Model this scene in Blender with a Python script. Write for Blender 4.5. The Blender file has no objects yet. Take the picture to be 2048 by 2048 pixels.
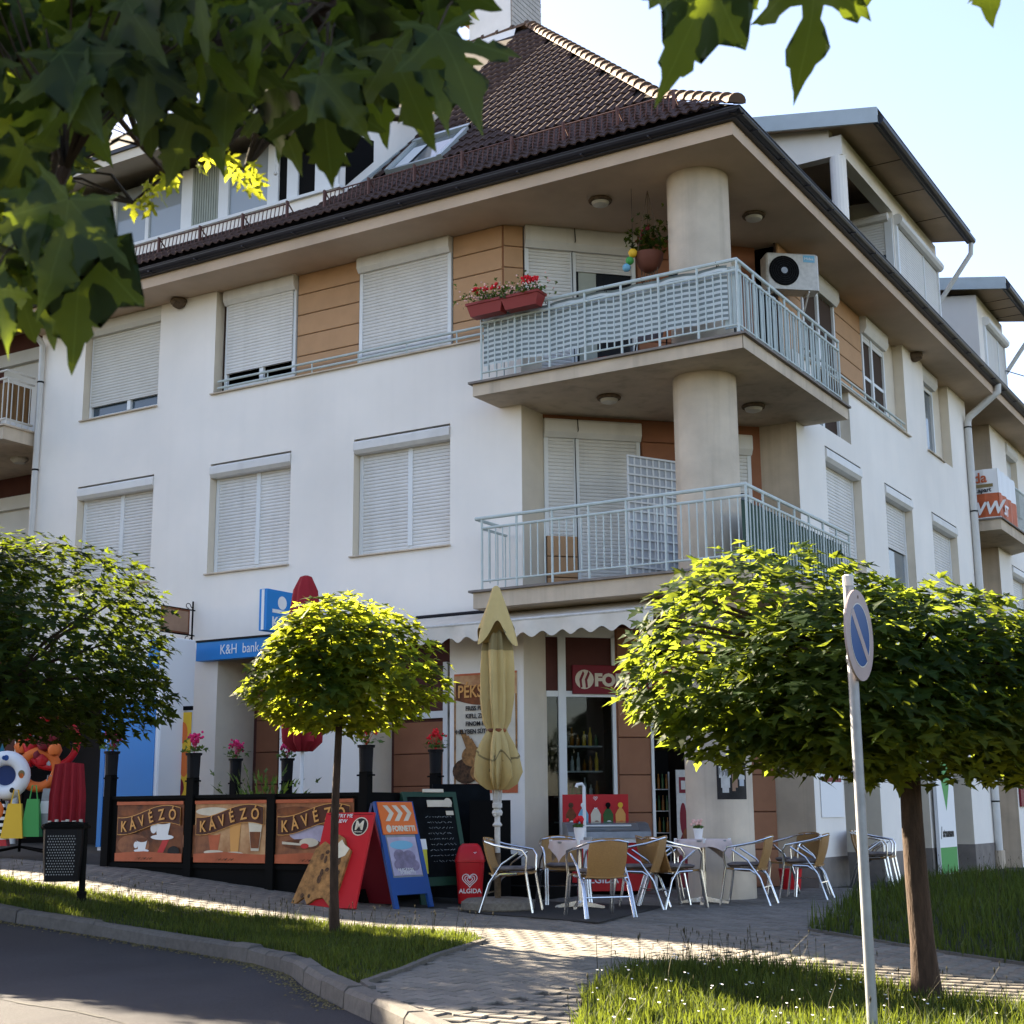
import bpy, bmesh, math, random
import numpy as np
from mathutils import Vector, Matrix
from mathutils.geometry import tessellate_polygon
random.seed(7); rng = np.random.default_rng(11)
sc = bpy.context.scene
COL = sc.collection
R = math.radians

# ------------------------------------------------------------------ camera, sky, sun, exposure
cam = bpy.data.cameras.new('camera'); camo = bpy.data.objects.new('camera', cam); COL.objects.link(camo)
YAW, TILT, ROLL = .544161, .205551, .0075425
fw = Vector((-math.sin(YAW)*math.cos(TILT), math.cos(YAW)*math.cos(TILT), math.sin(TILT)))
rt = Vector((math.cos(YAW), math.sin(YAW), 0)); dn = fw.cross(rt)
r2 = rt*math.cos(ROLL) + dn*math.sin(ROLL); d2 = -rt*math.sin(ROLL) + dn*math.cos(ROLL)
camo.matrix_world = Matrix(((r2.x, -d2.x, -fw.x, 0), (r2.y, -d2.y, -fw.y, 0), (r2.z, -d2.z, -fw.z, 1.05), (0, 0, 0, 1)))
cam.sensor_width = 36; cam.lens = 36*2883.9/2048; cam.clip_start = .05; cam.clip_end = 900
cam.dof.use_dof = True; cam.dof.focus_distance = 16.0; cam.dof.aperture_fstop = 14
sc.camera = camo
SUN = Vector((-.97, .205, .53)).normalized()
EL = math.asin(SUN.z); AZ = math.atan2(SUN.x, SUN.y)
w = bpy.data.worlds.new('World'); sc.world = w; w.use_nodes = True
nt = w.node_tree; bg = nt.nodes['Background']
sk = nt.nodes.new('ShaderNodeTexSky'); sk.sky_type = 'NISHITA'; sk.sun_disc = False
sk.sun_elevation = EL; sk.sun_rotation = AZ; sk.air_density = 1.0; sk.dust_density = .9; sk.ozone_density = 1.2
wb = nt.nodes.new('ShaderNodeMix'); wb.data_type = 'RGBA'; wb.blend_type = 'MULTIPLY'; wb.inputs[0].default_value = 1; wb.inputs[7].default_value = (1, .885, .88, 1)   # hazy morning white balance, whole sky alike
nt.links.new(sk.outputs[0], wb.inputs[6]); nt.links.new(wb.outputs[2], bg.inputs[0]); bg.inputs[1].default_value = .053
sl = bpy.data.lights.new('sun', 'SUN'); sl.energy = 5.0; sl.angle = R(.5); sl.color = (1, .85, .63)
so = bpy.data.objects.new('sun', sl); COL.objects.link(so); so.rotation_euler = (-SUN).to_track_quat('-Z', 'Y').to_euler(); so.location = SUN*60
vs = sc.view_settings; vs.view_transform = 'Standard'; vs.look = 'None'; vs.gamma = 1; vs.use_curve_mapping = False; vs.exposure = 3.2
sc.cycles.max_bounces = 8; sc.cycles.transparent_max_bounces = 16; sc.cycles.caustics_reflective = False; sc.cycles.caustics_refractive = False

# ------------------------------------------------------------------ materials
def lin(h):
    h = h.lstrip('#'); o = []
    for i in (0, 2, 4):
        c = int(h[i:i+2], 16)/255; o.append(c/12.92 if c <= .04045 else ((c+.055)/1.055)**2.4)
    return (*o, 1)
MATS = {}
def mat(name, col, rough=.7, metal=0, nscale=0, namt=.15, bump=0, bscale=80, spec=.3, col2=None, island=0, objrnd=0, nscale2=0, namt2=.2, trans=None, stretch=None, veins=False, streak=0):
    if name in MATS: return MATS[name]
    m = bpy.data.materials.new(name); m.use_nodes = True; MATS[name] = m
    n = m.node_tree; p = n.nodes['Principled BSDF']; L = n.links
    if isinstance(col, str): col = lin(col)
    if isinstance(col2, str): col2 = lin(col2)
    if len(col) == 3: col = (*col, 1)
    p.inputs['Roughness'].default_value = rough; p.inputs['Metallic'].default_value = metal
    p.inputs['Specular IOR Level'].default_value = spec
    p.inputs['Base Color'].default_value = col; m.diffuse_color = col
    cur = None
    tc = n.nodes.new('ShaderNodeTexCoord'); src = tc.outputs['Object']
    if stretch:
        mp = n.nodes.new('ShaderNodeMapping'); mp.inputs['Scale'].default_value = stretch; L.new(src, mp.inputs['Vector']); src = mp.outputs[0]
    def noise(s, det=4):
        t = n.nodes.new('ShaderNodeTexNoise'); t.inputs['Scale'].default_value = s; t.inputs['Detail'].default_value = det; t.inputs['Roughness'].default_value = .6
        L.new(src, t.inputs['Vector']); return t.outputs['Fac']
    def mixc(fac, a, b, mode='MIX'):
        x = n.nodes.new('ShaderNodeMix'); x.data_type = 'RGBA'; x.blend_type = mode
        for v, i in ((fac, 0), (a, 6), (b, 7)):
            if hasattr(v, 'links') or hasattr(v, 'is_linked'): L.new(v, x.inputs[i])
            else: x.inputs[i].default_value = v
        return x.outputs[2]
    def rng_(v, lo, hi, a=.3, b=.7):
        r = n.nodes.new('ShaderNodeMapRange'); L.new(v, r.inputs[0]); r.inputs[1].default_value = a; r.inputs[2].default_value = b; r.inputs[3].default_value = lo; r.inputs[4].default_value = hi; return r.outputs[0]
    cur = col
    if nscale:
        c2 = col2 if col2 else tuple(c*(1-namt*2) for c in col[:3])+(1,)
        cur = mixc(rng_(noise(nscale), 0, 1), col, c2)
    if nscale2:
        f = rng_(noise(nscale2, 2), 1-namt2, 1+namt2)
        cur = mixc(1.0, cur, f, 'MULTIPLY')
    if streak:
        mp2 = n.nodes.new('ShaderNodeMapping'); mp2.inputs['Scale'].default_value = (5, 5, .22); L.new(tc.outputs['Object'], mp2.inputs['Vector'])
        t2 = n.nodes.new('ShaderNodeTexNoise'); t2.inputs['Scale'].default_value = 1.0; t2.inputs['Detail'].default_value = 5; L.new(mp2.outputs[0], t2.inputs['Vector'])
        cur = mixc(1.0, cur, rng_(t2.outputs['Fac'], 1, 1-streak, .5, .72), 'MULTIPLY')
    if island or objrnd:
        if island:
            g = n.nodes.new('ShaderNodeNewGeometry'); v = g.outputs['Random Per Island']; amt = island
        else:
            g = n.nodes.new('ShaderNodeObjectInfo'); v = g.outputs['Random']; amt = objrnd
        f = rng_(v, 1-amt, 1+amt, 0, 1)
        cur = mixc(1.0, cur, f, 'MULTIPLY')
    if veins:
        sx = n.nodes.new('ShaderNodeSeparateXYZ'); L.new(tc.outputs['Object'], sx.inputs[0])
        def mth(op, a, b=None):
            q = n.nodes.new('ShaderNodeMath'); q.operation = op
            for i, v in enumerate((a, b)):
                if v is None: continue
                if isinstance(v, (int, float)): q.inputs[i].default_value = v
                else: L.new(v, q.inputs[i])
            return q.outputs[0]
        ax = mth('ABSOLUTE', sx.outputs[0]); d = None
        for a_ in (0, 57, 105):
            e = mth('ABSOLUTE', mth('SUBTRACT', mth('MULTIPLY', ax, math.cos(R(a_))), mth('MULTIPLY', sx.outputs[1], math.sin(R(a_))))); d = e if d is None else mth('MINIMUM', d, e)
        cur = mixc(rng_(d, .75, 0, .004, .011), cur, (.055, .085, .025, 1))
    if not isinstance(cur, tuple): L.new(cur, p.inputs['Base Color'])
    if bump:
        b = n.nodes.new('ShaderNodeBump'); b.inputs['Strength'].default_value = bump; b.inputs['Distance'].default_value = .01
        L.new(noise(bscale, 3), b.inputs['Height']); L.new(b.outputs[0], p.inputs['Normal'])
    if trans:
        t = n.nodes.new('ShaderNodeBsdfTranslucent'); t.inputs[0].default_value = (*trans[:3], 1)
        mx = n.nodes.new('ShaderNodeMixShader'); mx.inputs[0].default_value = trans[3]
        if island or objrnd:
            L.new(mixc(1.0, (*trans[:3], 1), f, 'MULTIPLY'), t.inputs[0])
        L.new(p.outputs[0], mx.inputs[1]); L.new(t.outputs[0], mx.inputs[2])
        L.new(mx.outputs[0], n.nodes['Material Output'].inputs[0])
    return m
def glass(name, tint, alpha):
    if name in MATS: return MATS[name]
    m = bpy.data.materials.new(name); m.use_nodes = True; MATS[name] = m
    n = m.node_tree; p = n.nodes['Principled BSDF']; L = n.links
    p.inputs['Base Color'].default_value = tint; p.inputs['Roughness'].default_value = .04; p.inputs['Specular IOR Level'].default_value = .6
    if alpha < 1:
        t = n.nodes.new('ShaderNodeBsdfTransparent'); t.inputs[0].default_value = (.75, .8, .8, 1)
        mx = n.nodes.new('ShaderNodeMixShader'); fr = n.nodes.new('ShaderNodeFresnel'); fr.inputs[0].default_value = 1.33
        g = n.nodes.new('ShaderNodeBsdfGlossy'); g.inputs[1].default_value = .03
        L.new(fr.outputs[0], mx.inputs[0]); L.new(t.outputs[0], mx.inputs[1]); L.new(g.outputs[0], mx.inputs[2])
        L.new(mx.outputs[0], n.nodes['Material Output'].inputs[0])
    return m
def M(k): return MATS[k]
mat('plaster', (.87, .81, .735), .9, nscale=1.1, col2=(.81, .765, .70, 1), bump=.5, bscale=110, nscale2=.35, namt2=.07, streak=.02)
mat('cream', (.70, .62, .50), .9, nscale=2.5, namt=.05, bump=.3, bscale=120)
mat('render_beige', (.62, .51, .385), .92, nscale=1.6, namt=.12, bump=.4, bscale=90, nscale2=.6, namt2=.1, streak=.22)
mat('pillar_grey', (.66, .56, .44), .92, nscale=1.3, namt=.14, bump=.5, bscale=110, nscale2=.5, namt2=.12, streak=.2)
mat('soffit', (.58, .44, .32), .92, nscale=1.2, namt=.1, bump=.3, bscale=100)
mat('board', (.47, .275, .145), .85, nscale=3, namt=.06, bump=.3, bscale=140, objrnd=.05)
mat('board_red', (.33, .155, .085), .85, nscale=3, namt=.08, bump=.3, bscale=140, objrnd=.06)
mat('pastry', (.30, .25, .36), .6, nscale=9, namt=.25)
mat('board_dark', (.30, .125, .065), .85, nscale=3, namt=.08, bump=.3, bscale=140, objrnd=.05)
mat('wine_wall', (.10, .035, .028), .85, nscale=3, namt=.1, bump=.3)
mat('groove', (.05, .03, .02), .9)
mat('plinth', (.24, .21, .185), .92, nscale=4, namt=.15, bump=.5, bscale=90)
mat('pvc', (.72, .73, .72), .4, nscale=3, namt=.03)
mat('shutter', (.72, .70, .665), .5, nscale=2, namt=.05, objrnd=.06, streak=.08)
mat('shutter_grey', (.62, .60, .55), .5, nscale=2, namt=.05)
mat('rail', (.50, .56, .54), .45, nscale=6, namt=.08)
mat('rail_cream', (.55, .52, .46), .5)
mat('metal_dark', (.009, .009, .011), .6, spec=.15, nscale=6, namt=.1)
mat('gutter', (.022, .022, .03), .4, nscale=3, namt=.15)
mat('pipe', (.62, .61, .58), .5, nscale=3, namt=.06)
mat('zinc', (.42, .46, .46), .45, .3, nscale=3, namt=.06)
mat('tile', (.066, .038, .031), .85, nscale=14, namt=.15, bump=.25, bscale=90, objrnd=.14)
mat('tile_field', (.066, .038, .031), .85, nscale=14, namt=.15, bump=.25, bscale=90, island=.14)
mat('ridge', (.135, .085, .058), .8, nscale=9, namt=.15, bump=.25, bscale=70, objrnd=.1)
mat('roof_under', (.03, .022, .02), .9)
mat('snow_guard', (.10, .045, .035), .6)
mat('chimney_white', (.80, .79, .77), .9, nscale=3, namt=.04, bump=.2)
mat('brick', (.52, .47, .42), .9, nscale=9, namt=.08, bump=.3, objrnd=.07)
mat('mortar', (.17, .14, .12), .95)
glass('glass_dark', (.018, .022, .028, 1), 1)
glass('glass_blue', (.05, .075, .10, 1), 1)
glass('glass_grey', (.16, .175, .18, 1), 1)
glass('glass_pale', (.27, .30, .32, 1), 1)
glass('glass_clear', (.9, .9, .9, 1), .2)
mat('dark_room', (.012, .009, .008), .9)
mat('interior', (.06, .04, .03), .9, nscale=2)
mat('curtain', (.42, .44, .38), .9, nscale=3, namt=.1)
mat('asphalt', (.038, .037, .043), .95, nscale=60, namt=.22, bump=.6, bscale=260, nscale2=1.2, namt2=.14)
mat('paver', (.185, .168, .147), .92, nscale=30, namt=.12, bump=.35, bscale=190, objrnd=.15)
mat('paver_field', (.185, .168, .147), .92, nscale=30, namt=.12, bump=.35, bscale=190, island=.15)
mat('joint_sand', (.05, .046, .039), .98, nscale=40, namt=.2)
mat('kerb', (.115, .105, .095), .92, nscale=18, namt=.16, bump=.5, bscale=110, objrnd=.10)
mat('soil', (.024, .028, .012), .98, nscale=9, namt=.25)
mat('seam', (.02, .02, .02), .95)
mat('bark_brown', (.06, .036, .023), .95, nscale=22, namt=.3, bump=.9, bscale=60, stretch=(1, 1, .25))
mat('twig', (.04, .028, .018), .9)
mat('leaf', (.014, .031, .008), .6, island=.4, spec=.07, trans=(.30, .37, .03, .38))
mat('leaf_sunlit', (.02, .042, .010), .6, island=.35, spec=.07, trans=(.50, .55, .04, .5))  # copy of leaf with sunlight put into the colour, for the thin maple
mat('leaf_shaded', (.008, .019, .005), .6, island=.4, spec=.06, trans=(.26, .34, .02, .24))  # copy of leaf with shade put into the colour
mat('leaf_near', (.018, .036, .009), .5, objrnd=.25, nscale=5, namt=.12, spec=.2, trans=(.26, .34, .02, .28), veins=True)
mat('leaf_young', (.06, .10, .01), .5, objrnd=.2, spec=.2, trans=(.45, .48, .03, .5))
mat('grass', (.024, .042, .009), .6, island=.45, spec=.15, trans=(.20, .25, .025, .28))
mat('weed', (.05, .042, .018), .8, island=.3)
mat('grass_dry', (.17, .14, .06), .7, island=.4, spec=.2, trans=(.30, .26, .10, .3))
mat('alu', (.72, .72, .73), .22, 1)
mat('rattan', (.42, .235, .085), .6, nscale=120, namt=.18, bump=.6, bscale=240, objrnd=.06)
mat('cushion', (.22, .19, .185), .9, nscale=6, namt=.3)
mat('cloth_pink', (.62, .50, .46), .9, nscale=7, namt=.06)
mat('cloth_white', (.72, .72, .72), .9, nscale=9, namt=.05)
mat('white', (.78, .78, .78), .55)
mat('white_grubby', (.60, .58, .54), .5, nscale=14, namt=.12)
mat('rust', (.16, .11, .07), .8, nscale=20, namt=.3)
mat('concrete', (.24, .21, .175), .95, nscale=25, namt=.2, bump=.6, bscale=120)
mat('red', (.50, .012, .018), .4)
mat('red_cloth', (.30, .016, .024), .85, nscale=6, namt=.1)
mat('dark_red', (.18, .01, .02), .6)
mat('blue', (.008, .20, .55), .45)
mat('blue_dark', (.012, .065, .26), .5)
mat('navy', (.01, .03, .12), .5)
mat('green_dark', (.012, .05, .03), .6)
mat('black', (.005, .005, .005), .8, spec=.08)
mat('black_board', (.007, .009, .011), .85, spec=.08, nscale=5, namt=.3)
mat('chalk', (.30, .32, .33), .9)
mat('orange', (.72, .16, .03), .6)
mat('orange_dull', (.55, .13, .05), .6, nscale=4, namt=.15)
mat('coffee_brown', (.035, .010, .006), .6, nscale=4.5, col2=(.26, .075, .018, 1))
mat('ribbon_brown', (.085, .020, .008), .6, nscale=3, namt=.2)
mat('coffee_mid', (.09, .03, .018), .6, nscale=4, col2=(.40, .15, .06, 1))
mat('cream_print', (.66, .40, .20), .6, nscale=3.5, col2=(.34, .14, .05, 1))
mat('gold', (.68, .33, .09), .55)
mat('parchment', (.74, .66, .52), .7, nscale=3, namt=.12)
mat('bread', (.46, .22, .07), .7, nscale=14, namt=.35)
mat('bread_dark', (.13, .06, .025), .7, nscale=24, namt=.45)
mat('ink', (.012, .01, .01), .7)
mat('khaki', (.52, .385, .16), .9, nscale=5, namt=.06, bump=.2, bscale=220)
mat('khaki_dark', (.25, .19, .085), .9, nscale=5, namt=.06)
mat('canvas', (.66, .60, .51), .9, nscale=3, namt=.08)
mat('terracotta_red', (.24, .03, .025), .55)
mat('terracotta', (.14, .045, .025), .7)
mat('flower_red', (.60, .012, .02), .7)
mat('flower_pink', (.62, .02, .14), .7, island=.3)
mat('flower_pale', (.70, .42, .36), .7, island=.2)
mat('leaf_small', (.05, .10, .02), .6, island=.4, trans=(.2, .3, .03, .3))
mat('galv', (.28, .29, .30), .5, .55, nscale=9, namt=.12)
mat('sign_rim', (.40, .31, .29), .6, nscale=4, namt=.08)
mat('sign_blue', (.008, .055, .19), .5)
mat('stripe_white', (.62, .66, .66), .9)
mat('stripe_grey', (.20, .235, .235), .9)
mat('yellow', (.75, .45, .03), .6)
mat('green', (.06, .30, .07), .6)
mat('teal', (.02, .22, .32), .5)
mat('grey_panel', (.46, .49, .53), .6, nscale=3, namt=.05)
mat('wood_sign', (.36, .22, .14), .8, nscale=6, namt=.1)
mat('reed', (.24, .13, .05), .9, nscale=30, namt=.3, stretch=(1, 1, .05))
mat('beer', (.62, .55, .03), .5)
mat('lilac', (.50, .45, .60), .6, nscale=5, namt=.15)
mat('sky_print', (.18, .42, .58), .6)
mat('rubber', (.035, .033, .032), .95, nscale=60, namt=.2, bump=.5)
mat('bottle_green', (.02, .10, .03), .2)
mat('bottle_amber', (.28, .10, .01), .2)
mat('lamp_glass', (.55, .52, .46), .4)
mat('grey_fan', (.02, .02, .02), .5)
mat('print_dark', (.03, .025, .025), .6, nscale=4, namt=.4)
mat('purple', (.10, .03, .22), .6)
# ------------------------------------------------------------------ mesh helpers
def link(o): COL.objects.link(o); return o
def props(o, label=None, cat=None, group=None, kind=None):
    if label: o['label'] = label
    if cat: o['category'] = cat
    if group: o['group'] = group
    if kind: o['kind'] = kind
    return o
def thing(name, label, cat, loc=(0, 0, 0), rotz=0, group=None):
    o = bpy.data.objects.new(name, None); link(o); o.empty_display_size = .2
    o.location = loc; o.rotation_euler = (0, 0, rotz)
    return props(o, label, cat, group)
def piece(name, me, parent, loc=(0, 0, 0), rot=None):
    o = bpy.data.objects.new(name, me); link(o); o.parent = parent; o.location = loc
    if rot is not None: o.rotation_euler = rot
    return o
def dup(root, loc, rotz, label=None, scale=None):
    def rec(o, par):
        c = o.copy(); COL.objects.link(c); c.parent = par
        for ch in list(o.children): rec(ch, c)
        return c
    c = rec(root, None); c.location = loc; c.rotation_euler = (0, 0, rotz)
    if label: c['label'] = label
    return c
class MB:
    def __init__(s, T=None): s.v = []; s.f = []; s.mi = []; s.T = T; s.m = 0
    def add(s, pts, faces, m=None):
        b = len(s.v); m = s.m if m is None else m
        s.v += [tuple(s.T(p)) if s.T else tuple(p) for p in pts]
        s.f += [[i+b for i in f] for f in faces]; s.mi += [m]*len(faces); return s
    def box(s, a, b, m=None):
        x0, y0, z0 = a; x1, y1, z1 = b
        return s.add([(x0,y0,z0),(x1,y0,z0),(x1,y1,z0),(x0,y1,z0),(x0,y0,z1),(x1,y0,z1),(x1,y1,z1),(x0,y1,z1)],
              [(0,3,2,1),(4,5,6,7),(0,1,5,4),(1,2,6,5),(2,3,7,6),(3,0,4,7)], m)
    def cbox(s, a, b, c=.01, m=None):      # box with chamfered vertical and top edges
        x0, y0, z0 = a; x1, y1, z1 = b
        def ring(x0, y0, x1, y1, k, z): return [(x0+k,y0,z),(x1-k,y0,z),(x1,y0+k,z),(x1,y1-k,z),(x1-k,y1,z),(x0+k,y1,z),(x0,y1-k,z),(x0,y0+k,z)]
        rs = [ring(x0,y0,x1,y1,c,z0), ring(x0,y0,x1,y1,c,z1-c), ring(x0+c,y0+c,x1-c,y1-c,c*.6,z1)]
        return s.loft(rs, m=m)
    def loft(s, rings, m=None, closed=True, cap=True):
        n = len(rings[0]); pts = [p for r in rings for p in r]; fs = []
        for k in range(len(rings)-1):
            for i in range(n if closed else n-1):
                j = (i+1) % n; fs.append((k*n+i, k*n+j, (k+1)*n+j, (k+1)*n+i))
        if cap and closed: fs.append(tuple(range(n))[::-1]); fs.append(tuple((len(rings)-1)*n+i for i in range(n)))
        return s.add(pts, fs, m)
    def quad(s, a, b, c, d, m=None): return s.add([a, b, c, d], [(0, 1, 2, 3)], m)
    def ngon(s, pts, m=None): return s.add(pts, [tuple(range(len(pts)))], m)
    def prism(s, pts, vec, m=None):
        v = Vector(vec); return s.loft([pts, [tuple(Vector(p)+v) for p in pts]], m)
    def tube(s, pts, r, n=8, m=None, cap=True):
        pts = [Vector(p) for p in pts]; rs = r if isinstance(r, (list, tuple)) else [r]*len(pts)
        rings = []; up = None
        for i, p in enumerate(pts):
            t = ((pts[min(i+1, len(pts)-1)]-pts[max(i-1, 0)])).normalized()
            if up is None: up = t.orthogonal().normalized()
            else:
                up = (up - t*up.dot(t)); up = up.normalized() if up.length > 1e-5 else t.orthogonal().normalized()
            q = t.cross(up)
            rings.append([tuple(p+(up*math.cos(2*math.pi*k/n)+q*math.sin(2*math.pi*k/n))*rs[i]) for k in range(n)])
        return s.loft(rings, m, True, cap)
    def lathe(s, prof, c=(0, 0, 0), n=24, m=None, sx=1, sy=1):
        rings = [[(c[0]+sx*r*math.cos(2*math.pi*k/n), c[1]+sy*r*math.sin(2*math.pi*k/n), c[2]+z) for k in range(n)] for r, z in prof]
        return s.loft(rings, m)
    def ball(s, c, r, n=12, m=None, sz=1):
        k = max(4, n//2); return s.lathe([(max(r*math.sin(math.pi*i/k), r*.02), -r*sz*math.cos(math.pi*i/k)) for i in range(k+1)], c, n, m)
    def build(s, name, mats, parent=None, smooth=False, origin=None, kind=None):
        me = bpy.data.meshes.new(name); o = Vector(origin) if origin is not None else None
        me.from_pydata([tuple(Vector(p)-o) for p in s.v] if o is not None else s.v, [], s.f)
        if not isinstance(mats, (list, tuple)): mats = [mats]
        for m in mats: me.materials.append(M(m))
        if len(mats) > 1: me.polygons.foreach_set('material_index', s.mi)
        if smooth: me.polygons.foreach_set('use_smooth', [True]*len(me.polygons))
        if len(me.polygons) < 6000:
            bm = bmesh.new(); bm.from_mesh(me); bmesh.ops.recalc_face_normals(bm, faces=bm.faces); bm.to_mesh(me); bm.free()
        if smooth:
            try: me.set_sharp_from_angle(angle=R(42))
            except Exception: pass
        ob = bpy.data.objects.new(name, me); link(ob)
        if parent: ob.parent = parent
        if kind: ob['kind'] = kind
        return ob
def mesh_np(name, V, F, m, parent=None, kind=None, smooth=False):
    V = np.asarray(V, np.float32); F = np.asarray(F, np.int32); me = bpy.data.meshes.new(name); k = F.shape[1]
    me.vertices.add(len(V)); me.vertices.foreach_set('co', V.ravel())
    me.loops.add(F.size); me.loops.foreach_set('vertex_index', F.ravel())
    me.polygons.add(len(F)); me.polygons.foreach_set('loop_start', np.arange(0, F.size, k, dtype=np.int32))
    if smooth: me.polygons.foreach_set('use_smooth', np.ones(len(F), bool))
    me.update(calc_edges=True); me.validate(); me.materials.append(M(m))
    o = bpy.data.objects.new(name, me); link(o)
    if parent: o.parent = parent
    if kind: o['kind'] = kind
    return o
FONTC = {}
def text(body, size, loc, rot, m, parent, sx=1, ext=.002, align='LEFT', shear=0, name='lettering', bold=0):
    c = bpy.data.curves.new(name, 'FONT'); c.body = body; c.size = size; c.extrude = ext; c.align_x = align; c.shear = shear; c.offset = bold
    c.resolution_u = 3; c.materials.append(M(m))
    q = bpy.data.objects.new(name, c); me = bpy.data.meshes.new_from_object(q); me.name = name; bpy.data.objects.remove(q)
    if not me.materials: me.materials.append(M(m))
    o = bpy.data.objects.new(name, me); link(o); o.parent = parent; o.location = loc; o.rotation_euler = rot; o.scale = (sx, 1, 1); return o
FRONT = (math.pi/2, 0, 0)
# wall frames: u along the wall, w outward, z up
def FR(o, U, N):
    o, U, N = Vector(o), Vector(U).normalized(), Vector(N).normalized()
    f = lambda p: o+U*p[0]+N*p[1]+Vector((0, 0, p[2]))
    f.rz = math.atan2(N.x, -N.y); return f
FL = FR((0, 16.8, 0), (1, 0, 0), (0, -1, 0)); FRt = FR((-7.05, 0, 0), (0, 1, 0), (1, 0, 0)); FD = FR((-10, 17.4, 0), (1, 1, 0), (1, -1, 0))
def facade(mb, u0, u1, z0, z1, holes, depth, m=0, mrev=1, w=0):
    us = sorted({u0, u1, *[h[0] for h in holes], *[h[1] for h in holes]}); zs = sorted({z0, z1, *[h[2] for h in holes], *[h[3] for h in holes]})
    us = [u for u in us if u0 <= u <= u1]; zs = [z for z in zs if z0 <= z <= z1]
    inh = lambda u, z: any(h[0] < u < h[1] and h[2] < z < h[3] for h in holes)
    for a, b in zip(us, us[1:]):
        for c, d in zip(zs, zs[1:]):
            if not inh((a+b)/2, (c+d)/2): mb.quad((a, w, c), (b, w, c), (b, w, d), (a, w, d), m)
    for h in holes:
        dp = h[4] if len(h) > 4 else depth; a, b, c, d = max(h[0], u0), min(h[1], u1), max(h[2], z0), min(h[3], z1); e = 1e-4
        if not inh(a-e, (c+d)/2) and a > u0: mb.quad((a, w, c), (a, w-dp, c), (a, w-dp, d), (a, w, d), mrev)
        if not inh(b+e, (c+d)/2) and b < u1: mb.quad((b, w, c), (b, w-dp, c), (b, w-dp, d), (b, w, d), mrev)
        mb.quad((a, w, c), (b, w, c), (b, w-dp, c), (a, w-dp, c), mrev); mb.quad((a, w, d), (b, w, d), (b, w-dp, d), (a, w-dp, d), mrev)
# terrain: the street climbs towards -x
KX = [-120, -60, -20, -16, -13.6, -11.3, -9.7, -8.6, -7, -5.3, -4.1, -2.66, 0, 5, 60, 200]
KZ = [2.5, 1.5, .62, .50, .40, .18, .05, 0, 0, -.06, -.13, -.24, -.40, -.62, -2, -4]
def gz(x, y):
    z = float(np.interp(x, KX, KZ)); b = min(max((y-13.5)/3, 0), 1)
    if x > -8: z = z*(1-b)+(-.0125*max(y-20, 0))*b
    return z
def gz_np(x, y):
    z = np.interp(x, KX, KZ); b = np.clip((y-13.5)/3, 0, 1); z2 = z*(1-b)+(-.0125*np.maximum(y-20, 0))*b
    return np.where(x > -8, z2, z)
def inside(px, py, poly):
    x, y = np.asarray(px), np.asarray(py); c = np.zeros(x.shape, bool); n = len(poly)
    for i in range(n):
        x0, y0 = poly[i]; x1, y1 = poly[(i+1) % n]
        if y0 == y1: continue
        t = ((y0 > y) != (y1 > y)) & (x < (x1-x0)*(y-y0)/(y1-y0)+x0); c ^= t
    return c
# ------------------------------------------------------------------ the corner apartment building
BO = Vector((-10, 17.4, 0))
bld = thing('apartment_building', 'white three storey corner apartment house with brown tiled roof and corner balconies', 'building', BO)
def bp(mb, name, mats, parent=None, **k): return mb.build(name, mats, parent or bld, origin=BO, **k)
ZS, SF = 9.53, 9.52          # wall top, soffit
LW = [(-18.87, -17.08, 4.80, 6.575), (-15.83, -14.16, 4.80, 6.575), (-12.94, -11.20, 4.80, 6.575)]
RW = [(21.0, 22.75, 4.80, 6.575), (24.05, 25.68, 4.80, 6.575), (26.99, 28.80, 4.80, 6.575)]
mb = MB(FL)
Lh = LW + [(-18.87, -17.08, 7.765, ZS), (-15.83, -10.0, 7.77, ZS, .2), (-15.53, -14.25, .5, 3.6, .9), (-12.68, -11.20, .5, 3.62, .7), (-20.0, -17.3, .5, 3.0, .8)]
facade(mb, -20.0, -10.0, -.4, ZS, Lh, .23)
mb.quad((-10.0, 0, -.1), (-10.0, -.62, -.1), (-10.0, -.62, 6.7), (-10.0, 0, 6.7), 1)       # return into the loggia
mb.quad((-10.0, 0, 6.7), (-10.0, -.62, 6.7), (-10.0, -.62, 7.77), (-10.0, 0, 7.77), 1)
mb.quad((-20.0, 0, 3.0), (-20.0, -2.0, 3.0), (-20.0, -2.0, ZS), (-20.0, 0, ZS), 0)
wl_ = bp(mb, 'wall', ['plaster', 'cream'])
mb = MB(FRt)
Rh = RW + [(19.77, 25.70, 7.79, ZS, .2), (20.75, 22.33, 6.87, 7.79, .2), (27.04, 28.86, 7.80, ZS), (21.05, 22.79, -.1, 2.75, .75), (23.85, 25.55, -.2, 2.75, .75), (26.65, 28.49, -.2, 2.75, .75)]
facade(mb, 19.77, 30.25, -.4, ZS, Rh, .2)
mb.quad((19.77, 0, -.1), (19.77, -.6, -.1), (19.77, -.6, 7.79), (19.77, 0, 7.79), 2)
mb.quad((30.25, 0, -.4), (30.25, -1.6, -.4), (30.25, -1.6, ZS), (30.25, 0, ZS), 2)
bp(mb, 'wall', ['plaster', 'cream', 'render_beige'])
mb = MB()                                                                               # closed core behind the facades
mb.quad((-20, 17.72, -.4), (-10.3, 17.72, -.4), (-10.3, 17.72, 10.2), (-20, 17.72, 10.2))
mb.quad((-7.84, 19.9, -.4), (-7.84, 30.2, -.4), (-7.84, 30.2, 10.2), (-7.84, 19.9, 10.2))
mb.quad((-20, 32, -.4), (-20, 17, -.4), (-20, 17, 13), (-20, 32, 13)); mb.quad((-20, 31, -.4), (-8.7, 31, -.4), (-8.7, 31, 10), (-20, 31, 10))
bp(mb, 'core_wall', 'dark_room')
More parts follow.
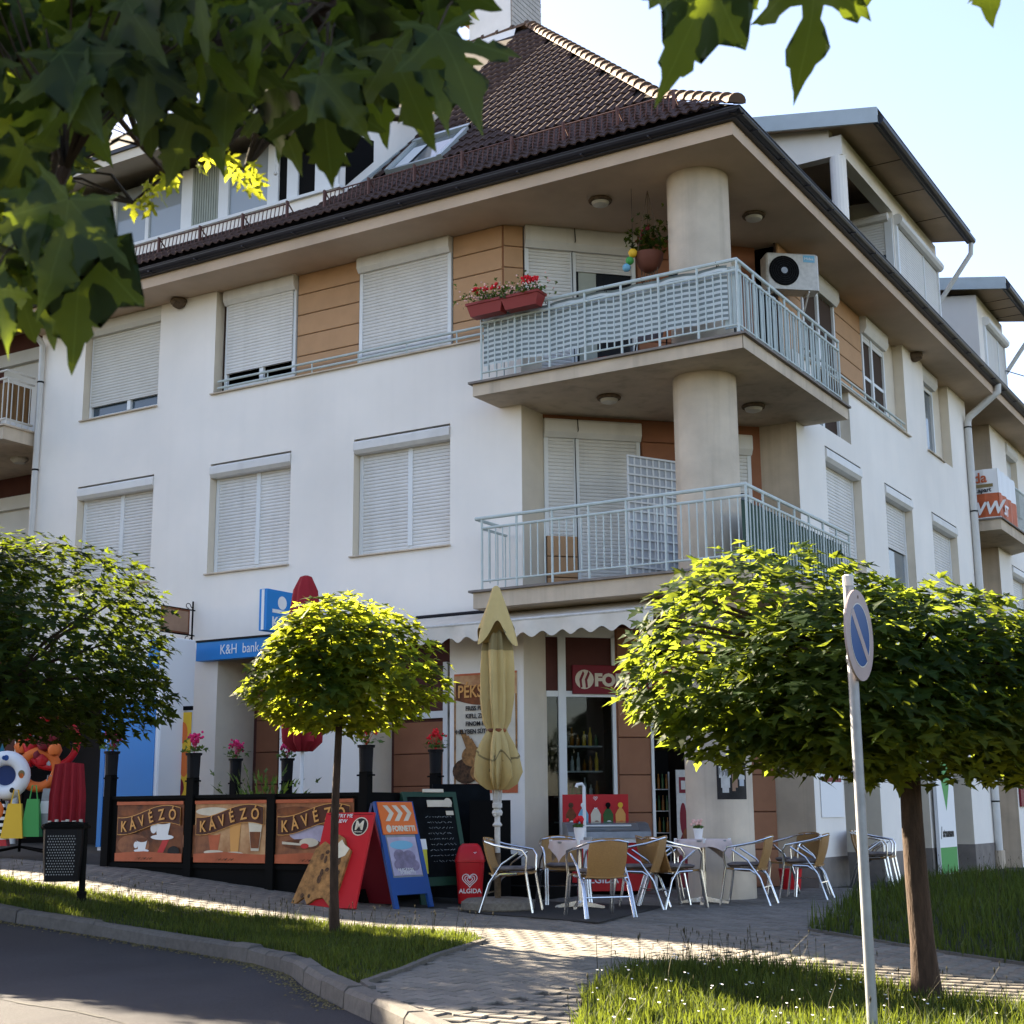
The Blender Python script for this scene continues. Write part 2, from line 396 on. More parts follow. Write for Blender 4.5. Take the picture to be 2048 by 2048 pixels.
# diagonal loggia wall, one strip per storey (glass fronts stand in it)
mb = MB(FD)
facade(mb, -.02, 3.4, -.1, 3.72, [(.0, .98, 0, 3.6, .5), (1.52, 2.18, 0, 3.6, .6)], .12, 0, 1)
bp(mb, 'shop_wall', ['wine_wall', 'dark_room'])
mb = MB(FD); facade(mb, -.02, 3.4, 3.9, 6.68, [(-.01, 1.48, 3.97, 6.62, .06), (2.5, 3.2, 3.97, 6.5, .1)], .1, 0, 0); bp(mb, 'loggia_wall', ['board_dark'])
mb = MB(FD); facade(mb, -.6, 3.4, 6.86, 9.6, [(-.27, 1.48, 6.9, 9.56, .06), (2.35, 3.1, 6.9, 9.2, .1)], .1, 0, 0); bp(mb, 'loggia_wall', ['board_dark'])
def ceil_lamp(x, y, z):
    o = MB().lathe([(.15, 0), (.17, -.02), (.16, -.045), (.13, -.05)], (x, y, z), 20).build('ceiling_lamp', 'rust', bld, origin=BO)
    MB().lathe([(.128, -.045), (.11, -.085), (.06, -.105), (.01, -.11)], (x, y, z), 20).build('lamp_shade', 'lamp_glass', o, True, BO)
for p in ((-8.76, 16.95, SF), (-7.12, 18.6, SF), (-8.77, 17.1, 6.67), (-7.25, 18.6, 6.67)): ceil_lamp(*p)
# round corner pillar
mb = MB(); mb.lathe([(.418, -.15), (.418, 3.72)], (-7.335, 17.085, 0), 48); mb.lathe([(.418, 3.9), (.418, 6.67)], (-7.335, 17.085, 0), 48); mb.lathe([(.418, 6.87), (.418, 9.52)], (-7.335, 17.085, 0), 48)
bp(mb, 'pillar', 'pillar_grey', smooth=True)
# balconies
def cyl(a, b, r, n=8): return MB().tube([a, b], r, n)
def balcony(zt, zb, greenish):
    x0, x1, y0, y1 = -10.36, -6.37, 16.1, 20.1
    mb = MB(); pl = [(x0, y0), (x1, y0), (x1, y1), (-7.06, y1), (-7.06, 20.0), (-7.66, 19.75), (-10.02, 17.39), (-10.02, 16.79), (x0, 16.79)]
    mb.prism([(a, b, zb) for a, b in pl], (0, 0, zt-zb-.03))
    b = bp(mb, 'balcony', 'render_beige')
    pl2 = [(x0-.05, y0-.05), (x1+.05, y0-.05), (x1+.05, y1+.02), (-7.05, y1+.02), (-7.05, 20.0), (-7.66, 19.76), (-10.02, 17.4), (-10.02, 16.795), (x0-.05, 16.795)]
    bp(MB().prism([(a, b_, zt-.03) for a, b_ in pl2], (0, 0, .03)), 'slab_edge_tile', 'plinth', b)
    bp(MB().prism([(x1-.012, y0-.003, zb), (x1-.004, y0-.003, zb), (x1-.004, y0-.003, zt-.03), (x1-.012, y0-.003, zt-.03)], (0, .002, 0)), 'joint', 'groove', b)
    xa, ya, xb, yb = x0+.13, y0+.02, x1-.06, y1-.1
    ht, hm, hb = zt+.98, zt+.84, zt+.12
    for z, r in ((ht, .026), (hm, .02), (hb, .014)):
        e = 16.75 if z != hb else ya
        bp(MB().tube([(xa-.1 if z == ht else xa, e, z), (xa-.1 if z == ht else xa, ya, z), (xb, ya, z), (xb, yb, z)], r, 8), 'handrail', 'rail', b)
    me1 = cyl((0, 0, hb), (0, 0, hm), .010, 6).build('baluster', 'rail', b); me = me1.data; bpy.data.objects.remove(me1)
    mp1 = cyl((0, 0, zt), (0, 0, ht), .017, 8).build('post', 'rail', b); mp = mp1.data; bpy.data.objects.remove(mp1)
    n = 35
    for i in range(n+1):
        x = xa+(xb-xa)*i/n
        piece('post' if i % 5 == 0 else 'baluster', mp if i % 5 == 0 else me, b, Vector((x, ya, 0))-BO)
        y = ya+(yb-ya)*i/n
        if i: piece('post' if i % 5 == 0 else 'baluster', mp if i % 5 == 0 else me, b, Vector((xb, y, 0))-BO)
    for y in (ya+.2, ya+.4, ya+.6): piece('baluster', me, b, Vector((xa, y, 0))-BO)
    return b
bal2 = balcony(6.87, 6.67, 0); bal1 = balcony(3.965, 3.72, 1)
# soffit, fascia and gutter
mb = MB(); X0 = -20.05
mb.ngon([(X0, 16.11, SF), (-6.42, 16.11, SF), (-6.42, 30.3, SF), (-7.3, 30.3, SF), (-7.3, 19.9, SF), (-7.8, 19.9, SF), (-10.3, 17.3, SF), (X0, 17.3, SF)])
mb.box((X0, 16.08, SF), (-6.39, 16.11, 9.70)); mb.box((-6.42, 16.111, SF), (-6.39, 46, 9.70))
mb.ngon([(-6.42, 30.301, SF), (-6.42, 46, SF), (-9.2, 46, SF), (-9.2, 30.301, SF)])
bp(mb, 'soffit', 'soffit')
gp = [(math.cos(a)*.085, math.sin(a)*.085) for a in np.linspace(math.pi, 2*math.pi, 9)]
mb = MB()
def gut(mb, a, b, out, z):
    a, b, out = Vector(a), Vector(b), Vector(out)
    ring = lambda p, s: [tuple(p+out*(c*s)+Vector((0, 0, z+d*s))) for c, d in gp]
    mb.loft([ring(a, 1), ring(b, 1)], None, False, False); mb.loft([ring(a, .88), ring(b, .88)], None, False, False)
    mb.tube([a+out*.085+Vector((0, 0, z)), b+out*.085+Vector((0, 0, z))], .011, 6)
gut(mb, (X0, 15.99, 0), (-6.22, 15.99, 0), (0, -1, 0), 9.80); gut(mb, (-6.30, 15.91, 0), (-6.30, 46, 0), (1, 0, 0), 9.80)
mb.box((X0, 16.0, 9.70), (-6.31, 16.09, 9.84)); mb.box((-6.40, 16.09, 9.70), (-6.31, 46, 9.84))
for x in np.arange(-19.5, -6.5, 1.0): mb.box((x-.012, 15.895, 9.705), (x+.012, 16.0, 9.72))
for y in np.arange(16.5, 40, 1.0): mb.box((-6.31, y-.012, 9.705), (-6.205, y+.012, 9.72))
bp(mb, 'gutter', 'gutter')
# roof: shallow foot, steeper above, hip over the corner
EY, EZ, BY, BZ, RY, RZ = 16.0, 9.86, 18.02, 11.39, 23.36, 16.88
HX = lambda y: -6.27-(y-16.0)         # hip in plan
mb = MB()
mb.quad((-20, EY, EZ), (HX(EY), EY, EZ), (HX(BY), BY, BZ), (-20, BY, BZ)); mb.quad((-20, BY, BZ), (HX(BY), BY, BZ), (HX(RY), RY, RZ), (-20, RY, RZ))
e0, e1 = HX(EY), HX(BY)
mb.quad((e0, EY, EZ), (e0, 46, EZ), (e1, 46, BZ), (e1, BY, BZ)); mb.quad((e1, BY, BZ), (e1, 46, BZ), (HX(RY), 46, RZ), (HX(RY), RY, RZ))
mb.quad((-20, RY, RZ), (HX(RY), RY, RZ), (HX(RY), 31, 10), (-20, 31, 10)); mb.quad((HX(RY), RY, RZ), (HX(RY), 46, RZ), (-20, 46, 10), (-20, 31, 10))
mb.ngon([(-20, EY, EZ), (-20, BY, BZ), (-20, RY, RZ), (-20, 31, 10), (-20, 31, 9)])
roof = bp(mb, 'roof', 'roof_under')
TW, TL = .30, .345
def tile_mesh():
    us = np.linspace(0, 1, 13); prof = [.012+.036*abs(math.sin(2*math.pi*u))**.8*(1 if (u*2) % 1 < .62 else .35) for u in us]
    V = []; F = []
    for r, (l, dz) in enumerate(((0, .03), (TL+.04, 0))):
        for u, h in zip(us, prof): V.append((u*(TW-.006), l, h+dz))
    for u, h in zip(us, prof): V.append((u*(TW-.006), 0, h+.008))
    n = 13
    for i in range(n-1): F += [(i, i+1, n+i+1, n+i), (2*n+i, 2*n+i+1, i+1, i)]
    return V, F
tV, tF = tile_mesh(); tme = bpy.data.meshes.new('roof_tile'); tme.from_pydata(tV, [], tF); tme.materials.append(M('tile'))
tV = np.array(tV)
DORM = lambda x, y: (-19.7 < x+.15 < -13.6 and y > 16.75) or (-13.3 < x+.15 < -12.12 and 17.9 < y < 18.9)
spots = []
def tiles_plane(y0, z0, y1, z1, xl, hip=True):
    s = math.hypot(y1-y0, z1-z0); th = math.atan2(z1-z0, y1-y0); n = int(s/TL)
    for r in range(n):
        y = y0+(y1-y0)*r*TL/s; z = z0+(z1-z0)*r*TL/s; x = xl
        while x+TW*.6 < HX(y+.2):
            if not DORM(x, y+.15): spots.append((x, y, z+.012, th))
            x += TW
tiles_plane(EY-.05, EZ, BY, BZ, -20); tiles_plane(BY, BZ, RY-.2, RZ-.2, -20)
key = lambda p: (p[0]**2+p[1]**2+p[2]**2)
spots.sort(key=key)
vis = [p for p in spots if -12.6 < p[0]]; rest = [p for p in spots if not -12.6 < p[0]]
single, rest = vis[:300], vis[300:]+rest
for x, y, z, th in single:
    piece('roof_tile', tme, roof, Vector((x, y, z))-BO, (th, 0, random.gauss(0, .006)))
def joined(spots, name, parent, m, origin):
    Vs = []; Fs = []
    tF4 = np.array(tF)
    for k, (x, y, z, th) in enumerate(spots):
        c, s = math.cos(th), math.sin(th); q = tV.copy(); yy = q[:, 1]*c-q[:, 2]*s; zz = q[:, 1]*s+q[:, 2]*c
        Vs.append(np.stack([q[:, 0]+x, yy+y, zz+z], 1)-np.array(origin)); Fs.append(tF4+k*len(tV))
    return mesh_np(name, np.concatenate(Vs), np.concatenate(Fs), m, parent, 'stuff')
joined(rest, 'roof_tile_field', roof, 'tile_field', BO)
# ridge tiles up the hip
def ridge_mesh(L=.36, r=.105):
    mb = MB(); A = np.linspace(-.15, math.pi+.15, 9)
    ring = lambda t, s, dz=0: [(t, s*math.cos(a), s*math.sin(a)*.9+dz) for a in A]
    mb.loft([ring(0, r*1.16, .012), ring(.05, r*1.16, .012), ring(.06, r*1.02), ring(L+.03, r*.94, -.01)], None, False, False)
    mb.ngon(ring(0, r*1.16, .012)); o = mb.build('ridge_tile', 'ridge', bld); me = o.data; bpy.data.objects.remove(o); return me
rme = ridge_mesh()
def hip_run(a, b):
    a, b = Vector(a), Vector(b); d = b-a; n = int(d.length/.345); q = d.to_track_quat('X', 'Z').to_euler()
    for i in range(n): piece('ridge_tile', rme, roof, a+d*(i+.0)/n-BO, q)
hip_run((HX(EY)-.02, EY+.02, EZ+.05), (HX(BY), BY, BZ+.05)); hip_run((HX(BY), BY, BZ+.05), (HX(RY), RY, RZ+.05))
hip_run((HX(RY), RY, RZ+.04), (-20, RY, RZ+.04))
# snow guard railing along the eave
def snow_guard(x0, x1, y, z, n):
    mb = MB()
    for dz in (.08, .36): mb.tube([(x0, y+dz*.15, z+dz), (x1, y+dz*.15, z+dz)], .012, 5)
    for x in np.arange(x0, x1+.01, .085): mb.tube([(x, y+.012, z+.08), (x, y+.054, z+.36)], .008, 4, cap=False)
    for x in np.linspace(x0, x1, n): mb.box((x-.014, y-.02, z-.03), (x+.014, y+.03, z+.38)); mb.tube([(x, y+.02, z+.35), (x, y+.28, z+.15)], .012, 5)
    return bp(mb, 'snow_guard', 'snow_guard', roof)
snow_guard(-19.6, -14.05, 16.42, 10.17, 7); snow_guard(-13.3, -7.35, 16.42, 10.17, 8)
# chimney with bricks
mb = MB(); mb.box((-15.05, 23.28, 15.2), (-14.03, 24.5, 20.0)); mb.prism([(-15.3, 23.0, 16.2), (-13.9, 23.0, 16.2), (-13.9, 23.28, 16.95), (-15.3, 23.28, 16.95)], (0, .01, 0))
chim = bp(mb, 'chimney', 'chimney_white')
bp(MB().box((-14.03, 23.285, 15.2), (-14.02, 24.495, 20.0)), 'mortar', 'mortar', chim)
bp(MB().box((-15.16, 23.15, 17.35), (-15.04, 23.6, 17.55)), 'cap', 'ridge', chim)
b1 = MB().box((-.015, -.118, -.048), (.015, .118, .048)).build('brick', 'brick', chim); bme = b1.data; bpy.data.objects.remove(b1)
b2 = MB().box((-.015, -.055, -.048), (.015, .055, .048)).build('brick', 'brick', chim); bme2 = b2.data; bpy.data.objects.remove(b2)
for r in range(33):
    z = 16.3+r*.111; odd = r % 2
    if odd: piece('brick', bme2, chim, Vector((-14.015, 23.285+.06, z))-BO)
    for k in range(5 if not odd else 4):
        piece('brick', bme, chim, Vector((-14.015, 23.285+.122+k*.245+(.125 if odd else 0), z))-BO)
    if odd: piece('brick', bme2, chim, Vector((-14.015, 24.44, z))-BO)
# ------------------------------------------------------------------ windows
def slats(mb, u0, u1, z0, z1, w, m, h=.052):
    n = max(1, int((z1-z0)/h)); h = (z1-z0)/n
    pts = []; fs = []
    for i in range(n):
        z = z0+i*h
        for dz, dw in ((0, -.012), (.12, 0), (.5, .005), (.88, 0), (1, -.012)): pts += [(u0, w+dw, z+dz*h), (u1, w+dw, z+dz*h)]
    for i in range(len(pts)//2-1): fs.append((2*i, 2*i+1, 2*i+3, 2*i+2))
    mb.add(pts, fs, m)
def window(T, u0, u1, z0, z1, w=-.165, cols=(), drop=1.0, box=.19, boxout=.03, proud=.0, glassm='glass_dark', sill=True, bars=None, shm='shutter', cord=False, split_box=False, drops=None, lshift=0, one=False):
    a, b = u0+.01+lshift, u1-.01; f = .06; top = z1-.035
    cuts = [a, *cols, b]; mb = MB(T)
    mb.box((a, w-.05, z0+.02), (a+f, w+.02, top)); mb.box((b-f, w-.05, z0+.02), (b, w+.02, top))
    mb.box((a+f, w-.05, z0+.02), (b-f, w+.0, z0+.02+f)); mb.box((a+f, w-.05, top-.05), (b-f, w+.0, top))
    for c in cols: mb.box((c-.04, w-.05, z0+.02+f), (c+.04, w+.022, top-.05))
    if bars:
        for z in bars: mb.box((a+f, w-.05, z-.03), (b-f, w+.0, z+.03))
    fr = bp(mb, 'window', 'pvc')
    for i in range(len(cuts)-1):
        x0 = cuts[i]+(f if i == 0 else .04); x1 = cuts[i+1]-(f if i == len(cuts)-2 else .04)
        bp(MB(T).box((x0, w-.04, z0+.08), (x1, w-.03, top-.05)), 'pane', glassm, fr)
        d = drops[i] if drops else drop
        if one:
            if i: continue
            x1 = cuts[-1]-f
        if d > 0:
            zb = (top-box)-(top-box-z0-.03)*d; mb = MB(T); slats(mb, x0-.01, x1+.01, zb, top-box+.01, w+(.035 if one else .004), 0)
            mb.box((x0-.01, w-.012, zb-.02), (x1+.01, w+(.04 if one else .008), zb)); bp(mb, 'shutter', shm, fr)
    if box:
        segs = [(a, b)] if not split_box else [(a, cols[0]), (cols[0], b)]
        for s0, s1 in segs:
            h = box; mb = MB(T); o = boxout
            pr = [(w-.06, top), (o-.02, top), (o, top-.03), (o, top-h*.72), (o-.05, top-h), (w-.06, top-h)]
            mb.loft([[(s0-.005, q[0], q[1]) for q in pr], [(s1+.005, q[0], q[1]) for q in pr]])
            bp(mb, 'shutter_box', shm, fr)
    if cord: bp(MB(T).tube([(cols[0], boxout+.004, top), (cols[0]+.01, boxout+.012, top-box*.6), (cols[0]-.02, w+.03, top-box*1.05), (cols[0], w+.03, z0+.4)], .006, 5), 'cable', 'black', fr)
    if sill: bp(MB(T).prism([(u0-.04 if sill is True else u0, w, z0), (u0-.04, .045, z0-.012), (u0-.04, .045, z0-.032), (u0-.04, w, z0-.032)], (u1-u0+.05, 0, 0)), 'sill', 'render_beige', fr)
    return fr
mid = lambda h, s=.5: h[0]+(h[1]-h[0])*s
window(FL, *LW[0], cols=(-17.93,), lshift=0); window(FL, *LW[1], cols=(-14.93,), lshift=0); window(FL, *LW[2], cols=(-12.0,), lshift=0)
window(FL, -18.87, -17.08, 7.765, 9.56, cols=(-17.9,), drop=.84, one=True, box=.25, boxout=.0, glassm='glass_blue', shm='shutter_grey', lshift=0)
# recessed band with orange boards on the left front
FLr = FR((0, 17.0, 0), (1, 0, 0), (0, -1, 0))
window(FLr, -15.75, -14.25, 7.80, 9.56, w=.03, cols=(-14.95,), drop=.80, one=True, box=.25, boxout=.14, glassm='glass_blue', sill=False)
window(FLr, -13.0, -11.28, 7.80, 9.56, w=.03, drop=1.0, box=.25, boxout=.14, sill=False)
bp(MB(FLr).box((-15.83, -.03, 7.5), (-10.45, -.0, 9.55)), 'band_wall', 'groove')
def boards(T, u0, u1, z0, z1, w, m='board', h=.335):
    n = max(1, round((z1-z0)/h)); h = (z1-z0)/n
    for i in range(n):
        mb = MB(T); a, b = z0+i*h+.012, z0+(i+1)*h-.0
        mb.loft([[(u0, w, a), (u1, w, a), (u1, w, b), (u0, w, b)], [(u0, w+.022, a), (u1, w+.022, a), (u1, w+.022, b), (u0, w+.022, b)], [(u0+.004, w+.03, a+.008), (u1-.004, w+.03, a+.008), (u1-.004, w+.03, b-.008), (u0+.004, w+.03, b-.008)]])
        bp(mb, 'cladding_board', m)
boards(FLr, -14.235, -13.01, 7.80, 9.515, .002); boards(FLr, -11.265, -10.41, 7.80, 9.515, .002)
boards(FD, -.565, -.28, 6.88, 9.515, .002)
window(FD, -.26, 1.47, 6.9, 9.56, w=.0, cols=(.49,), drops=(1, .12), box=.34, boxout=.12, glassm='glass_dark', sill=False, cord=True, split_box=True)
bp(MB(FD).box((.58, -.026, 7.2), (.85, -.02, 8.9)), 'curtain', 'curtain')
window(FD, 2.35, 3.12, 6.9, 9.3, w=.0, drop=.3, box=.3, boxout=.12, sill=False)
bp(MB(FL).prism([(-15.87, -.19, 7.77), (-15.87, .05, 7.755), (-15.87, .05, 7.735), (-15.87, -.19, 7.735)], (5.47, 0, 0)), 'ledge', 'render_beige')
mb = MB(FL)
for z in (7.84, 7.95): mb.tube([(-15.75, -.02, z), (-10.3, -.02, z)], .021, 8)
for u in np.arange(-15.6, -10.3, .9): mb.tube([(u, -.02, 7.76), (u, -.02, 7.95)], .012, 6)
bp(mb, 'ledge_rail', 'rail')
# first floor loggia
window(FD, .0, 1.47, 3.97, 6.63, w=.0, cols=(.49,), drop=1, box=.27, boxout=.10, sill=False, cord=True, split_box=True)
mbx = MB(FD); mbx.box((.02, .015, 3.98), (.48, .03, 4.88)); bp(mbx, 'parapet_panel', 'groove'); boards(FD, .03, .47, 3.98, 4.88, .032, h=.3)
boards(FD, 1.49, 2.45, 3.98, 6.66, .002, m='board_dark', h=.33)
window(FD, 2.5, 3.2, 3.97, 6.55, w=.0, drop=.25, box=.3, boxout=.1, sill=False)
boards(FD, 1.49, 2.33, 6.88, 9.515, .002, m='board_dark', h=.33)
# right front
window(FRt, *RW[0], w=-.16, drop=1, sill=True); window(FRt, *RW[1], w=-.16, drop=.52, glassm='glass_grey'); window(FRt, *RW[2], w=-.16, drop=1)
FRr = FR((-7.25, 0, 0), (0, 1, 0), (1, 0, 0))
bp(MB(FRr).box((19.77, -.03, 6.87), (25.7, 0, 9.55)), 'band_wall', 'groove')
boards(FRr, 19.8, 20.72, 6.9, 9.515, .002); boards(FRr, 22.36, 23.72, 7.82, 9.515, .002)
window(FRr, 20.76, 22.33, 6.9, 9.56, w=.02, cols=(21.5,), drop=0, box=.28, boxout=.14, glassm='glass_grey', sill=False, bars=(7.9,))
window(FRr, 23.75, 25.05, 7.82, 9.56, w=.02, cols=(24.3,), drop=.08, box=.30, boxout=.14, glassm='glass_grey', sill=False, bars=(8.45,))
bp(MB(FRt).box((25.05, -.2, 7.79), (25.69, -.19, 9.52)), 'reveal', 'cream')
window(FRt, 27.04, 28.2, 7.80, 9.56, w=-.16, cols=(27.5,), drop=.05, box=.28, boxout=-.02, glassm='glass_grey')
bp(MB(FRt).box((28.2, -.19, 7.8), (28.85, -.18, 9.52)), 'reveal', 'cream')
bp(MB(FRt).prism([(20.2, -.19, 7.79), (20.2, .05, 7.775), (20.2, .05, 7.755), (20.2, -.19, 7.755)], (5.6, 0, 0)), 'ledge', 'render_beige')
mb = MB(FRt)
for z in (7.86, 7.97): mb.tube([(20.3, -.02, z), (25.6, -.02, z)], .021, 8)
for u in np.arange(20.5, 25.6, .7): mb.tube([(u, -.02, 7.78), (u, -.02, 7.97)], .012, 6)
bp(mb, 'ledge_rail', 'rail')
# mud nests under the eave
for T, u in ((FL, -16.62), (FRt, 26.35)):
    mb = MB(T); mb.lathe([(.03, -.14), (.10, -.10), (.15, -.02), (.13, .02)], (u, .06, 9.49), 10); mb.tube([(u-.02, .15, 9.43), (u-.02, .19, 9.43)], .05, 8); bp(mb, 'bird_nest', 'rust', smooth=True)
# plinth along the right front
for a, b in ((19.76, 21.06), (22.78, 23.86), (25.54, 26.66), (28.48, 30.26)):
    mb = MB(FRt); mb.box((a-.008, -.75, -.4), (b, .012, .40)); bp(mb, 'plinth', 'plinth')
# doors at the back of the ground-floor openings on the right front
for a, b in ((21.05, 22.79), (23.85, 25.55), (26.65, 28.49)):
    mb = MB(FRt); mb.box((a, -.74, -.2), (b, -.7, 2.75)); d = bp(mb, 'door', 'interior'); bp(MB(FRt).box((a+.12, -.70, .2), (b-.12, -.69, 2.6)), 'pane', 'glass_dark', d)
# downpipes with brackets
def pipe(pts, rings, r=.055):
    o = bp(MB().tube(pts, r, 12), 'downpipe', 'pipe', smooth=True)
    for p in rings: bp(MB().lathe([(r+.006, -.015), (r+.006, .015)], p, 12), 'bracket', 'metal_dark', o)
pipe([(-19.9, 16.73, -.4), (-19.9, 16.73, 9.28), (-19.9, 16.66, 9.36), (-19.9, 16.1, 9.6), (-19.9, 16.02, 9.75)], [(-19.9, 16.73, z) for z in (5.2, 7.0, 8.6)])
pipe([(-6.97, 30.05, -.1), (-6.97, 30.05, 9.0), (-6.93, 30.05, 9.12), (-6.42, 30.05, 9.5), (-6.31, 30.05, 9.58), (-6.3, 30.05, 9.74)], [(-6.97, 30.05, z) for z in (1.2, 3.6, 5.3, 7.1, 8.9)], .075)
bp(MB().lathe([(.11, -.1), (.11, .25)], (-6.97, 30.05, 0), 12), 'pipe_shoe', 'render_beige')
# ------------------------------------------------------------------ dormers (parts of the building)
mb = MB(); Y = 17.1
mb.box((-19.6, Y, 10.3), (-13.56, Y+.12, 10.90)); mb.quad((-13.56, Y+.7, 10.9), (-13.56, Y, 10.6), (-13.56, 19.6, 12.9), (-13.56, 19.6, 13.2), 0)
mb.add([(-13.55, Y, 10.5), (-13.55, 19.9, 13.1), (-13.55, 19.9, 13.25), (-13.55, Y, 12.1)], [(0, 1, 2, 3)])
mb.quad((-19.6, Y, 10.3), (-19.6, 19.9, 13), (-19.6, 19.9, 13.3), (-19.6, Y, 12.1))
dorm = bp(mb, 'dormer', 'plaster')
bp(MB().box((-19.62, Y-.06, 10.90), (-13.5, Y+.1, 10.95)), 'sill', 'pvc', dorm)
mb = MB(); cols = [(-19.5, -18.68, 'grey_panel'), (-18.60, -17.0, 'glass_pale'), (-16.75, -16.14, 'curtain'), (-15.92, -15.05, 'glass_pale'), (-14.82, -14.63, 'black'), (-14.40, -14.04, 'black')]
xs = [-19.6]; 
for a, b, g in cols: mb.box((xs[-1], Y-.02, 10.95), (a, Y+.06, 12.05)); xs.append(b)
mb.box((xs[-1], Y-.02, 10.95), (-13.56, Y+.06, 12.05)); mb.box((-17.86, Y-.015, 10.97), (-17.78, Y+.05, 12.0))
bp(mb, 'window_frame', 'pvc', dorm)
for a, b, g in cols: bp(MB().box((a, Y+.02, 10.95), (b, Y+.03, 12.05)), 'pane', g, dorm)
mb = MB()
for x in np.arange(-16.74, -16.15, .055): mb.tube([(x, Y+.012, 10.95), (x, Y+.012, 12.05)], .02, 5)
bp(mb, 'curtain', 'curtain', dorm)
bp(MB().ngon([(-13.545, 17.25, 11.0), (-13.545, 18.0, 11.72), (-13.545, 18.0, 12.1), (-13.545, 17.25, 11.95)]), 'pane', 'black', dorm)
mb = MB(); mb.prism([(-19.9, 16.2, 12.03), (-19.9, 19.9, 13.22), (-19.9, 19.9, 13.36), (-19.9, 16.2, 12.22)], (5.25, 0, 0))
mb.prism([(-14.65, 16.45, 12.11), (-14.65, 19.9, 13.22), (-14.65, 19.9, 13.36), (-14.65, 16.45, 12.29)], (1.2, 0, 0)); bp(mb, 'dormer_roof', 'cream', dorm)
bp(MB().box((-19.9, 16.16, 12.2), (-14.6, 16.2, 12.27)), 'gutter', 'gutter', dorm)
bp(MB().prism([(-13.54, 17.1, 10.72), (-13.54, 19.4, 12.86), (-13.54, 19.4, 12.80), (-13.54, 17.1, 10.66)], (.03, 0, 0)), 'flashing', 'zinc', dorm)
# hanging wind chime in front of the dormer glass
mb = MB(); mb.tube([(-14.55, 16.7, 12.15), (-14.55, 16.7, 11.3)], .008, 5); mb.ball((-14.55, 16.7, 11.25), .035, 8)
for k in range(5): a = 2*math.pi*k/5; mb.ball((-14.55+.06*math.cos(a), 16.7, 11.95+.06*math.sin(a)), .02, 6)
bp(mb, 'wind_chime', 'white_grubby', dorm)
# roof window
th = math.atan2(RZ-BZ, RY-BY); c, s = math.cos(th), math.sin(th)
TK = lambda p: Vector((p[0], BY+p[1]*c-p[2]*s, BZ+p[1]*s+p[2]*c))
mb = MB(TK); u0, u1, v0, v1 = -13.28, -12.14, .0, 1.25
mb.box((u0, v0, -.05), (u0+.09, v1, .13)); mb.box((u1-.09, v0, -.05), (u1, v1, .13)); mb.box((u0+.09, v0, -.05), (u1-.09, v0+.07, .11)); mb.box((u0, v1-.1, -.05), (u1, v1, .15))
rw = bp(mb, 'roof_window', 'zinc'); bp(MB(TK).box((u0+.09, v0+.07, .06), (u1-.09, v1-.1, .08)), 'pane', 'glass_grey', rw)
bp(MB(TK).box((u0+.42, v0+.07, .085), (u0+.46, v1-.1, .095)), 'bar', 'metal_dark', rw)
bp(MB(TK).box((u0+.12, v0+.1, .082), (u0+.40, v1-.3, .086)), 'blind', 'pvc', rw)
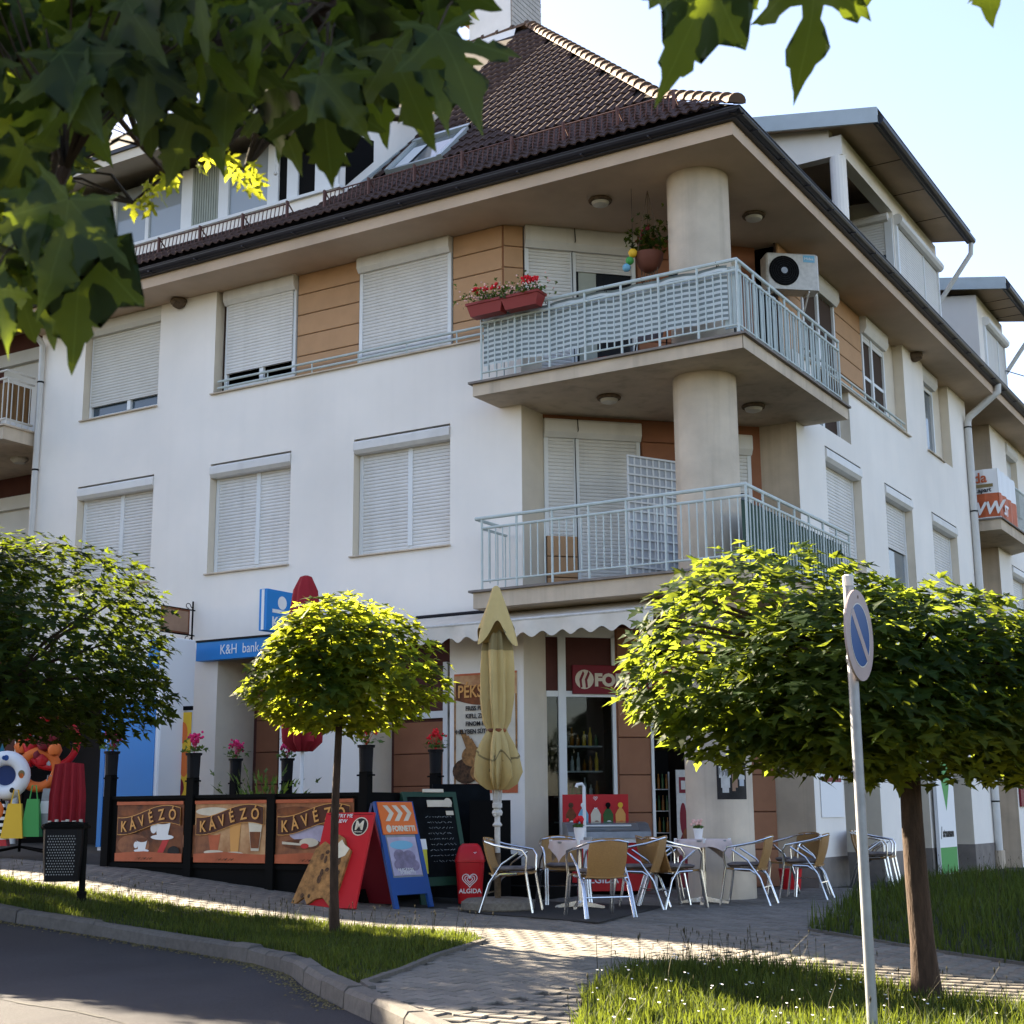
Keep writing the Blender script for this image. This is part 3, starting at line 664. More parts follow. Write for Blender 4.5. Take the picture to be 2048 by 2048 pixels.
# right dormers
def rdormer(y0, y1, loggia):
    X = -7.05; zb, zt = 10.3, 12.2
    mb = MB(FRt)
    if loggia:
        mb.quad((y0+2.9, 0, zb), (y1, 0, zb), (y1, 0, zt), (y0+2.9, 0, zt)); mb.box((y0, -.22, zt-.06), (y0+.22, 0, 12.5)); mb.box((y0+.22, -.22, zt-.06), (y1, 0.001, 12.5))
        mb.box((y0, -4.2, zt-.06), (y0+.2, -.22, 12.86)); mb.quad((y0+2.9, 0, zb), (y0+2.9, -3.2, zb), (y0+2.9, -3.2, 12.6), (y0+2.9, 0, 12.4))
        mb.tube([(y0+.12, -.12, 10.2), (y0+.12, -.12, zt-.06)], .14, 16)
    else:
        mb.quad((y0, 0, zb), (y1, 0, zb), (y1, 0, 12.5), (y0, 0, 12.5)); mb.quad((y0, 0, zb), (y0, -4, zb+3), (y0, -4, 13), (y0, 0, 12.5))
    mb.quad((y1, 0, zb), (y1, -4, zb+3), (y1, -4, 13.2), (y1, 0, 12.5))
    d = bp(mb, 'dormer', 'plaster')
    sl = math.tan(R(10)); P = lambda u, w, dz: (u, w, 12.50-(w-.66)*sl+dz)
    mb = MB(FRt); mb.prism([P(y0-.22, .66, 0), P(y0-.22, -5, 0), P(y0-.22, -5, .05), P(y0-.22, .66, .05)], (y1-y0+.3, 0, 0)); bp(mb, 'dormer_soffit', 'soffit', d)
    mb = MB(FRt); mb.prism([P(y0-.27, .72, -.06), P(y0-.27, -5, -.06), P(y0-.27, -5, .26), P(y0-.27, .72, .22)], (.05, 0, 0)); mb.quad(P(y0-.27, .72, .22), P(y1+.1, .72, .22), P(y1+.1, -5, .26), P(y0-.27, -5, .26)); bp(mb, 'verge', 'zinc', d)
    mb = MB(FRt); mb.tube([(y0-.2, .72, 12.5), (y1+.1, .72, 12.5)], .085, 10); mb.tube([(y0-.2, .64, 12.46), (y1+.08, .64, 12.46)], .02, 6); bp(mb, 'gutter', 'gutter', d)
    bp(MB(FRt).tube([(y1+.02, .72, 12.42), (y1+.02, .70, 12.2), (y1+.05, .3, 11.7), (y1+.05, .0, 11.3)], .05, 10), 'downpipe', 'pipe', d, smooth=True)
    for k in range(1, 4):
        yy = y0+(y1-y0)*k/4; bp(MB(FRt).box((yy, .02, 12.485+.00), (yy+.008, .62, 12.497)), 'joint', 'groove', d)
    a = y0+3.05 if loggia else y0+.55; b = y1-.12; mb = MB(FRt); slats(mb, a, b, zb, zt-.3, .02, 0); s_ = bp(mb, 'shutter', 'shutter', d)
    mb = MB(FRt); mb.tube([(a-.1, .06, zt-.2), (b+.05, .06, zt-.2)], .11, 10); bp(mb, 'shutter_box', 'shutter', d)
    mb = MB(FRt); mb.box((a-.1, 0, zb), (a, .05, zt-.3)); mb.box((b, 0, zb), (b+.06, .05, zt-.3)); mb.box((a+(b-a)*.62, 0.02, zb), (a+(b-a)*.62+.04, .04, zt-.3)); bp(mb, 'frame', 'pvc', d)
    bp(MB(FRt).add([((y0+y1)/2, .2, 12.78), ((y0+y1)/2+.15, .3, 12.95), ((y0+y1)/2+.05, .2, 12.78)], [(0, 1, 2)]).tube([((y0+.9), -1.2, 13.05), (y0+.9, -1.15, 13.22)], .02, 5).tube([((y0+.9), -1.35, 13.05), (y0+.9, -1.15, 13.2)], .02, 5), 'hook', 'metal_dark', d)
    if loggia:
        T = FR((0, y0+2.88, 0), (1, 0, 0), (0, -1, 0)); mb = MB(T); slats(mb, -7.95, -7.2, 11.3, 11.95, .03, 0); mb.tube([(-8.05, .05, 12.03), (-7.12, .05, 12.03)], .09, 8); bp(mb, 'shutter', 'shutter', d)
        mb = MB(T); mb.box((-8.05, 0, 10), (-7.95, .05, 12.0)); mb.box((-7.2, 0, 10), (-7.06, .05, 12.0)); bp(mb, 'frame', 'pvc', d); bp(MB(T).box((-7.95, .01, 10), (-7.2, .02, 11.3)), 'pane', 'glass_blue', d)
rdormer(22.75, 28.72, True); rdormer(32.1, 34.6, False)
# ------------------------------------------------------------------ right-hand end of the house beyond the downpipe
mb = MB()
mb.quad((-8.6, 32.4, -.4), (-7.05, 32.4, -.4), (-7.05, 32.4, SF), (-8.6, 32.4, SF), 1)
Rh2 = [(33.9, 35.0, 7.8, 9.45, .2), (33.6, 35.2, 4.8, 6.5, .2)]
mb2 = MB(FRt); facade(mb2, 32.4, 46, -.4, SF, Rh2, .2); bp(mb2, 'wall', ['plaster', 'cream'])
mb.quad((-8.6, 30.2, -.4), (-8.6, 32.4, -.4), (-8.6, 32.4, SF), (-8.6, 30.2, SF), 1); bp(mb, 'wall', ['plaster', 'render_beige'])
window(FRt, 33.9, 35.0, 7.8, 9.45, w=-.16, drop=1, box=.25, boxout=.05); window(FRt, 33.6, 35.2, 4.8, 6.5, w=-.16, drop=1)
mb = MB(); mb.prism([(-8.5, 30.3, 6.72), (-6.5, 30.3, 6.72), (-6.5, 33.2, 6.72), (-7.04, 33.7, 6.72), (-8.5, 33.7, 6.72)], (0, 0, .22)); bl = bp(mb, 'balcony', 'render_beige')
bp(MB().prism([(-8.5, 30.25, 6.94), (-6.45, 30.25, 6.94), (-6.45, 33.2, 6.94), (-7.04, 33.75, 6.94), (-8.5, 33.75, 6.94)], (0, 0, .03)), 'slab_edge_tile', 'plinth', bl)
mb = MB(); mb.tube([(-8.4, 30.36, 7.95), (-6.56, 30.36, 7.95), (-6.56, 33.1, 7.95)], .025, 8)
for y in np.arange(30.4, 33.1, .12): mb.tube([(-6.56, y, 6.97), (-6.56, y, 7.95)], .01, 5)
for x in np.arange(-8.4, -6.6, .12): mb.tube([(x, 30.36, 6.97), (x, 30.36, 7.95)], .01, 5)
bp(mb, 'handrail', 'rail', bl)
bn = thing('banner', 'red and white advertising banner hung around the far balcony railing', 'banner', (-6.5, 30.3, 7.0))
mb = MB()
def wavy(a, b, z0, z1, m, lay, n=14):
    a, b = Vector(a), Vector(b); nr = Vector((b.y-a.y, a.x-b.x, 0)).normalized(); pts = []
    for i in range(n+1):
        p = a.lerp(b, i/n)+nr*(.018*math.sin(i*1.7)+lay*.004)
        pts += [(p.x, p.y, z0), (p.x, p.y, z1)]
    mb.add(pts, [(2*i, 2*i+2, 2*i+3, 2*i+1) for i in range(n)], m)
A0, A1, A2 = (-2.0, .0, 0), (0, 0, 0), (0, 1.7, 0)
for a, b in ((A0, A1), (A1, A2)): wavy(a, b, -.02, 1.02, 0, 0); wavy(a, b, .0, .50, 1, 1)
bn_ = mb.build('sheet', ['white', 'orange_dull'], bn)
text('agda', .30, (-.75, -.04, .74), FRONT, 'orange_dull', bn, bold=.006); text('www.apart', .13, (-.72, -.045, .53), FRONT, 'ink', bn, bold=.004); text('WWW', .36, (-1.05, -.05, .06), FRONT, 'white', bn, shear=.2, bold=.012)
text('.ST', .30, (.05, .15, .06), (math.pi/2, 0, math.pi/2), 'white', bn, shear=.2, bold=.01)
MB().box((-.72, -.035, .63), (-.1, -.032, .70)).build('strip', 'khaki_dark', bn)
# ------------------------------------------------------------------ neighbour up the street
NO = Vector((-26, 18, .6)); nb = thing('apartment_building', 'neighbouring apartment house set back behind balconies beyond the white downpipe', 'building', NO)
def np_(mb, name, mats, parent=None, **k): return mb.build(name, mats, parent or nb, origin=NO, **k)
ZN = .84
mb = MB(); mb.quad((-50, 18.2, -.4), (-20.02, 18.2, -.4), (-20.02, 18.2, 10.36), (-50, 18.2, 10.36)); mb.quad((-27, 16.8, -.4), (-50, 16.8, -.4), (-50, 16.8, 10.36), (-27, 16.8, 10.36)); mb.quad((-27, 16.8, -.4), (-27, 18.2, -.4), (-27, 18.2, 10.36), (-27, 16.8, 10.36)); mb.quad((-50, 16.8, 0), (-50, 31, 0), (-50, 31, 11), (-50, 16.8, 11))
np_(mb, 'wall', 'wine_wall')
for z in (4.81, 7.71):
    mb = MB(); mb.box((-27, 16.1, z-.26), (-20.02, 18.2, z-.03)); mb.box((-27, 16.06, z-.03), (-19.98, 16.85, z)); b = np_(mb, 'balcony', 'render_beige')
    for hz in (z+1.0, z+.86, z+.12): np_(MB().tube([(-26.9, 16.16, hz), (-20.08, 16.16, hz), (-20.08, 16.75, hz)], .022, 8), 'handrail', 'rail_cream', b)
    m1 = MB().tube([(0, 0, z), (0, 0, z+.86)], .011, 6).build('baluster', 'rail_cream', b); mbal = m1.data; bpy.data.objects.remove(m1)
    for x in np.arange(-22.9, -20.0, .13): piece('baluster', mbal, b, Vector((x, 16.16, 0))-NO)
    for y in np.arange(16.28, 16.75, .13): piece('baluster', mbal, b, Vector((-20.08, y, 0))-NO)
    if z > 6: np_(MB().box((-26.8, 16.2, z+.12), (-20.14, 16.215, z+.8)).box((-20.145, 16.215, z+.12), (-20.13, 16.74, z+.8)), 'reed_screen', 'reed', b)
    np_(MB().box((-22.6, 18.1, z+.05), (-21.2, 18.18, z+2.2)), 'door', 'shutter_grey', b); np_(MB().box((-22.7, 18.0, z+1.95), (-21.15, 18.12, z+2.2)), 'shutter_box', 'shutter_grey', b)
np_(MB().lathe([(.15, 0), (.16, -.04), (.1, -.1)], (-20.9, 17.2, 7.45), 14), 'ceiling_lamp', 'lamp_glass')
mb = MB(); mb.box((-50, 16.09, 10.36), (-20.06, 17.4, 10.40)); mb.box((-50, 17.4, 10.36), (-20.06, 18.3, 10.40)); mb.box((-50, 16.06, 10.36), (-20.06, 16.09, 10.54)); np_(mb, 'soffit', 'soffit')
mb = MB(); mb.quad((-50, 15.98, 10.72), (-20.02, 15.98, 10.72), (-20.02, 18.02, 12.23), (-50, 18.02, 12.23)); mb.quad((-50, 18.02, 12.23), (-20.02, 18.02, 12.23), (-20.02, 23.36, 17.6), (-50, 23.36, 17.6)); mb.quad((-50, 23.36, 17.6), (-20.02, 23.36, 17.6), (-20.02, 31, 10), (-50, 31, 10))
mb.ngon([(-20.02, 15.98, 10.72), (-20.02, 18.02, 12.23), (-20.02, 23.36, 17.6), (-20.02, 31, 10), (-20.02, 31, 9), (-20.02, 16.1, 10.5)])
nroof = np_(mb, 'roof', 'roof_under')
spots = []; HXs = HX; HX = lambda y: -20.1; DORM = lambda x, y: False
tiles_plane(EY-.05, 10.74, BY, 12.25, -24); tiles_plane(BY, 12.25, BY+2.2, 14.46, -24); joined(spots, 'roof_tile_field', nroof, 'tile_field', NO)
mb = MB(); gut(mb, (-50, 15.97, 0), (-20.1, 15.97, 0), (0, -1, 0), 10.66); np_(mb, 'gutter', 'gutter')

# ------------------------------------------------------------------ ground, road, kerb, pavement
def sheet(name, poly, dz, m, cell=.25, kind='structure', clip=True):
    xs = [p[0] for p in poly]; ys = [p[1] for p in poly]
    bm = bmesh.new(); f = bm.faces.new([bm.verts.new((a, b, 0)) for a, b in poly])
    for ax, lo, hi in ((0, min(xs), max(xs)), (1, min(ys), max(ys))):
        for k in sorted({*[x for x in (KX if ax == 0 else (13.5, 14.5, 15.5, 16.5, 20, 30)) if lo < x < hi], *np.arange(math.ceil(lo/cell)*cell, hi, cell)}):
            nrm = (1, 0, 0) if ax == 0 else (0, 1, 0); co = (k, 0, 0) if ax == 0 else (0, k, 0)
            bmesh.ops.bisect_plane(bm, geom=bm.verts[:]+bm.edges[:]+bm.faces[:], plane_co=co, plane_no=nrm)
    bmesh.ops.triangulate(bm, faces=bm.faces[:])
    for v in bm.verts: v.co.z = gz(v.co.x, v.co.y)+dz
    me = bpy.data.meshes.new(name); bm.normal_update(); bm.to_mesh(me); bm.free(); me.materials.append(M(m))
    if me.polygons and me.polygons[0].normal.z < 0: me.flip_normals()
    o = link(bpy.data.objects.new(name, me)); o['kind'] = kind; return o
xs_ = np.concatenate([np.linspace(-600, -60, 10), np.arange(-50, 50, 4), np.linspace(50, 600, 10)]); ys_ = np.concatenate([np.linspace(-600, -40, 8), np.arange(-36, 60, 4), np.linspace(60, 900, 10)])
XX, YY = np.meshgrid(xs_, ys_, indexing='ij'); ZZ = gz_np(np.clip(XX, -120, 200), YY)-.35
n1, n2 = XX.shape; I = np.arange(n1*n2).reshape(n1, n2)
mesh_np('ground', np.stack([XX.ravel(), YY.ravel(), ZZ.ravel()], 1), np.stack([I[:-1, :-1].ravel(), I[1:, :-1].ravel(), I[1:, 1:].ravel(), I[:-1, 1:].ravel()], 1), 'soil', kind='structure')
KERB = [(-40, 9.3), (-18, 9.62), (-11.7, 9.72), (-9.84, 9.80), (-8.75, 9.66), (-7.85, 9.26), (-7.15, 8.82), (-6.55, 8.28), (-6.15, 7.98), (-5.75, 7.70), (-5.3, 7.40), (-4.8, 7.08), (-3.6, 6.35), (-2, 5.3), (0, 3.9), (4, 1.2)]
def off(poly, d):
    o = []
    for i, p in enumerate(poly):
        a, b = Vector(poly[max(i-1, 0)]), Vector(poly[min(i+1, len(poly)-1)]); t = (b-a).normalized(); o.append((p[0]+t.y*d, p[1]-t.x*d))
    return o
KF = off(KERB, -.15)       # road-side edge of the kerb
KF = [(p[0], p[1]) for p in KF]
if KF[2][1] > KERB[2][1]: KF = off(KERB, .15)
RD = -.115
road = sheet('road', KF+[(4, -14), (-40, -14)], RD, 'asphalt', 1.0)
kerb = link(bpy.data.objects.new('kerb', None)); kerb['kind'] = 'structure'; kerb.location = (-9, 9.5, 0)
def along(poly, s0, s1, step):
    P = [Vector(p) for p in poly]; L = [0]
    for a, b in zip(P, P[1:]): L.append(L[-1]+(b-a).length)
    def at(s):
        for i in range(len(P)-1):
            if s <= L[i+1] or i == len(P)-2: return P[i].lerp(P[i+1], (s-L[i])/(L[i+1]-L[i]))
    return at, L
atB, LB = along(KERB, 0, 0, 0)
def stone(s0, s1):
    a, b = atB(s0), atB(s1); t = (b-a).normalized(); n = Vector((t.y, -t.x)); 
    if n.y > 0 and t.x > 0: n = -n
    r = random.Random(int(s0*100)); g = .006; c = .018
    def P(q, w, z): 
        p = q+n*w; return (p.x+9, p.y-9.5, gz(p.x, p.y)+z+r.uniform(-.008, .008))
    a2, b2 = a+t*g, b-t*g; mb = MB(); j = r.uniform(-.008, .008)
    sec = [(0, -.3), (0, -.006), (.014, .010), (.11, .006), (.138, -.018), (.158, -.30)]
    mb.loft([[P(a2, w_, z+j) for w_, z in sec], [P(a2+t*c*.5, w_, z+j+.002) for w_, z in sec], [P(b2-t*c*.5, w_, z+j+.002) for w_, z in sec], [P(b2, w_, z+j) for w_, z in sec]])
    return mb.build('kerb_stone', 'kerb', kerb)
s = LB[1]-8
while s < LB[3]+.6: stone(s, s+.98); s += .98
while s < LB[-1]-.3:
    d = .40 if s < LB[6] else .52
    stone(s, s+d); s += d
# gravelly drift of grit and dry leaves in the gutter of the road
V = []; F = []
for i in range(2600):
    s_ = rng.uniform(LB[1]-2, LB[9]); p = atB(s_); d = .16+abs(rng.normal(0, .07)); t = (atB(s_+.05)-p).normalized(); x, y = p.x+t.y*d, p.y-t.x*d; r = rng.uniform(.004, .016); z = gz(x, y)+RD+.003; a = rng.uniform(0, 6.28); k = len(V)
    for q in range(3): V.append((x+r*math.cos(a+q*2.1), y+r*math.sin(a+q*2.1), z))
    V.append((x, y, z+r*.7)); F += [(k, k+1, k+3), (k+1, k+2, k+3), (k+2, k, k+3)]
mesh_np('grit', V, F, 'grass_dry', kind='stuff')
seam = MB(); q0 = Vector((-12, 7.52)); q1 = Vector((-3.5, 5.72))
for i in range(34):
    a, b = q0.lerp(q1, i/34), q0.lerp(q1, (i+1)/34); w_ = .012+.008*math.sin(i*2.3); o = .012*math.sin(i*1.3)
    seam.add([(a.x, a.y+o-w_, gz(a.x, a.y)+RD+.004), (b.x, b.y+.012*math.sin((i+1)*1.3)-w_, gz(b.x, b.y)+RD+.004), (b.x, b.y+.012*math.sin((i+1)*1.3)+w_, gz(b.x, b.y)+RD+.004), (a.x, a.y+o+w_, gz(a.x, a.y)+RD+.004)], [(0, 1, 2, 3)])
so_ = seam.build('tar_seam', 'seam'); so_['kind'] = 'structure'
# lawns
STRIP = [(-40, 9.5), *KERB[1:9], (-5.95, 7.92), (-6.15, 8.65), (-6.45, 9.5), (-6.74, 10.62), (-7.1, 11.0), (-7.9, 11.32), (-9.5, 11.36), (-12, 11.25), (-18, 11.1), (-40, 11)]
FRONTL = [(-3.6, 6.5), (-4.12, 7.57), (-4.59, 8.49), (-5.02, 9.9), (-4.85, 10.4), (-4.3, 10.72), (-3.9, 10.78), (-3.0, 10.5), (-2.0, 10.25), (2, 9.9), (14, 9.2), (14, 1), (4, 1.2), (0, 3.9), (-2, 5.3)]
BACKL = [(-4.99, 13.69), (-3.5, 13.05), (-2.2, 12.75), (6, 12.2), (14, 11.8), (14, 40), (-6.55, 40), (-6.55, 26), (-6.3, 21.5), (-5.7, 17.2)]
for nm, pl in (('lawn', STRIP), ('lawn', FRONTL), ('lawn', BACKL)): sheet(nm, pl, -.01, 'soil', .5)
PAVE = [(-40, 11.0), (-18, 11.1), (-12, 11.25), (-9.5, 11.36), (-7.9, 11.32), (-7.1, 11.0), (-6.74, 10.62), (-6.45, 9.5), (-6.15, 8.65), (-5.95, 7.92), (-5.75, 7.70), (-5.3, 7.40), (-4.8, 7.08), (-3.6, 6.35), (-4.12, 7.57), (-4.59, 8.49), (-5.02, 9.9), (-4.85, 10.4), (-4.3, 10.72), (-3.9, 10.78), (-3.0, 10.5), (-2.0, 10.25), (2, 9.9), (14, 9.2), (14, 11.8), (6, 12.2), (-2.2, 12.75), (-3.5, 13.05), (-4.99, 13.69), (-5.7, 17.2), (-6.3, 21.5), (-6.55, 26), (-6.55, 40), (-7.8, 40), (-7.8, 20.2), (-10.1, 17.9), (-10.1, 17.9), (-20, 17.9), (-40, 17.9)]
pave = sheet('pavement', PAVE, -.011, 'joint_sand', .5)
pts12 = [(-.1, -.0825), (-.0625, -.0825), (-.0375, -.0575), (.0375, -.0575), (.0625, -.0825), (.1, -.0825), (.1, .0825), (.0625, .0825), (.0375, .0575), (-.0375, .0575), (-.0625, .0825), (-.1, .0825)]
def paver_rings(k=1):
    o = []
    for sx, z in ((.978, -.03), (.978, -.006), (.935, 0)): o.append([(x*sx, y*(.984 if z < -.004 else .95), z) for x, y in pts12])
    return o
pm = MB().loft(paver_rings()); po = pm.build('paver', 'paver', pave); pme = po.data; bpy.data.objects.remove(po)
px, py, pa = [], [], []
for r, y in enumerate(np.arange(6.4, 19.9, .14)):
    for x in np.arange(-16.0, -4.80, .2)+(.1 if r % 2 else 0): px.append(x); py.append(y); pa.append(0)
for c_, x in enumerate(np.arange(-4.73, 1.0, .14)):
    for y in np.arange(6.0, 14.0, .2)+(.1 if c_ % 2 else 0): px.append(x); py.append(y); pa.append(math.pi/2)
px, py, pa = map(np.array, (px, py, pa)); ok = inside(px, py, PAVE) & ~((px < -9.2) & (py > 13.45)) & ~((px < -12) & (py > 13.4))
ok &= inside(px, py, off(PAVE, 0)); px, py, pa = px[ok], py[ok], pa[ok]
ang = np.degrees(np.arctan2(px, py))+31.18; infr = (np.abs(ang) < 19.3) & (np.hypot(px, py) > 8.0)
far = np.where(infr, np.hypot(px, py), 99); order = np.argsort(far)
for i in order[:300]:
    x, y = float(px[i]), float(py[i]); sl_ = (gz(x+.1, y)-gz(x-.1, y))/.2
    piece('paver', pme, pave, (x, y, gz(x, y)+random.gauss(0, .0014)), (random.gauss(0, .006), -math.atan(sl_)+random.gauss(0, .006), pa[i]))
bv = np.array([p for r in paver_rings() for p in r]); bf = []
for k in range(2): bf += [(k*12+i, k*12+(i+1) % 12, (k+1)*12+(i+1) % 12, (k+1)*12+i) for i in range(12)]
tri = [(24, 25, 35), (25, 34, 35), (25, 26, 34), (26, 33, 34), (26, 27, 33), (27, 32, 33), (27, 28, 32), (28, 31, 32), (28, 29, 31), (29, 30, 31)]
bft = [t for a, b, c, d in bf for t in ((a, b, c), (a, c, d))]+tri
idx = order[300:]; n = len(idx); V = np.repeat(bv[None], n, 0); ca, sa = np.cos(pa[idx])[:, None], np.sin(pa[idx])[:, None]
X = V[:, :, 0]*ca-V[:, :, 1]*sa+px[idx][:, None]; Y = V[:, :, 0]*sa+V[:, :, 1]*ca+py[idx][:, None]
tl = rng.normal(0, .006, (n, 2)); Z = V[:, :, 2]+gz_np(X, Y)+rng.normal(0, .0014, (n, 1))+(X-px[idx][:, None])*tl[:, :1]+(Y-py[idx][:, None])*tl[:, 1:]
mesh_np('paver_field', np.stack([X.ravel(), Y.ravel(), Z.ravel()], 1), (np.array(bft)[None]+(np.arange(n)*36)[:, None, None]).reshape(-1, 3), 'paver_field', pave, 'stuff')
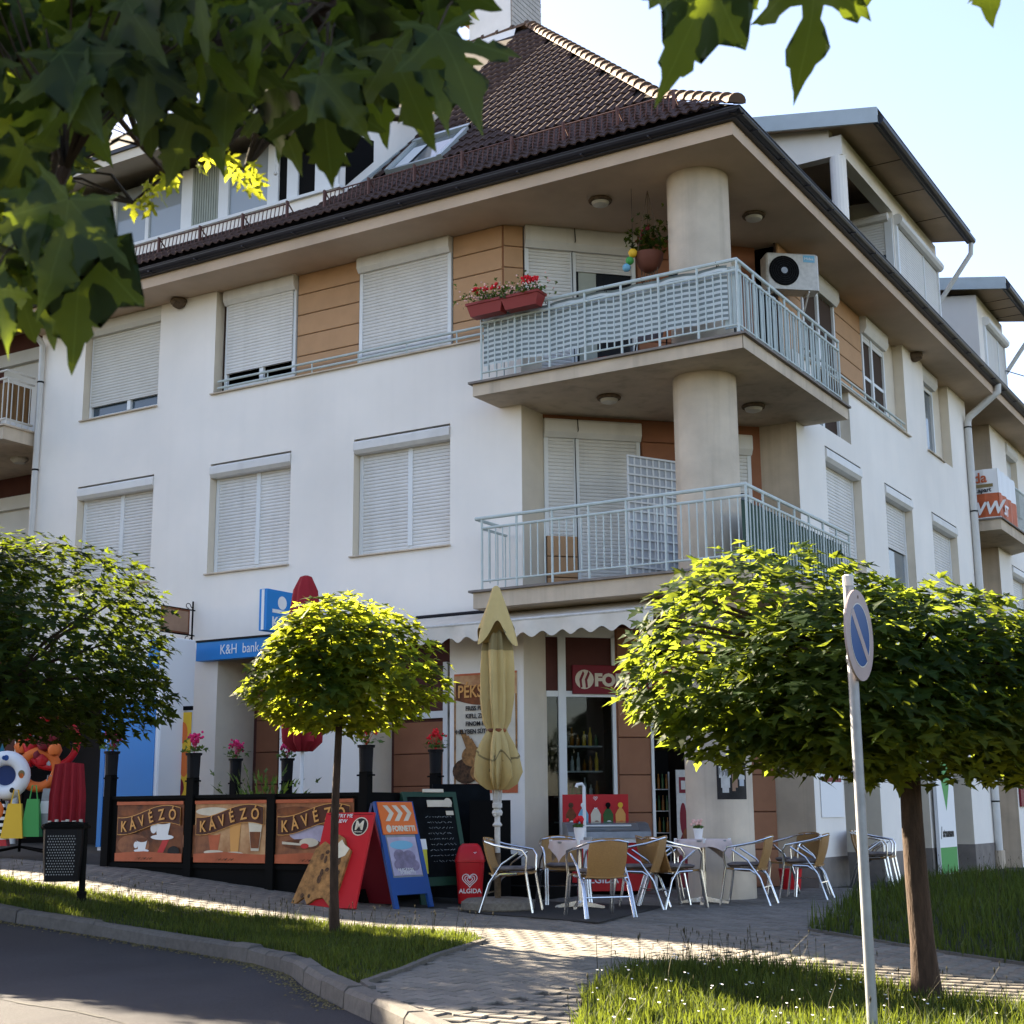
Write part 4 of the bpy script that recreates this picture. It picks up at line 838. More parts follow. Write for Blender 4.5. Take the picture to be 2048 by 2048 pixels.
# thin concrete edging between lawn and paving
def edging(pl, nm='edging'):
    mb = MB()
    for a, b in zip(pl, pl[1:]):
        a, b = Vector(a), Vector(b); n_ = (b-a).normalized(); n_ = Vector((n_.y, -n_.x))*.025
        q = lambda p, z: (p.x, p.y, gz(p.x, p.y)+z)
        mb.loft([[q(a-n_, -.1), q(a+n_, -.1), q(a+n_, .022), q(a-n_, .022)], [q(b-n_, -.1), q(b+n_, -.1), q(b+n_, .022), q(b-n_, .022)]])
    o = mb.build(nm, 'kerb'); o['kind'] = 'structure'
edging([(-5.75, 7.74), (-5.95, 7.92), (-6.15, 8.65), (-6.45, 9.5), (-6.74, 10.62)]); edging(BACKL[:5]); edging([BACKL[0], BACKL[-1], BACKL[-2]])
LEAVES = [(-590,1436,2021,-671,1461,1873), (-628,1616,2167,-650,1698,2070), (-512,1587,2083,-562,1673,1939), (-556,1979,2327,-595,2104,2298), (-351,1783,2171,-360,1870,2084), (-754,1640,2247,-793,1752,2194), (-889,1306,1971,-819,1305,1833), (-976,1331,1985,-946,1382,1861), (-1038,1274,1919,-1086,1356,1824), (-1121,1469,2083,-1129,1532,1970), (-1175,1350,2002,-1238,1417,1927), (-1201,1286,2021,-1192,1261,1875), (-1298,1473,2073,-1269,1521,1963), (-1260,1084,1759,-1274,1076,1610), (-1297,1144,1728,-1343,1169,1578), (-1439,1213,1836,-1438,1267,1711), (-1377,1122,1752,-1353,1088,1616), (-1256,1275,1954,-1271,1247,1842), (-1426,1495,2107,-1416,1490,1991), (-1501,1218,1739,-1551,1291,1682), (-1288,1003,1634,-1300,1064,1563), (-1515,1272,1796,-1480,1264,1669), (-1120,1362,2065,-1134,1440,1985), (-1044,1487,2078,-988,1487,1952), (-996,1307,2065,-951,1379,2006), (-1090,1232,2037,-1103,1186,1945), (-1173,1185,1995,-1088,1182,1880), (-1287,1162,1993,-1391,1191,1933), (-1248,1049,1926,-1194,1066,1814), (-1380,1084,1942,-1383,1067,1825), (-1254,1197,1955,-1323,1269,1891), (-1270,1078,1886,-1363,1111,1818), (-1369,1425,2159,-1522,1471,2139), (-2134,1623,2426,-2200,1693,2377), (-1285,1235,2147,-1323,1342,2113), (-1194,1371,2103,-1186,1393,2002), (-1706,1989,2685,-1649,1916,2525), (-1392,1490,2205,-1296,1498,2115), (-1415,1925,2552,-1394,1940,2462), (-1502,1791,2546,-1560,1895,2539), (-2105,1767,2523,-2066,1711,2391), (-1498,1929,2424,-1529,1924,2338), (-1490,1218,1908,-1597,1241,1863), (-1244,1067,1933,-1238,1074,1860), (-1733,1791,2478,-1834,1817,2467), (-1684,1269,1866,-1798,1334,1813), (-1904,1499,2043,-1965,1562,1985), (-1403,1115,1848,-1424,1212,1829), (-1346,1723,2348,-1275,1748,2300), (-1672,1229,2090,-1730,1248,2004), (-1078,1405,2118,-1029,1463,2117), (-1628,1317,2065,-1645,1268,1980), (-1652,1761,2517,-1704,1750,2451), (-1532,2062,2523,-1548,2188,2539), (-1316,1300,2187,-1288,1243,2049), (-2282,1667,2614,-2145,1656,2482), (-1832,1369,2347,-1858,1453,2341), (-2100,1770,2603,-2120,1675,2498), (-1420,1071,2031,-1517,1054,1990), (-1481,1375,2129,-1509,1329,2048), (-1077,1099,2002,-1091,1114,1899), (-1539,1167,1975,-1519,1234,1906), (-1194,1334,2078,-1220,1339,1996), (-1781,1544,2480,-1832,1541,2420), (-2104,1554,2469,-2051,1577,2375), (-1526,2048,2589,-1562,2060,2516), (-1654,1951,2525,-1692,2060,2496), (-1294,1823,2378,-1328,1944,2360), (-1175,1432,2119,-1266,1500,2088), (-1535,1217,1814,-1527,1254,1745), (-1694,1583,2397,-1829,1665,2404), (-1929,1400,2444,-1930,1352,2338), (-1913,1622,2341,-1838,1670,2267), (-983,1350,2023,-1079,1382,2018), (-1319,1360,2198,-1453,1354,2220), (-1622,1234,2147,-1689,1259,2069), (-1288,1093,2064,-1373,1125,2025), (-970,1362,2072,-925,1418,2042), (-2121,1680,2432,-2162,1736,2383), (-1507,1929,2612,-1599,2007,2606), (-2036,1690,2415,-2026,1776,2422), (-1247,1808,2391,-1210,1882,2364), (-1296,1516,2226,-1334,1531,2161), (-1426,1336,2255,-1539,1359,2211), (-1710,1306,2270,-1784,1331,2235), (-1962,1523,2017,-1994,1588,1964), (-1402,1541,2331,-1504,1626,2307), (-1594,1745,2444,-1625,1754,2369), (-1885,1633,2496,-1957,1749,2505), (-1030,1408,2118,-1020,1425,2014), (-1649,1314,2156,-1647,1400,2125), (-1774,1729,2473,-1671,1671,2330), (-1361,1356,2209,-1454,1427,2170), (-1669,1266,1986,-1689,1240,1918), (-1219,1153,1958,-1213,1159,1850), (-1176,1325,2140,-1315,1360,2152), (-1438,1088,2119,-1558,1104,2078), (-1595,2114,2605,-1663,2151,2558), (-1793,1426,2185,-1868,1553,2147), (-1412,1839,2498,-1443,1981,2478), (-1186,1087,1994,-1136,1104,1901), (-1582,1580,2361,-1611,1467,2273), (-1326,1189,2069,-1390,1282,2053), (-1941,1803,2636,-1876,1832,2550), (-2222,1654,2398,-2357,1741,2394), (-1640,1189,2258,-1697,1234,2200), (-2105,1544,2408,-2134,1640,2398), (-2076,1606,2171,-2174,1721,2162), (-1639,1280,2194,-1691,1217,2165), (-1377,1828,2506,-1334,1743,2365), (-2212,1797,2176,-2273,1873,2112), (-1128,1458,2116,-1068,1446,1985), (-1460,1336,2264,-1586,1379,2242), (-1673,1321,2342,-1636,1251,2226), (-1287,1052,1740,-1276,1049,1658), (-1608,1402,2133,-1550,1393,2003), (-1318,1063,1834,-1353,1059,1758), (-1497,1173,2131,-1453,1151,2033), (-1101,1223,1959,-1158,1267,1915), (-2011,1603,2457,-2126,1606,2448), (-1539,1351,2185,-1603,1407,2125), (-1625,1273,2250,-1630,1251,2155), (-1117,1216,2096,-1183,1295,2064), (-1372,1367,2122,-1373,1345,2037), (-1516,1132,1840,-1484,1141,1737), (-1216,1377,2158,-1285,1454,2125), (-1290,1806,2450,-1199,1763,2339), (-2132,1665,2299,-2307,1719,2275), (-1770,1600,2317,-1711,1562,2176), (-1382,1314,2182,-1368,1323,2108), (-1208,1783,2441,-1157,1757,2339), (-1697,1431,2097,-1683,1437,2001), (-1550,1296,2062,-1688,1292,2043), (-1502,1237,2209,-1456,1216,2083), (-2085,1739,2286,-2072,1697,2197), (-1027,1299,2057,-945,1349,1998), (-1360,1020,1826,-1465,978,1796), (-1200,1459,2171,-1160,1604,2226), (-1502,1242,1986,-1469,1235,1890), (-1372,1733,2321,-1394,1758,2250), (-1738,1545,2435,-1621,1512,2306), (-1710,1713,2569,-1730,1744,2510), (-1218,1267,2157,-1191,1374,2165), (-1827,1476,2458,-1907,1534,2397), (-1518,1260,2137,-1518,1212,2024), (-1210,1058,1892,-1304,1055,1845), (-1455,1728,2279,-1479,1791,2240), (-1135,1409,2169,-1137,1493,2138), (-1907,1525,2481,-1986,1512,2419), (-1867,1523,2306,-1954,1630,2264), (-1418,1158,2087,-1464,1253,2074), (-1144,1206,2014,-1220,1187,1940), (-999,1219,1904,-957,1274,1830), (-1566,1748,2541,-1511,1739,2424), (-1299,1256,2031,-1344,1332,2004), (-1021,1265,1965,-1005,1277,1884), (-1302,1072,1781,-1341,1043,1706), (-1139,1108,2010,-1113,1106,1923), (-914,1312,2062,-862,1419,2040), (-1916,1564,2371,-1835,1513,2221), (-1842,1482,2068,-1798,1526,1980), (-1319,1560,2192,-1282,1530,2090), (-1670,1262,2098,-1718,1219,2052), (-1372,1662,2366,-1324,1641,2243), (-1885,1625,2287,-1906,1552,2227), (-1365,1050,1703,-1375,1139,1689), (-2201,1747,2371,-2368,1845,2361), (-1730,1318,2063,-1841,1397,2030), (-1604,1725,2336,-1597,1653,2239), (-1274,1080,1976,-1225,1105,1904), (-2076,1773,2729,-2054,1663,2608), (-1262,1114,2090,-1230,1137,2010), (-1593,1743,2381,-1752,1796,2407), (-1671,1761,2550,-1649,1739,2439), (-1238,1551,2301,-1252,1660,2280), (-1982,1629,2618,-1997,1618,2528), (-1230,1108,1957,-1230,1126,1869), (-1490,1521,2222,-1460,1606,2171), (-1291,1192,2025,-1325,1211,1952), (-1698,1602,2364,-1841,1643,2363), (-1262,1492,2244,-1307,1606,2240), (-1334,1085,1922,-1382,1133,1844), (-2186,1651,2242,-2281,1650,2195), (-1802,1399,2147,-1817,1440,2081), (-1954,1501,2053,-1953,1600,2040), (-2053,1726,2223,-2013,1659,2121), (-1431,1724,2457,-1429,1843,2424), (-1779,1816,2550,-1710,1830,2440), (-1519,1334,2142,-1562,1312,2065), (-1071,1425,2051,-1037,1510,2011), (-1444,2118,2649,-1389,2190,2586), (-1407,1612,2230,-1514,1622,2243), (-1463,1340,2176,-1485,1380,2127), (-1421,1785,2293,-1511,1817,2232), (-1502,1273,2195,-1512,1292,2104), (-1328,984,2027,-1315,999,1940), (-1990,1543,2539,-1959,1530,2407), (-1867,1448,2279,-2000,1496,2269), (-1447,1444,2208,-1323,1436,2139), (-1971,1532,2280,-1921,1475,2137), (-1438,1763,2505,-1459,1840,2475), (-1780,1738,2612,-1775,1773,2528), (-1542,2102,2724,-1611,2132,2669), (-1468,1169,2102,-1476,1094,2007), (-1123,1502,2210,-1115,1463,2105), (-1445,1053,2070,-1580,1091,2039), (-1952,1693,2510,-1904,1666,2402), (-1482,1187,1846,-1478,1212,1776), (-1735,1692,2407,-1801,1690,2361), (-2188,1699,2539,-2299,1731,2522), (-1833,1574,2222,-1791,1545,2101), (-1371,1046,1957,-1448,1033,1876), (-1501,1731,2347,-1550,1673,2288), (-1929,1453,2023,-1963,1494,1973), (-1916,1829,2515,-1882,1891,2443), (-1587,1195,1794,-1619,1285,1739), (-1217,1547,2272,-1266,1668,2265), (-2094,1705,2616,-2154,1708,2553), (-2175,1687,2269,-2264,1755,2235), (-1636,1711,2342,-1681,1836,2329), (-1227,1430,2251,-1200,1442,2154), (-2016,1493,2225,-1958,1409,2112), (-1390,1030,1808,-1403,1088,1762), (-1381,1502,2227,-1319,1529,2172), (-1276,1243,2102,-1213,1276,2060), (-1172,1231,2063,-1165,1168,1967), (-1999,1493,2365,-1988,1535,2311), (-1673,1601,2398,-1708,1739,2441), (-1008,1419,2170,-972,1506,2130), (-1449,1213,1851,-1550,1205,1837), (-2017,1665,2267,-1908,1621,2130), (-1009,1388,2079,-987,1467,2027), (-1594,1418,2147,-1591,1348,2055), (-1387,1725,2359,-1387,1716,2238), (-1384,1531,2293,-1499,1605,2301), (-1739,1554,2412,-1758,1588,2345), (-2041,1543,2534,-2068,1562,2434), (-1545,1300,2039,-1558,1237,1938), (-2190,1765,2193,-2229,1709,2109), (-1637,1488,2378,-1607,1469,2284), (-1400,1075,2116,-1446,1090,2049), (-1386,1390,2114,-1341,1352,2011), (-1376,1183,2123,-1480,1265,2083), (-1881,1600,2351,-1938,1641,2300), (-1520,1175,2021,-1444,1142,1875), (-1256,1418,2115,-1300,1436,2043), (-1698,2054,2547,-1771,2131,2519), (-1808,1381,1999,-1900,1430,1959), (-1629,1463,2277,-1703,1457,2244), (-1891,1924,2567,-1816,1872,2438), (-1144,1301,2138,-1078,1266,1992), (-1736,1423,2162,-1763,1524,2153), (-1377,1590,2337,-1422,1602,2265), (-1060,1189,1988,-1099,1200,1902), (-1054,1521,2154,-1099,1618,2099), (-1542,1147,2036,-1540,1236,2025), (-1688,1436,2072,-1765,1511,2013)]
YOUNG = [(-1874,1759,2152,-1874,1768,2115), (-1792,1730,2117,-1810,1726,2088), (-1871,1797,2195,-1837,1817,2200), (-1816,1733,2164,-1811,1745,2129), (-1777,1742,2175,-1788,1742,2148), (-1796,1786,2183,-1816,1781,2156), (-1804,1787,2210,-1795,1801,2176), (-1692,1739,2210,-1681,1753,2181), (-1769,1840,2250,-1773,1845,2219), (-1684,1782,2211,-1664,1797,2195), (-1678,1795,2208,-1653,1814,2190), (-1669,1806,2188,-1673,1812,2155), (-1641,1802,2170,-1621,1818,2155), (-1589,1762,2160,-1586,1770,2135), (-1690,1883,2198,-1686,1895,2162), (-1612,1778,2123,-1583,1800,2106), (-1637,1716,2261,-1666,1698,2263), (-1666,1735,2257,-1638,1753,2249), (-1653,1716,2228,-1621,1733,2240), (-1636,1727,2271,-1623,1743,2237), (-1814,1726,2135,-1796,1742,2112), (-1772,1727,2135,-1767,1737,2106), (-1706,1833,2221,-1718,1836,2182), (-1594,1762,2143,-1607,1761,2116), (-1684,1890,2211,-1689,1894,2182), (-2027,1634,1903,-2000,1647,1919), (-1614,1759,2137,-1619,1763,2110), (-1806,1781,2186,-1835,1769,2162), (-1769,1815,2222,-1758,1828,2199), (-1794,1632,2456,-1767,1648,2460), (-1773,1654,2446,-1793,1649,2419), (-1743,1654,2456,-1710,1675,2450), (-1693,1742,2426,-1671,1759,2411), (-1693,1762,2420,-1717,1751,2403), (-1683,1770,2446,-1675,1783,2411)]
BOUGH_A = [(-2.825,1.336,2.761), (-1.961,1.366,2.332), (-1.608,1.380,2.172), (-1.366,1.417,2.133), (-1.139,1.432,2.142), (-0.943,1.486,2.166), (-0.721,1.554,2.194), (-0.522,1.671,2.205), (-0.334,1.838,2.233)]
BOUGH_B = [(-1.961,1.366,2.332), (-1.599,1.295,2.057), (-1.416,1.209,1.883), (-1.407,1.173,1.805)]
SPRIG_A = [(-1.608,1.380,2.172), (-1.747,1.651,2.188), (-1.784,1.748,2.185), (-1.806,1.741,2.161), (-1.840,1.727,2.132)]
SPRIG_B = [(-1.366,1.417,2.133), (-1.694,1.735,2.219), (-1.695,1.794,2.218), (-1.660,1.822,2.188), (-1.652,1.834,2.160)]
# ------------------------------------------------------------------ vegetation
def tessellate(pts):
    return tessellate_polygon([[Vector((x, y, 0)) for x, y in pts]])
HALF_BIG = [(0, 0), (.07, -.09), (.16, -.07), (.22, -.12), (.34, -.13), (.47, -.17), (.38, -.09), (.40, -.05), (.29, -.03), (.21, .03), (.14, .10), (.21, .14), (.31, .18), (.37, .15), (.45, .24), (.53, .22), (.57, .31), (.66, .36), (.75, .47), (.63, .43), (.59, .47), (.50, .42), (.44, .45), (.36, .37), (.24, .32), (.13, .30), (.11, .40), (.17, .52), (.15, .58), (.27, .68), (.20, .70), (.23, .78), (.15, .79), (.13, .88), (.08, .93), (.045, 1.03)]
def outline(half, tip=1.12, jit=0, sd=0):
    r = random.Random(sd); h = [(x*(1+r.uniform(-jit, jit)), y*(1+r.uniform(-jit, jit))) for x, y in half[1:]]
    h2 = [(x*(1+r.uniform(-jit, jit)), y*(1+r.uniform(-jit, jit))) for x, y in half[1:]]
    return [(0, 0)]+h+[(0, tip)]+[(-x, y) for x, y in h2[::-1]]
def leaf_mesh(sd):
    o = outline(HALF_BIG, 1.14, .07, sd); me = bpy.data.meshes.new('leaf'); bm = bmesh.new(); r = random.Random(sd)
    f = bm.faces.new([bm.verts.new((x, y, 0)) for x, y in o]); bmesh.ops.triangulate(bm, faces=[f])
    bmesh.ops.subdivide_edges(bm, edges=bm.edges[:], cuts=1)
    fold, dr, cv = r.uniform(.05, .22), r.uniform(.08, .25), r.uniform(-.1, .15)
    for v in bm.verts:
        x, y = v.co.x, v.co.y; v.co.z = abs(x)*fold-dr*y*y*.6-cv*x*x+.02*math.sin(9*x+5*y)
        if abs(x) < .004: v.co.z -= .004
    bm.to_mesh(me); bm.free(); me.materials.append(M('leaf_near')); me.polygons.foreach_set('use_smooth', [True]*len(me.polygons)); return me
LM = [leaf_mesh(k) for k in range(5)]
tree_b = thing('maple_tree', 'large leafy maple whose boughs hang into the top of the view close to the camera', 'tree', (-3.9, .3, gz(-3.9, .3)))
TB = Vector(tree_b.location)
def tb(mb, n, m, parent=None, **k): return mb.build(n, m, parent or tree_b, origin=TB, **k)
b0 = Vector(BOUGH_A[0]); trunk = [(-3.9, .3, gz(-3.9, .3)-.1), (-3.88, .32, .6), (-3.9, .3, 1.8), (-3.8, .4, 2.8), (-4.1, .8, 4.6), (-4.4, 1.2, 6.2)]
tb(MB().tube(trunk, [.2, .17, .15, .14, .09, .04], 14), 'trunk', 'bark_brown', smooth=True)
mb = MB(); mb.tube([(-3.82, .38, 2.5), tuple((Vector((-3.82, .38, 2.5))+b0)/2+Vector((0, 0, .25))), *BOUGH_A], [.06, .045, .035, .026, .022, .018, .015, .012, .009, .007, .005], 8); mb.tube(BOUGH_B, [.02, .014, .009, .006], 6)
mb.tube(SPRIG_A, [.007, .005, .004, .003, .002], 5); mb.tube(SPRIG_B, [.007, .005, .004, .003, .002], 5)
mb.tube([(-3.85, .35, 3.0), (-4.6, 1.4, 3.6), (-5.2, 2.3, 4.0)], [.06, .04, .02], 7)
tb(mb, 'branch', 'bark_brown')
def leaf_mat(A, T, tilt, roll):
    y = (T-A); L = y.length/1.14; y.normalize(); v = (Vector((0, 0, 1.05))-A).normalized()
    z = (v+tilt).normalized(); z = (z-y*z.dot(y)).normalized(); x = y.cross(z)
    return Matrix(((x.x, y.x, z.x, 0), (x.y, y.y, z.y, 0), (x.z, y.z, z.z, 0), (0, 0, 0, 1))), L
pet = MB(); rr = random.Random(3); bpts = [Vector(p) for p in BOUGH_A+BOUGH_B+SPRIG_A+SPRIG_B]
for i, q in enumerate(LEAVES):
    A, T = Vector(q[:3])/1000, Vector(q[3:])/1000
    m, L = leaf_mat(A, T, Vector((rr.gauss(0, .5), rr.gauss(0, .5), rr.gauss(.1, .5))), 0)
    o = piece('leaf', LM[rr.randrange(5)], tree_b, A-TB); o.rotation_euler = m.to_euler(); o.scale = (L*rr.uniform(.78, .98), L, L)
    near = min(bpts, key=lambda p: (p-A).length); d = near-A; e = A+d.normalized()*min(d.length, .12)+Vector((0, 0, .01)); pet.tube([tuple(A), tuple(A.lerp(e, .5)+Vector((0, 0, .008))), tuple(e)], .0015, 4)
    if d.length > .12 and rr.random() < .4: pet.tube([tuple(e), tuple(e.lerp(near, .5)+Vector((rr.gauss(0, .02), 0, .02))), tuple(near)], [.0018, .003, .004], 4)
tb(pet, 'twig', 'twig')
ym = LM[1].copy(); ym.materials[0] = M('leaf_young')
for q in YOUNG:
    A, T = Vector(q[:3])/1000, Vector(q[3:])/1000; m, L = leaf_mat(A, T, Vector((rr.gauss(0, .8), rr.gauss(0, .8), rr.gauss(0, .8))), 0)
    o = piece('young_leaf', ym, tree_b, A-TB); o.rotation_euler = m.to_euler(); o.scale = (L, L, L)
# small-leaved crowns
HALF_S = [(0, 0), (.30, -.06), (.20, .12), (.34, .14), (.62, .40), (.34, .40), (.18, .42), (.22, .62), (.10, .78)]
SO = outline(HALF_S, 1.05); STRI = np.array(tessellate(SO)); SO = np.array(SO)
S3 = np.stack([SO[:, 0], SO[:, 1]-.3, np.abs(SO[:, 0])*.22-.10*SO[:, 1]**2], 1)
def unit(v): return v/np.maximum(np.linalg.norm(v, axis=-1, keepdims=True), 1e-6)
def leaves_np(P, N, D, size):
    z = unit(N); y = unit(D-z*(D*z).sum(1, keepdims=True)); x = np.cross(y, z)
    V = (S3[None, :, 0:1]*x[:, None]+S3[None, :, 1:2]*y[:, None]+S3[None, :, 2:3]*z[:, None])*size[:, None, None]+P[:, None]
    F = STRI[None]+(np.arange(len(P))*len(S3))[:, None, None]
    return V.reshape(-1, 3), F.reshape(-1, 3)
def crown(blobs, n, size, seed, up=1.0):
    g = np.random.default_rng(seed); Ps = []; Ns = []; Ds = []
    vol = np.array([b[3]**2 for b in blobs]); cnt = (n*vol/vol.sum()).astype(int)
    lob = unit(g.normal(size=(44, 3))); la = g.uniform(-.17, .20, 44)
    for (cx, cy, cz, r, ru, rd), k in zip(blobs, cnt):
        d = unit(g.normal(size=(k, 3))); fr = 1-np.abs(g.normal(0, .10, k)); inn = g.random(k) < .22; fr[inn] = g.uniform(.3, .9, inn.sum())
        bump = 1+(np.clip((d@lob.T-.82)/.18, 0, 1)*la).sum(1)
        fr = fr*bump*(1+g.normal(0, .03, k)); rz = np.where(d[:, 2] > 0, ru, rd)
        P = np.stack([cx+d[:, 0]*r*fr, cy+d[:, 1]*r*fr, cz+d[:, 2]*rz*fr], 1)
        out = d.copy(); out[:, 2] *= .6
        Ns.append(np.array([0, 0, up])+out*.45+g.normal(0, .30, (k, 3))); Ds.append(out*np.array([1, 1, .2])+np.array([0, 0, -.45])+g.normal(0, .35, (k, 3))); Ps.append(P)
    P, N, D = map(np.concatenate, (Ps, Ns, Ds)); return leaves_np(P, N, D, size*g.uniform(.7, 1.25, len(P)))
def globe_tree(label, x, y, blobs, n, size, tr, ztop, seed, lean=(0, 0), m='leaf', group='globe maples along the verge'):
    z0 = gz(x, y); t = thing('maple_tree', label, 'tree', (x, y, z0), 0, group); O = Vector((x, y, z0))
    mb = MB(); k = 10; pts = []; rs = []
    for i in range(k+1):
        f = i/k; pts.append((x+lean[0]*f+.012*math.sin(5*f+seed), y+lean[1]*f+.012*math.cos(4*f+seed), z0-.05+(ztop-z0+.1)*f)); rs.append(tr*(1.35 if i == 0 else 1.1 if i == 1 else 1-.25*f))
    mb.tube(pts, rs, 14); r = random.Random(seed); top = Vector(pts[-1])
    for b in blobs:
        for q in range(7):
            a = r.uniform(0, 6.28); e = Vector((b[0]+math.cos(a)*b[3]*.75, b[1]+math.sin(a)*b[3]*.75, b[2]+r.uniform(-.1, .8)*b[4])); mb.tube([tuple(top), tuple(top.lerp(e, .5)+Vector((0, 0, .12))), tuple(e)], [tr*.45, tr*.25, .006], 5)
    mb.build('trunk', 'bark_brown', t, True, O)
    V, F = crown(blobs, n, size, seed); mesh_np('crown', V-np.array(O), F, m, t, smooth=True); return t
globe_tree('smallest globe maple, thin trunk in the verge before the posters', -8.38, 10.70, [(-8.38, 10.70, 2.22, .90, .72, .42), (-8.5, 10.6, 2.5, .6, .47, .4)], 3000, .125, .042, 1.95, 21, m='leaf_sunlit')
u_ = lambda a, b=0: (-2.97+.8556*a-.5177*b, 10.35+.5177*a+.8556*b)
rt_ = [(*u_(-1.02, .1), 1.95, 1.04, .97, .60), (*u_(-.15), 1.88, 1.15, .76, .60), (*u_(.85, .2), 1.80, 1.05, .58, .55), (*u_(-.6, -.5), 1.8, .9, .7, .5)]
globe_tree('broad globe maple with thick brown trunk behind the parking sign', -2.97, 10.35, rt_, 11500, .118, .088, 1.75, 33, m='leaf')
globe_tree('dense shaded globe maple by the toy display and litter bin', -12.1, 9.75, [(-12.1, 9.75, 2.52, 1.70, 1.28, .68), (-13.0, 9.4, 2.9, 1.15, 1.25, .8)], 11500, .112, .08, 2.1, 45, m='leaf_shaded')
globe_tree('tall street maple further up the verge, outside the left edge of the view', -22, 11.0, [(-22, 11.45, 6.9, 2.25, 1.9, 1.9), (-23.5, 10.8, 6.3, 1.6, 1.7, 1.6)], 5200, .26, .16, 6.0, 46, m='leaf_shaded', group=None)
globe_tree('globe maple half out of view at the far right, behind the broad one', -2.05, 14.0, [(-1.75, 14.05, 2.25, 1.05, .95, .85)], 3600, .135, .07, 1.7, 57)
# unseen leaf mass of the big maple, added overhead and left for shade
V, F = crown([(-5.4, 2.6, 3.9, 1.25, 1.2, .9), (-4.4, .6, 4.6, 1.7, 1.4, 1.0), (-6.8, 2.4, 5.2, 1.4, 1.0, .8), (-1.6, 1.0, 3.55, 1.25, .5, .4), (-2.4, -.2, 3.5, 1.2, .5, .4)], 3000, .17, 71); mesh_np('crown', V-np.array(TB), F, 'leaf_shaded', tree_b, 'stuff', smooth=True)
# grass
def grass(name, label, poly, n, h, wd, seed, dense=None, m='grass', lean=.35, patch=1.3):
    g = np.random.default_rng(seed); xs = [p[0] for p in poly]; ys = [p[1] for p in poly]; X = g.uniform(min(xs), max(xs), n*3); Y = g.uniform(min(ys), max(ys), n*3)
    ok = inside(X, Y, poly); X, Y = X[ok][:n], Y[ok][:n]; n = len(X); Z = gz_np(X, Y)-.015
    pt = .5+.5*np.sin(X*2.1*patch+np.sin(Y*2.7)*1.5)*np.cos(Y*1.9*patch+np.sin(X*1.7))
    H = g.uniform(h[0], h[1], n)*(.55+.75*pt)*(g.random(n)**.3); a = g.uniform(0, 2*np.pi, n); b = g.uniform(0, 2*np.pi, n); ln = np.abs(g.normal(0, lean, n))*H
    wx, wy = np.cos(a)*wd, np.sin(a)*wd; lx, ly = np.cos(b)*ln, np.sin(b)*ln
    P = np.empty((n, 5, 3)); 
    for k, (s, f, hz) in enumerate(((-1, 0, 0), (1, 0, 0), (-.75, .3, .55), (.75, .3, .55), (0, 1, 1))):
        P[:, k, 0] = X+s*wx+f*lx; P[:, k, 1] = Y+s*wy+f*ly; P[:, k, 2] = Z+H*hz*np.where(f == 1, .94, 1)
    F = np.array([(0, 1, 3), (0, 3, 2), (2, 3, 4)])[None]+(np.arange(n)*5)[:, None, None]
    o = mesh_np(name, P.reshape(-1, 3), F.reshape(-1, 3), m, kind='stuff'); o['label'] = label; return o
VF = [(-5.05, 9.95), (-4.85, 10.45), (-4.3, 10.75), (-3.9, 10.82), (-3.0, 10.54), (-2.0, 10.29), (.6, 10.0), (.6, 5.4), (-3.4, 6.1), (-3.75, 6.5), (-4.16, 7.57), (-4.63, 8.49)]
grass('grass', 'long bright grass around the sign post', VF, 52000, (.06, .19), .0042, 1)
VS_ = [(-16, 9.75), *[p for p in KERB[2:9]], (-5.97, 7.92), (-6.17, 8.65), (-6.47, 9.5), (-6.72, 10.64), (-7.1, 11.02), (-7.9, 11.35), (-9.5, 11.4), (-12, 11.3), (-16, 11.15)]
grass('grass', 'short shaded grass on the verge behind the kerb', VS_, 46000, (.03, .10), .004, 2)
VB = [(-5.02, 13.67), (-3.5, 13.02), (-2.2, 12.72), (1.5, 12.4), (3, 26), (-6.4, 26), (-6.25, 21.5), (-5.72, 17.2)]
grass('grass', 'unmown grass patch beside the white house wall', VB, 42000, (.09, .30), .007, 3)
def stalks(name, poly, n, h, seed, edge=None):
    g = np.random.default_rng(seed); xs = [p[0] for p in poly]; ys = [p[1] for p in poly]; X = g.uniform(min(xs), max(xs), n*6); Y = g.uniform(min(ys), max(ys), n*6); ok = inside(X, Y, poly); X, Y = X[ok][:n], Y[ok][:n]
    V = []; F = []
    for x, y in zip(X, Y):
        z = gz(x, y); hh = g.uniform(*h); a, ln = g.uniform(0, 6.28), abs(g.normal(0, .42))*hh; tx, ty = x+math.cos(a)*ln, y+math.sin(a)*ln; w_ = .0024; k = len(V); c, s = math.cos(a+1.57)*w_, math.sin(a+1.57)*w_
        mx, my = x+(tx-x)*.35, y+(ty-y)*.35; V += [(x-c, y-s, z), (x+c, y+s, z), (mx+c, my+s, z+hh*.55), (mx-c, my-s, z+hh*.55), (tx+c*.6, ty+s*.6, z+hh), (tx-c*.6, ty-s*.6, z+hh)]; F += [(k, k+1, k+2), (k, k+2, k+3), (k+3, k+2, k+4), (k+3, k+4, k+5)]
        k = len(V); r = g.uniform(.003, .007); L = g.uniform(.02, .05); V += [(tx, ty, z+hh-.01), (tx+r, ty, z+hh+L*.5), (tx-r*.5, ty+r*.87, z+hh+L*.5), (tx-r*.5, ty-r*.87, z+hh+L*.5), (tx, ty, z+hh+L)]
        F += [(k, k+1, k+2), (k, k+2, k+3), (k, k+3, k+1), (k+4, k+2, k+1), (k+4, k+3, k+2), (k+4, k+1, k+3)]
    mesh_np(name, V, F, 'weed', kind='stuff')
stalks('weeds', VF, 170, (.12, .32), 5); stalks('weeds', [(-5.0, 9.9), (-4.85, 10.45), (-4.3, 10.75), (-3.9, 10.82), (-4.4, 10.2)], 60, (.12, .28), 6)
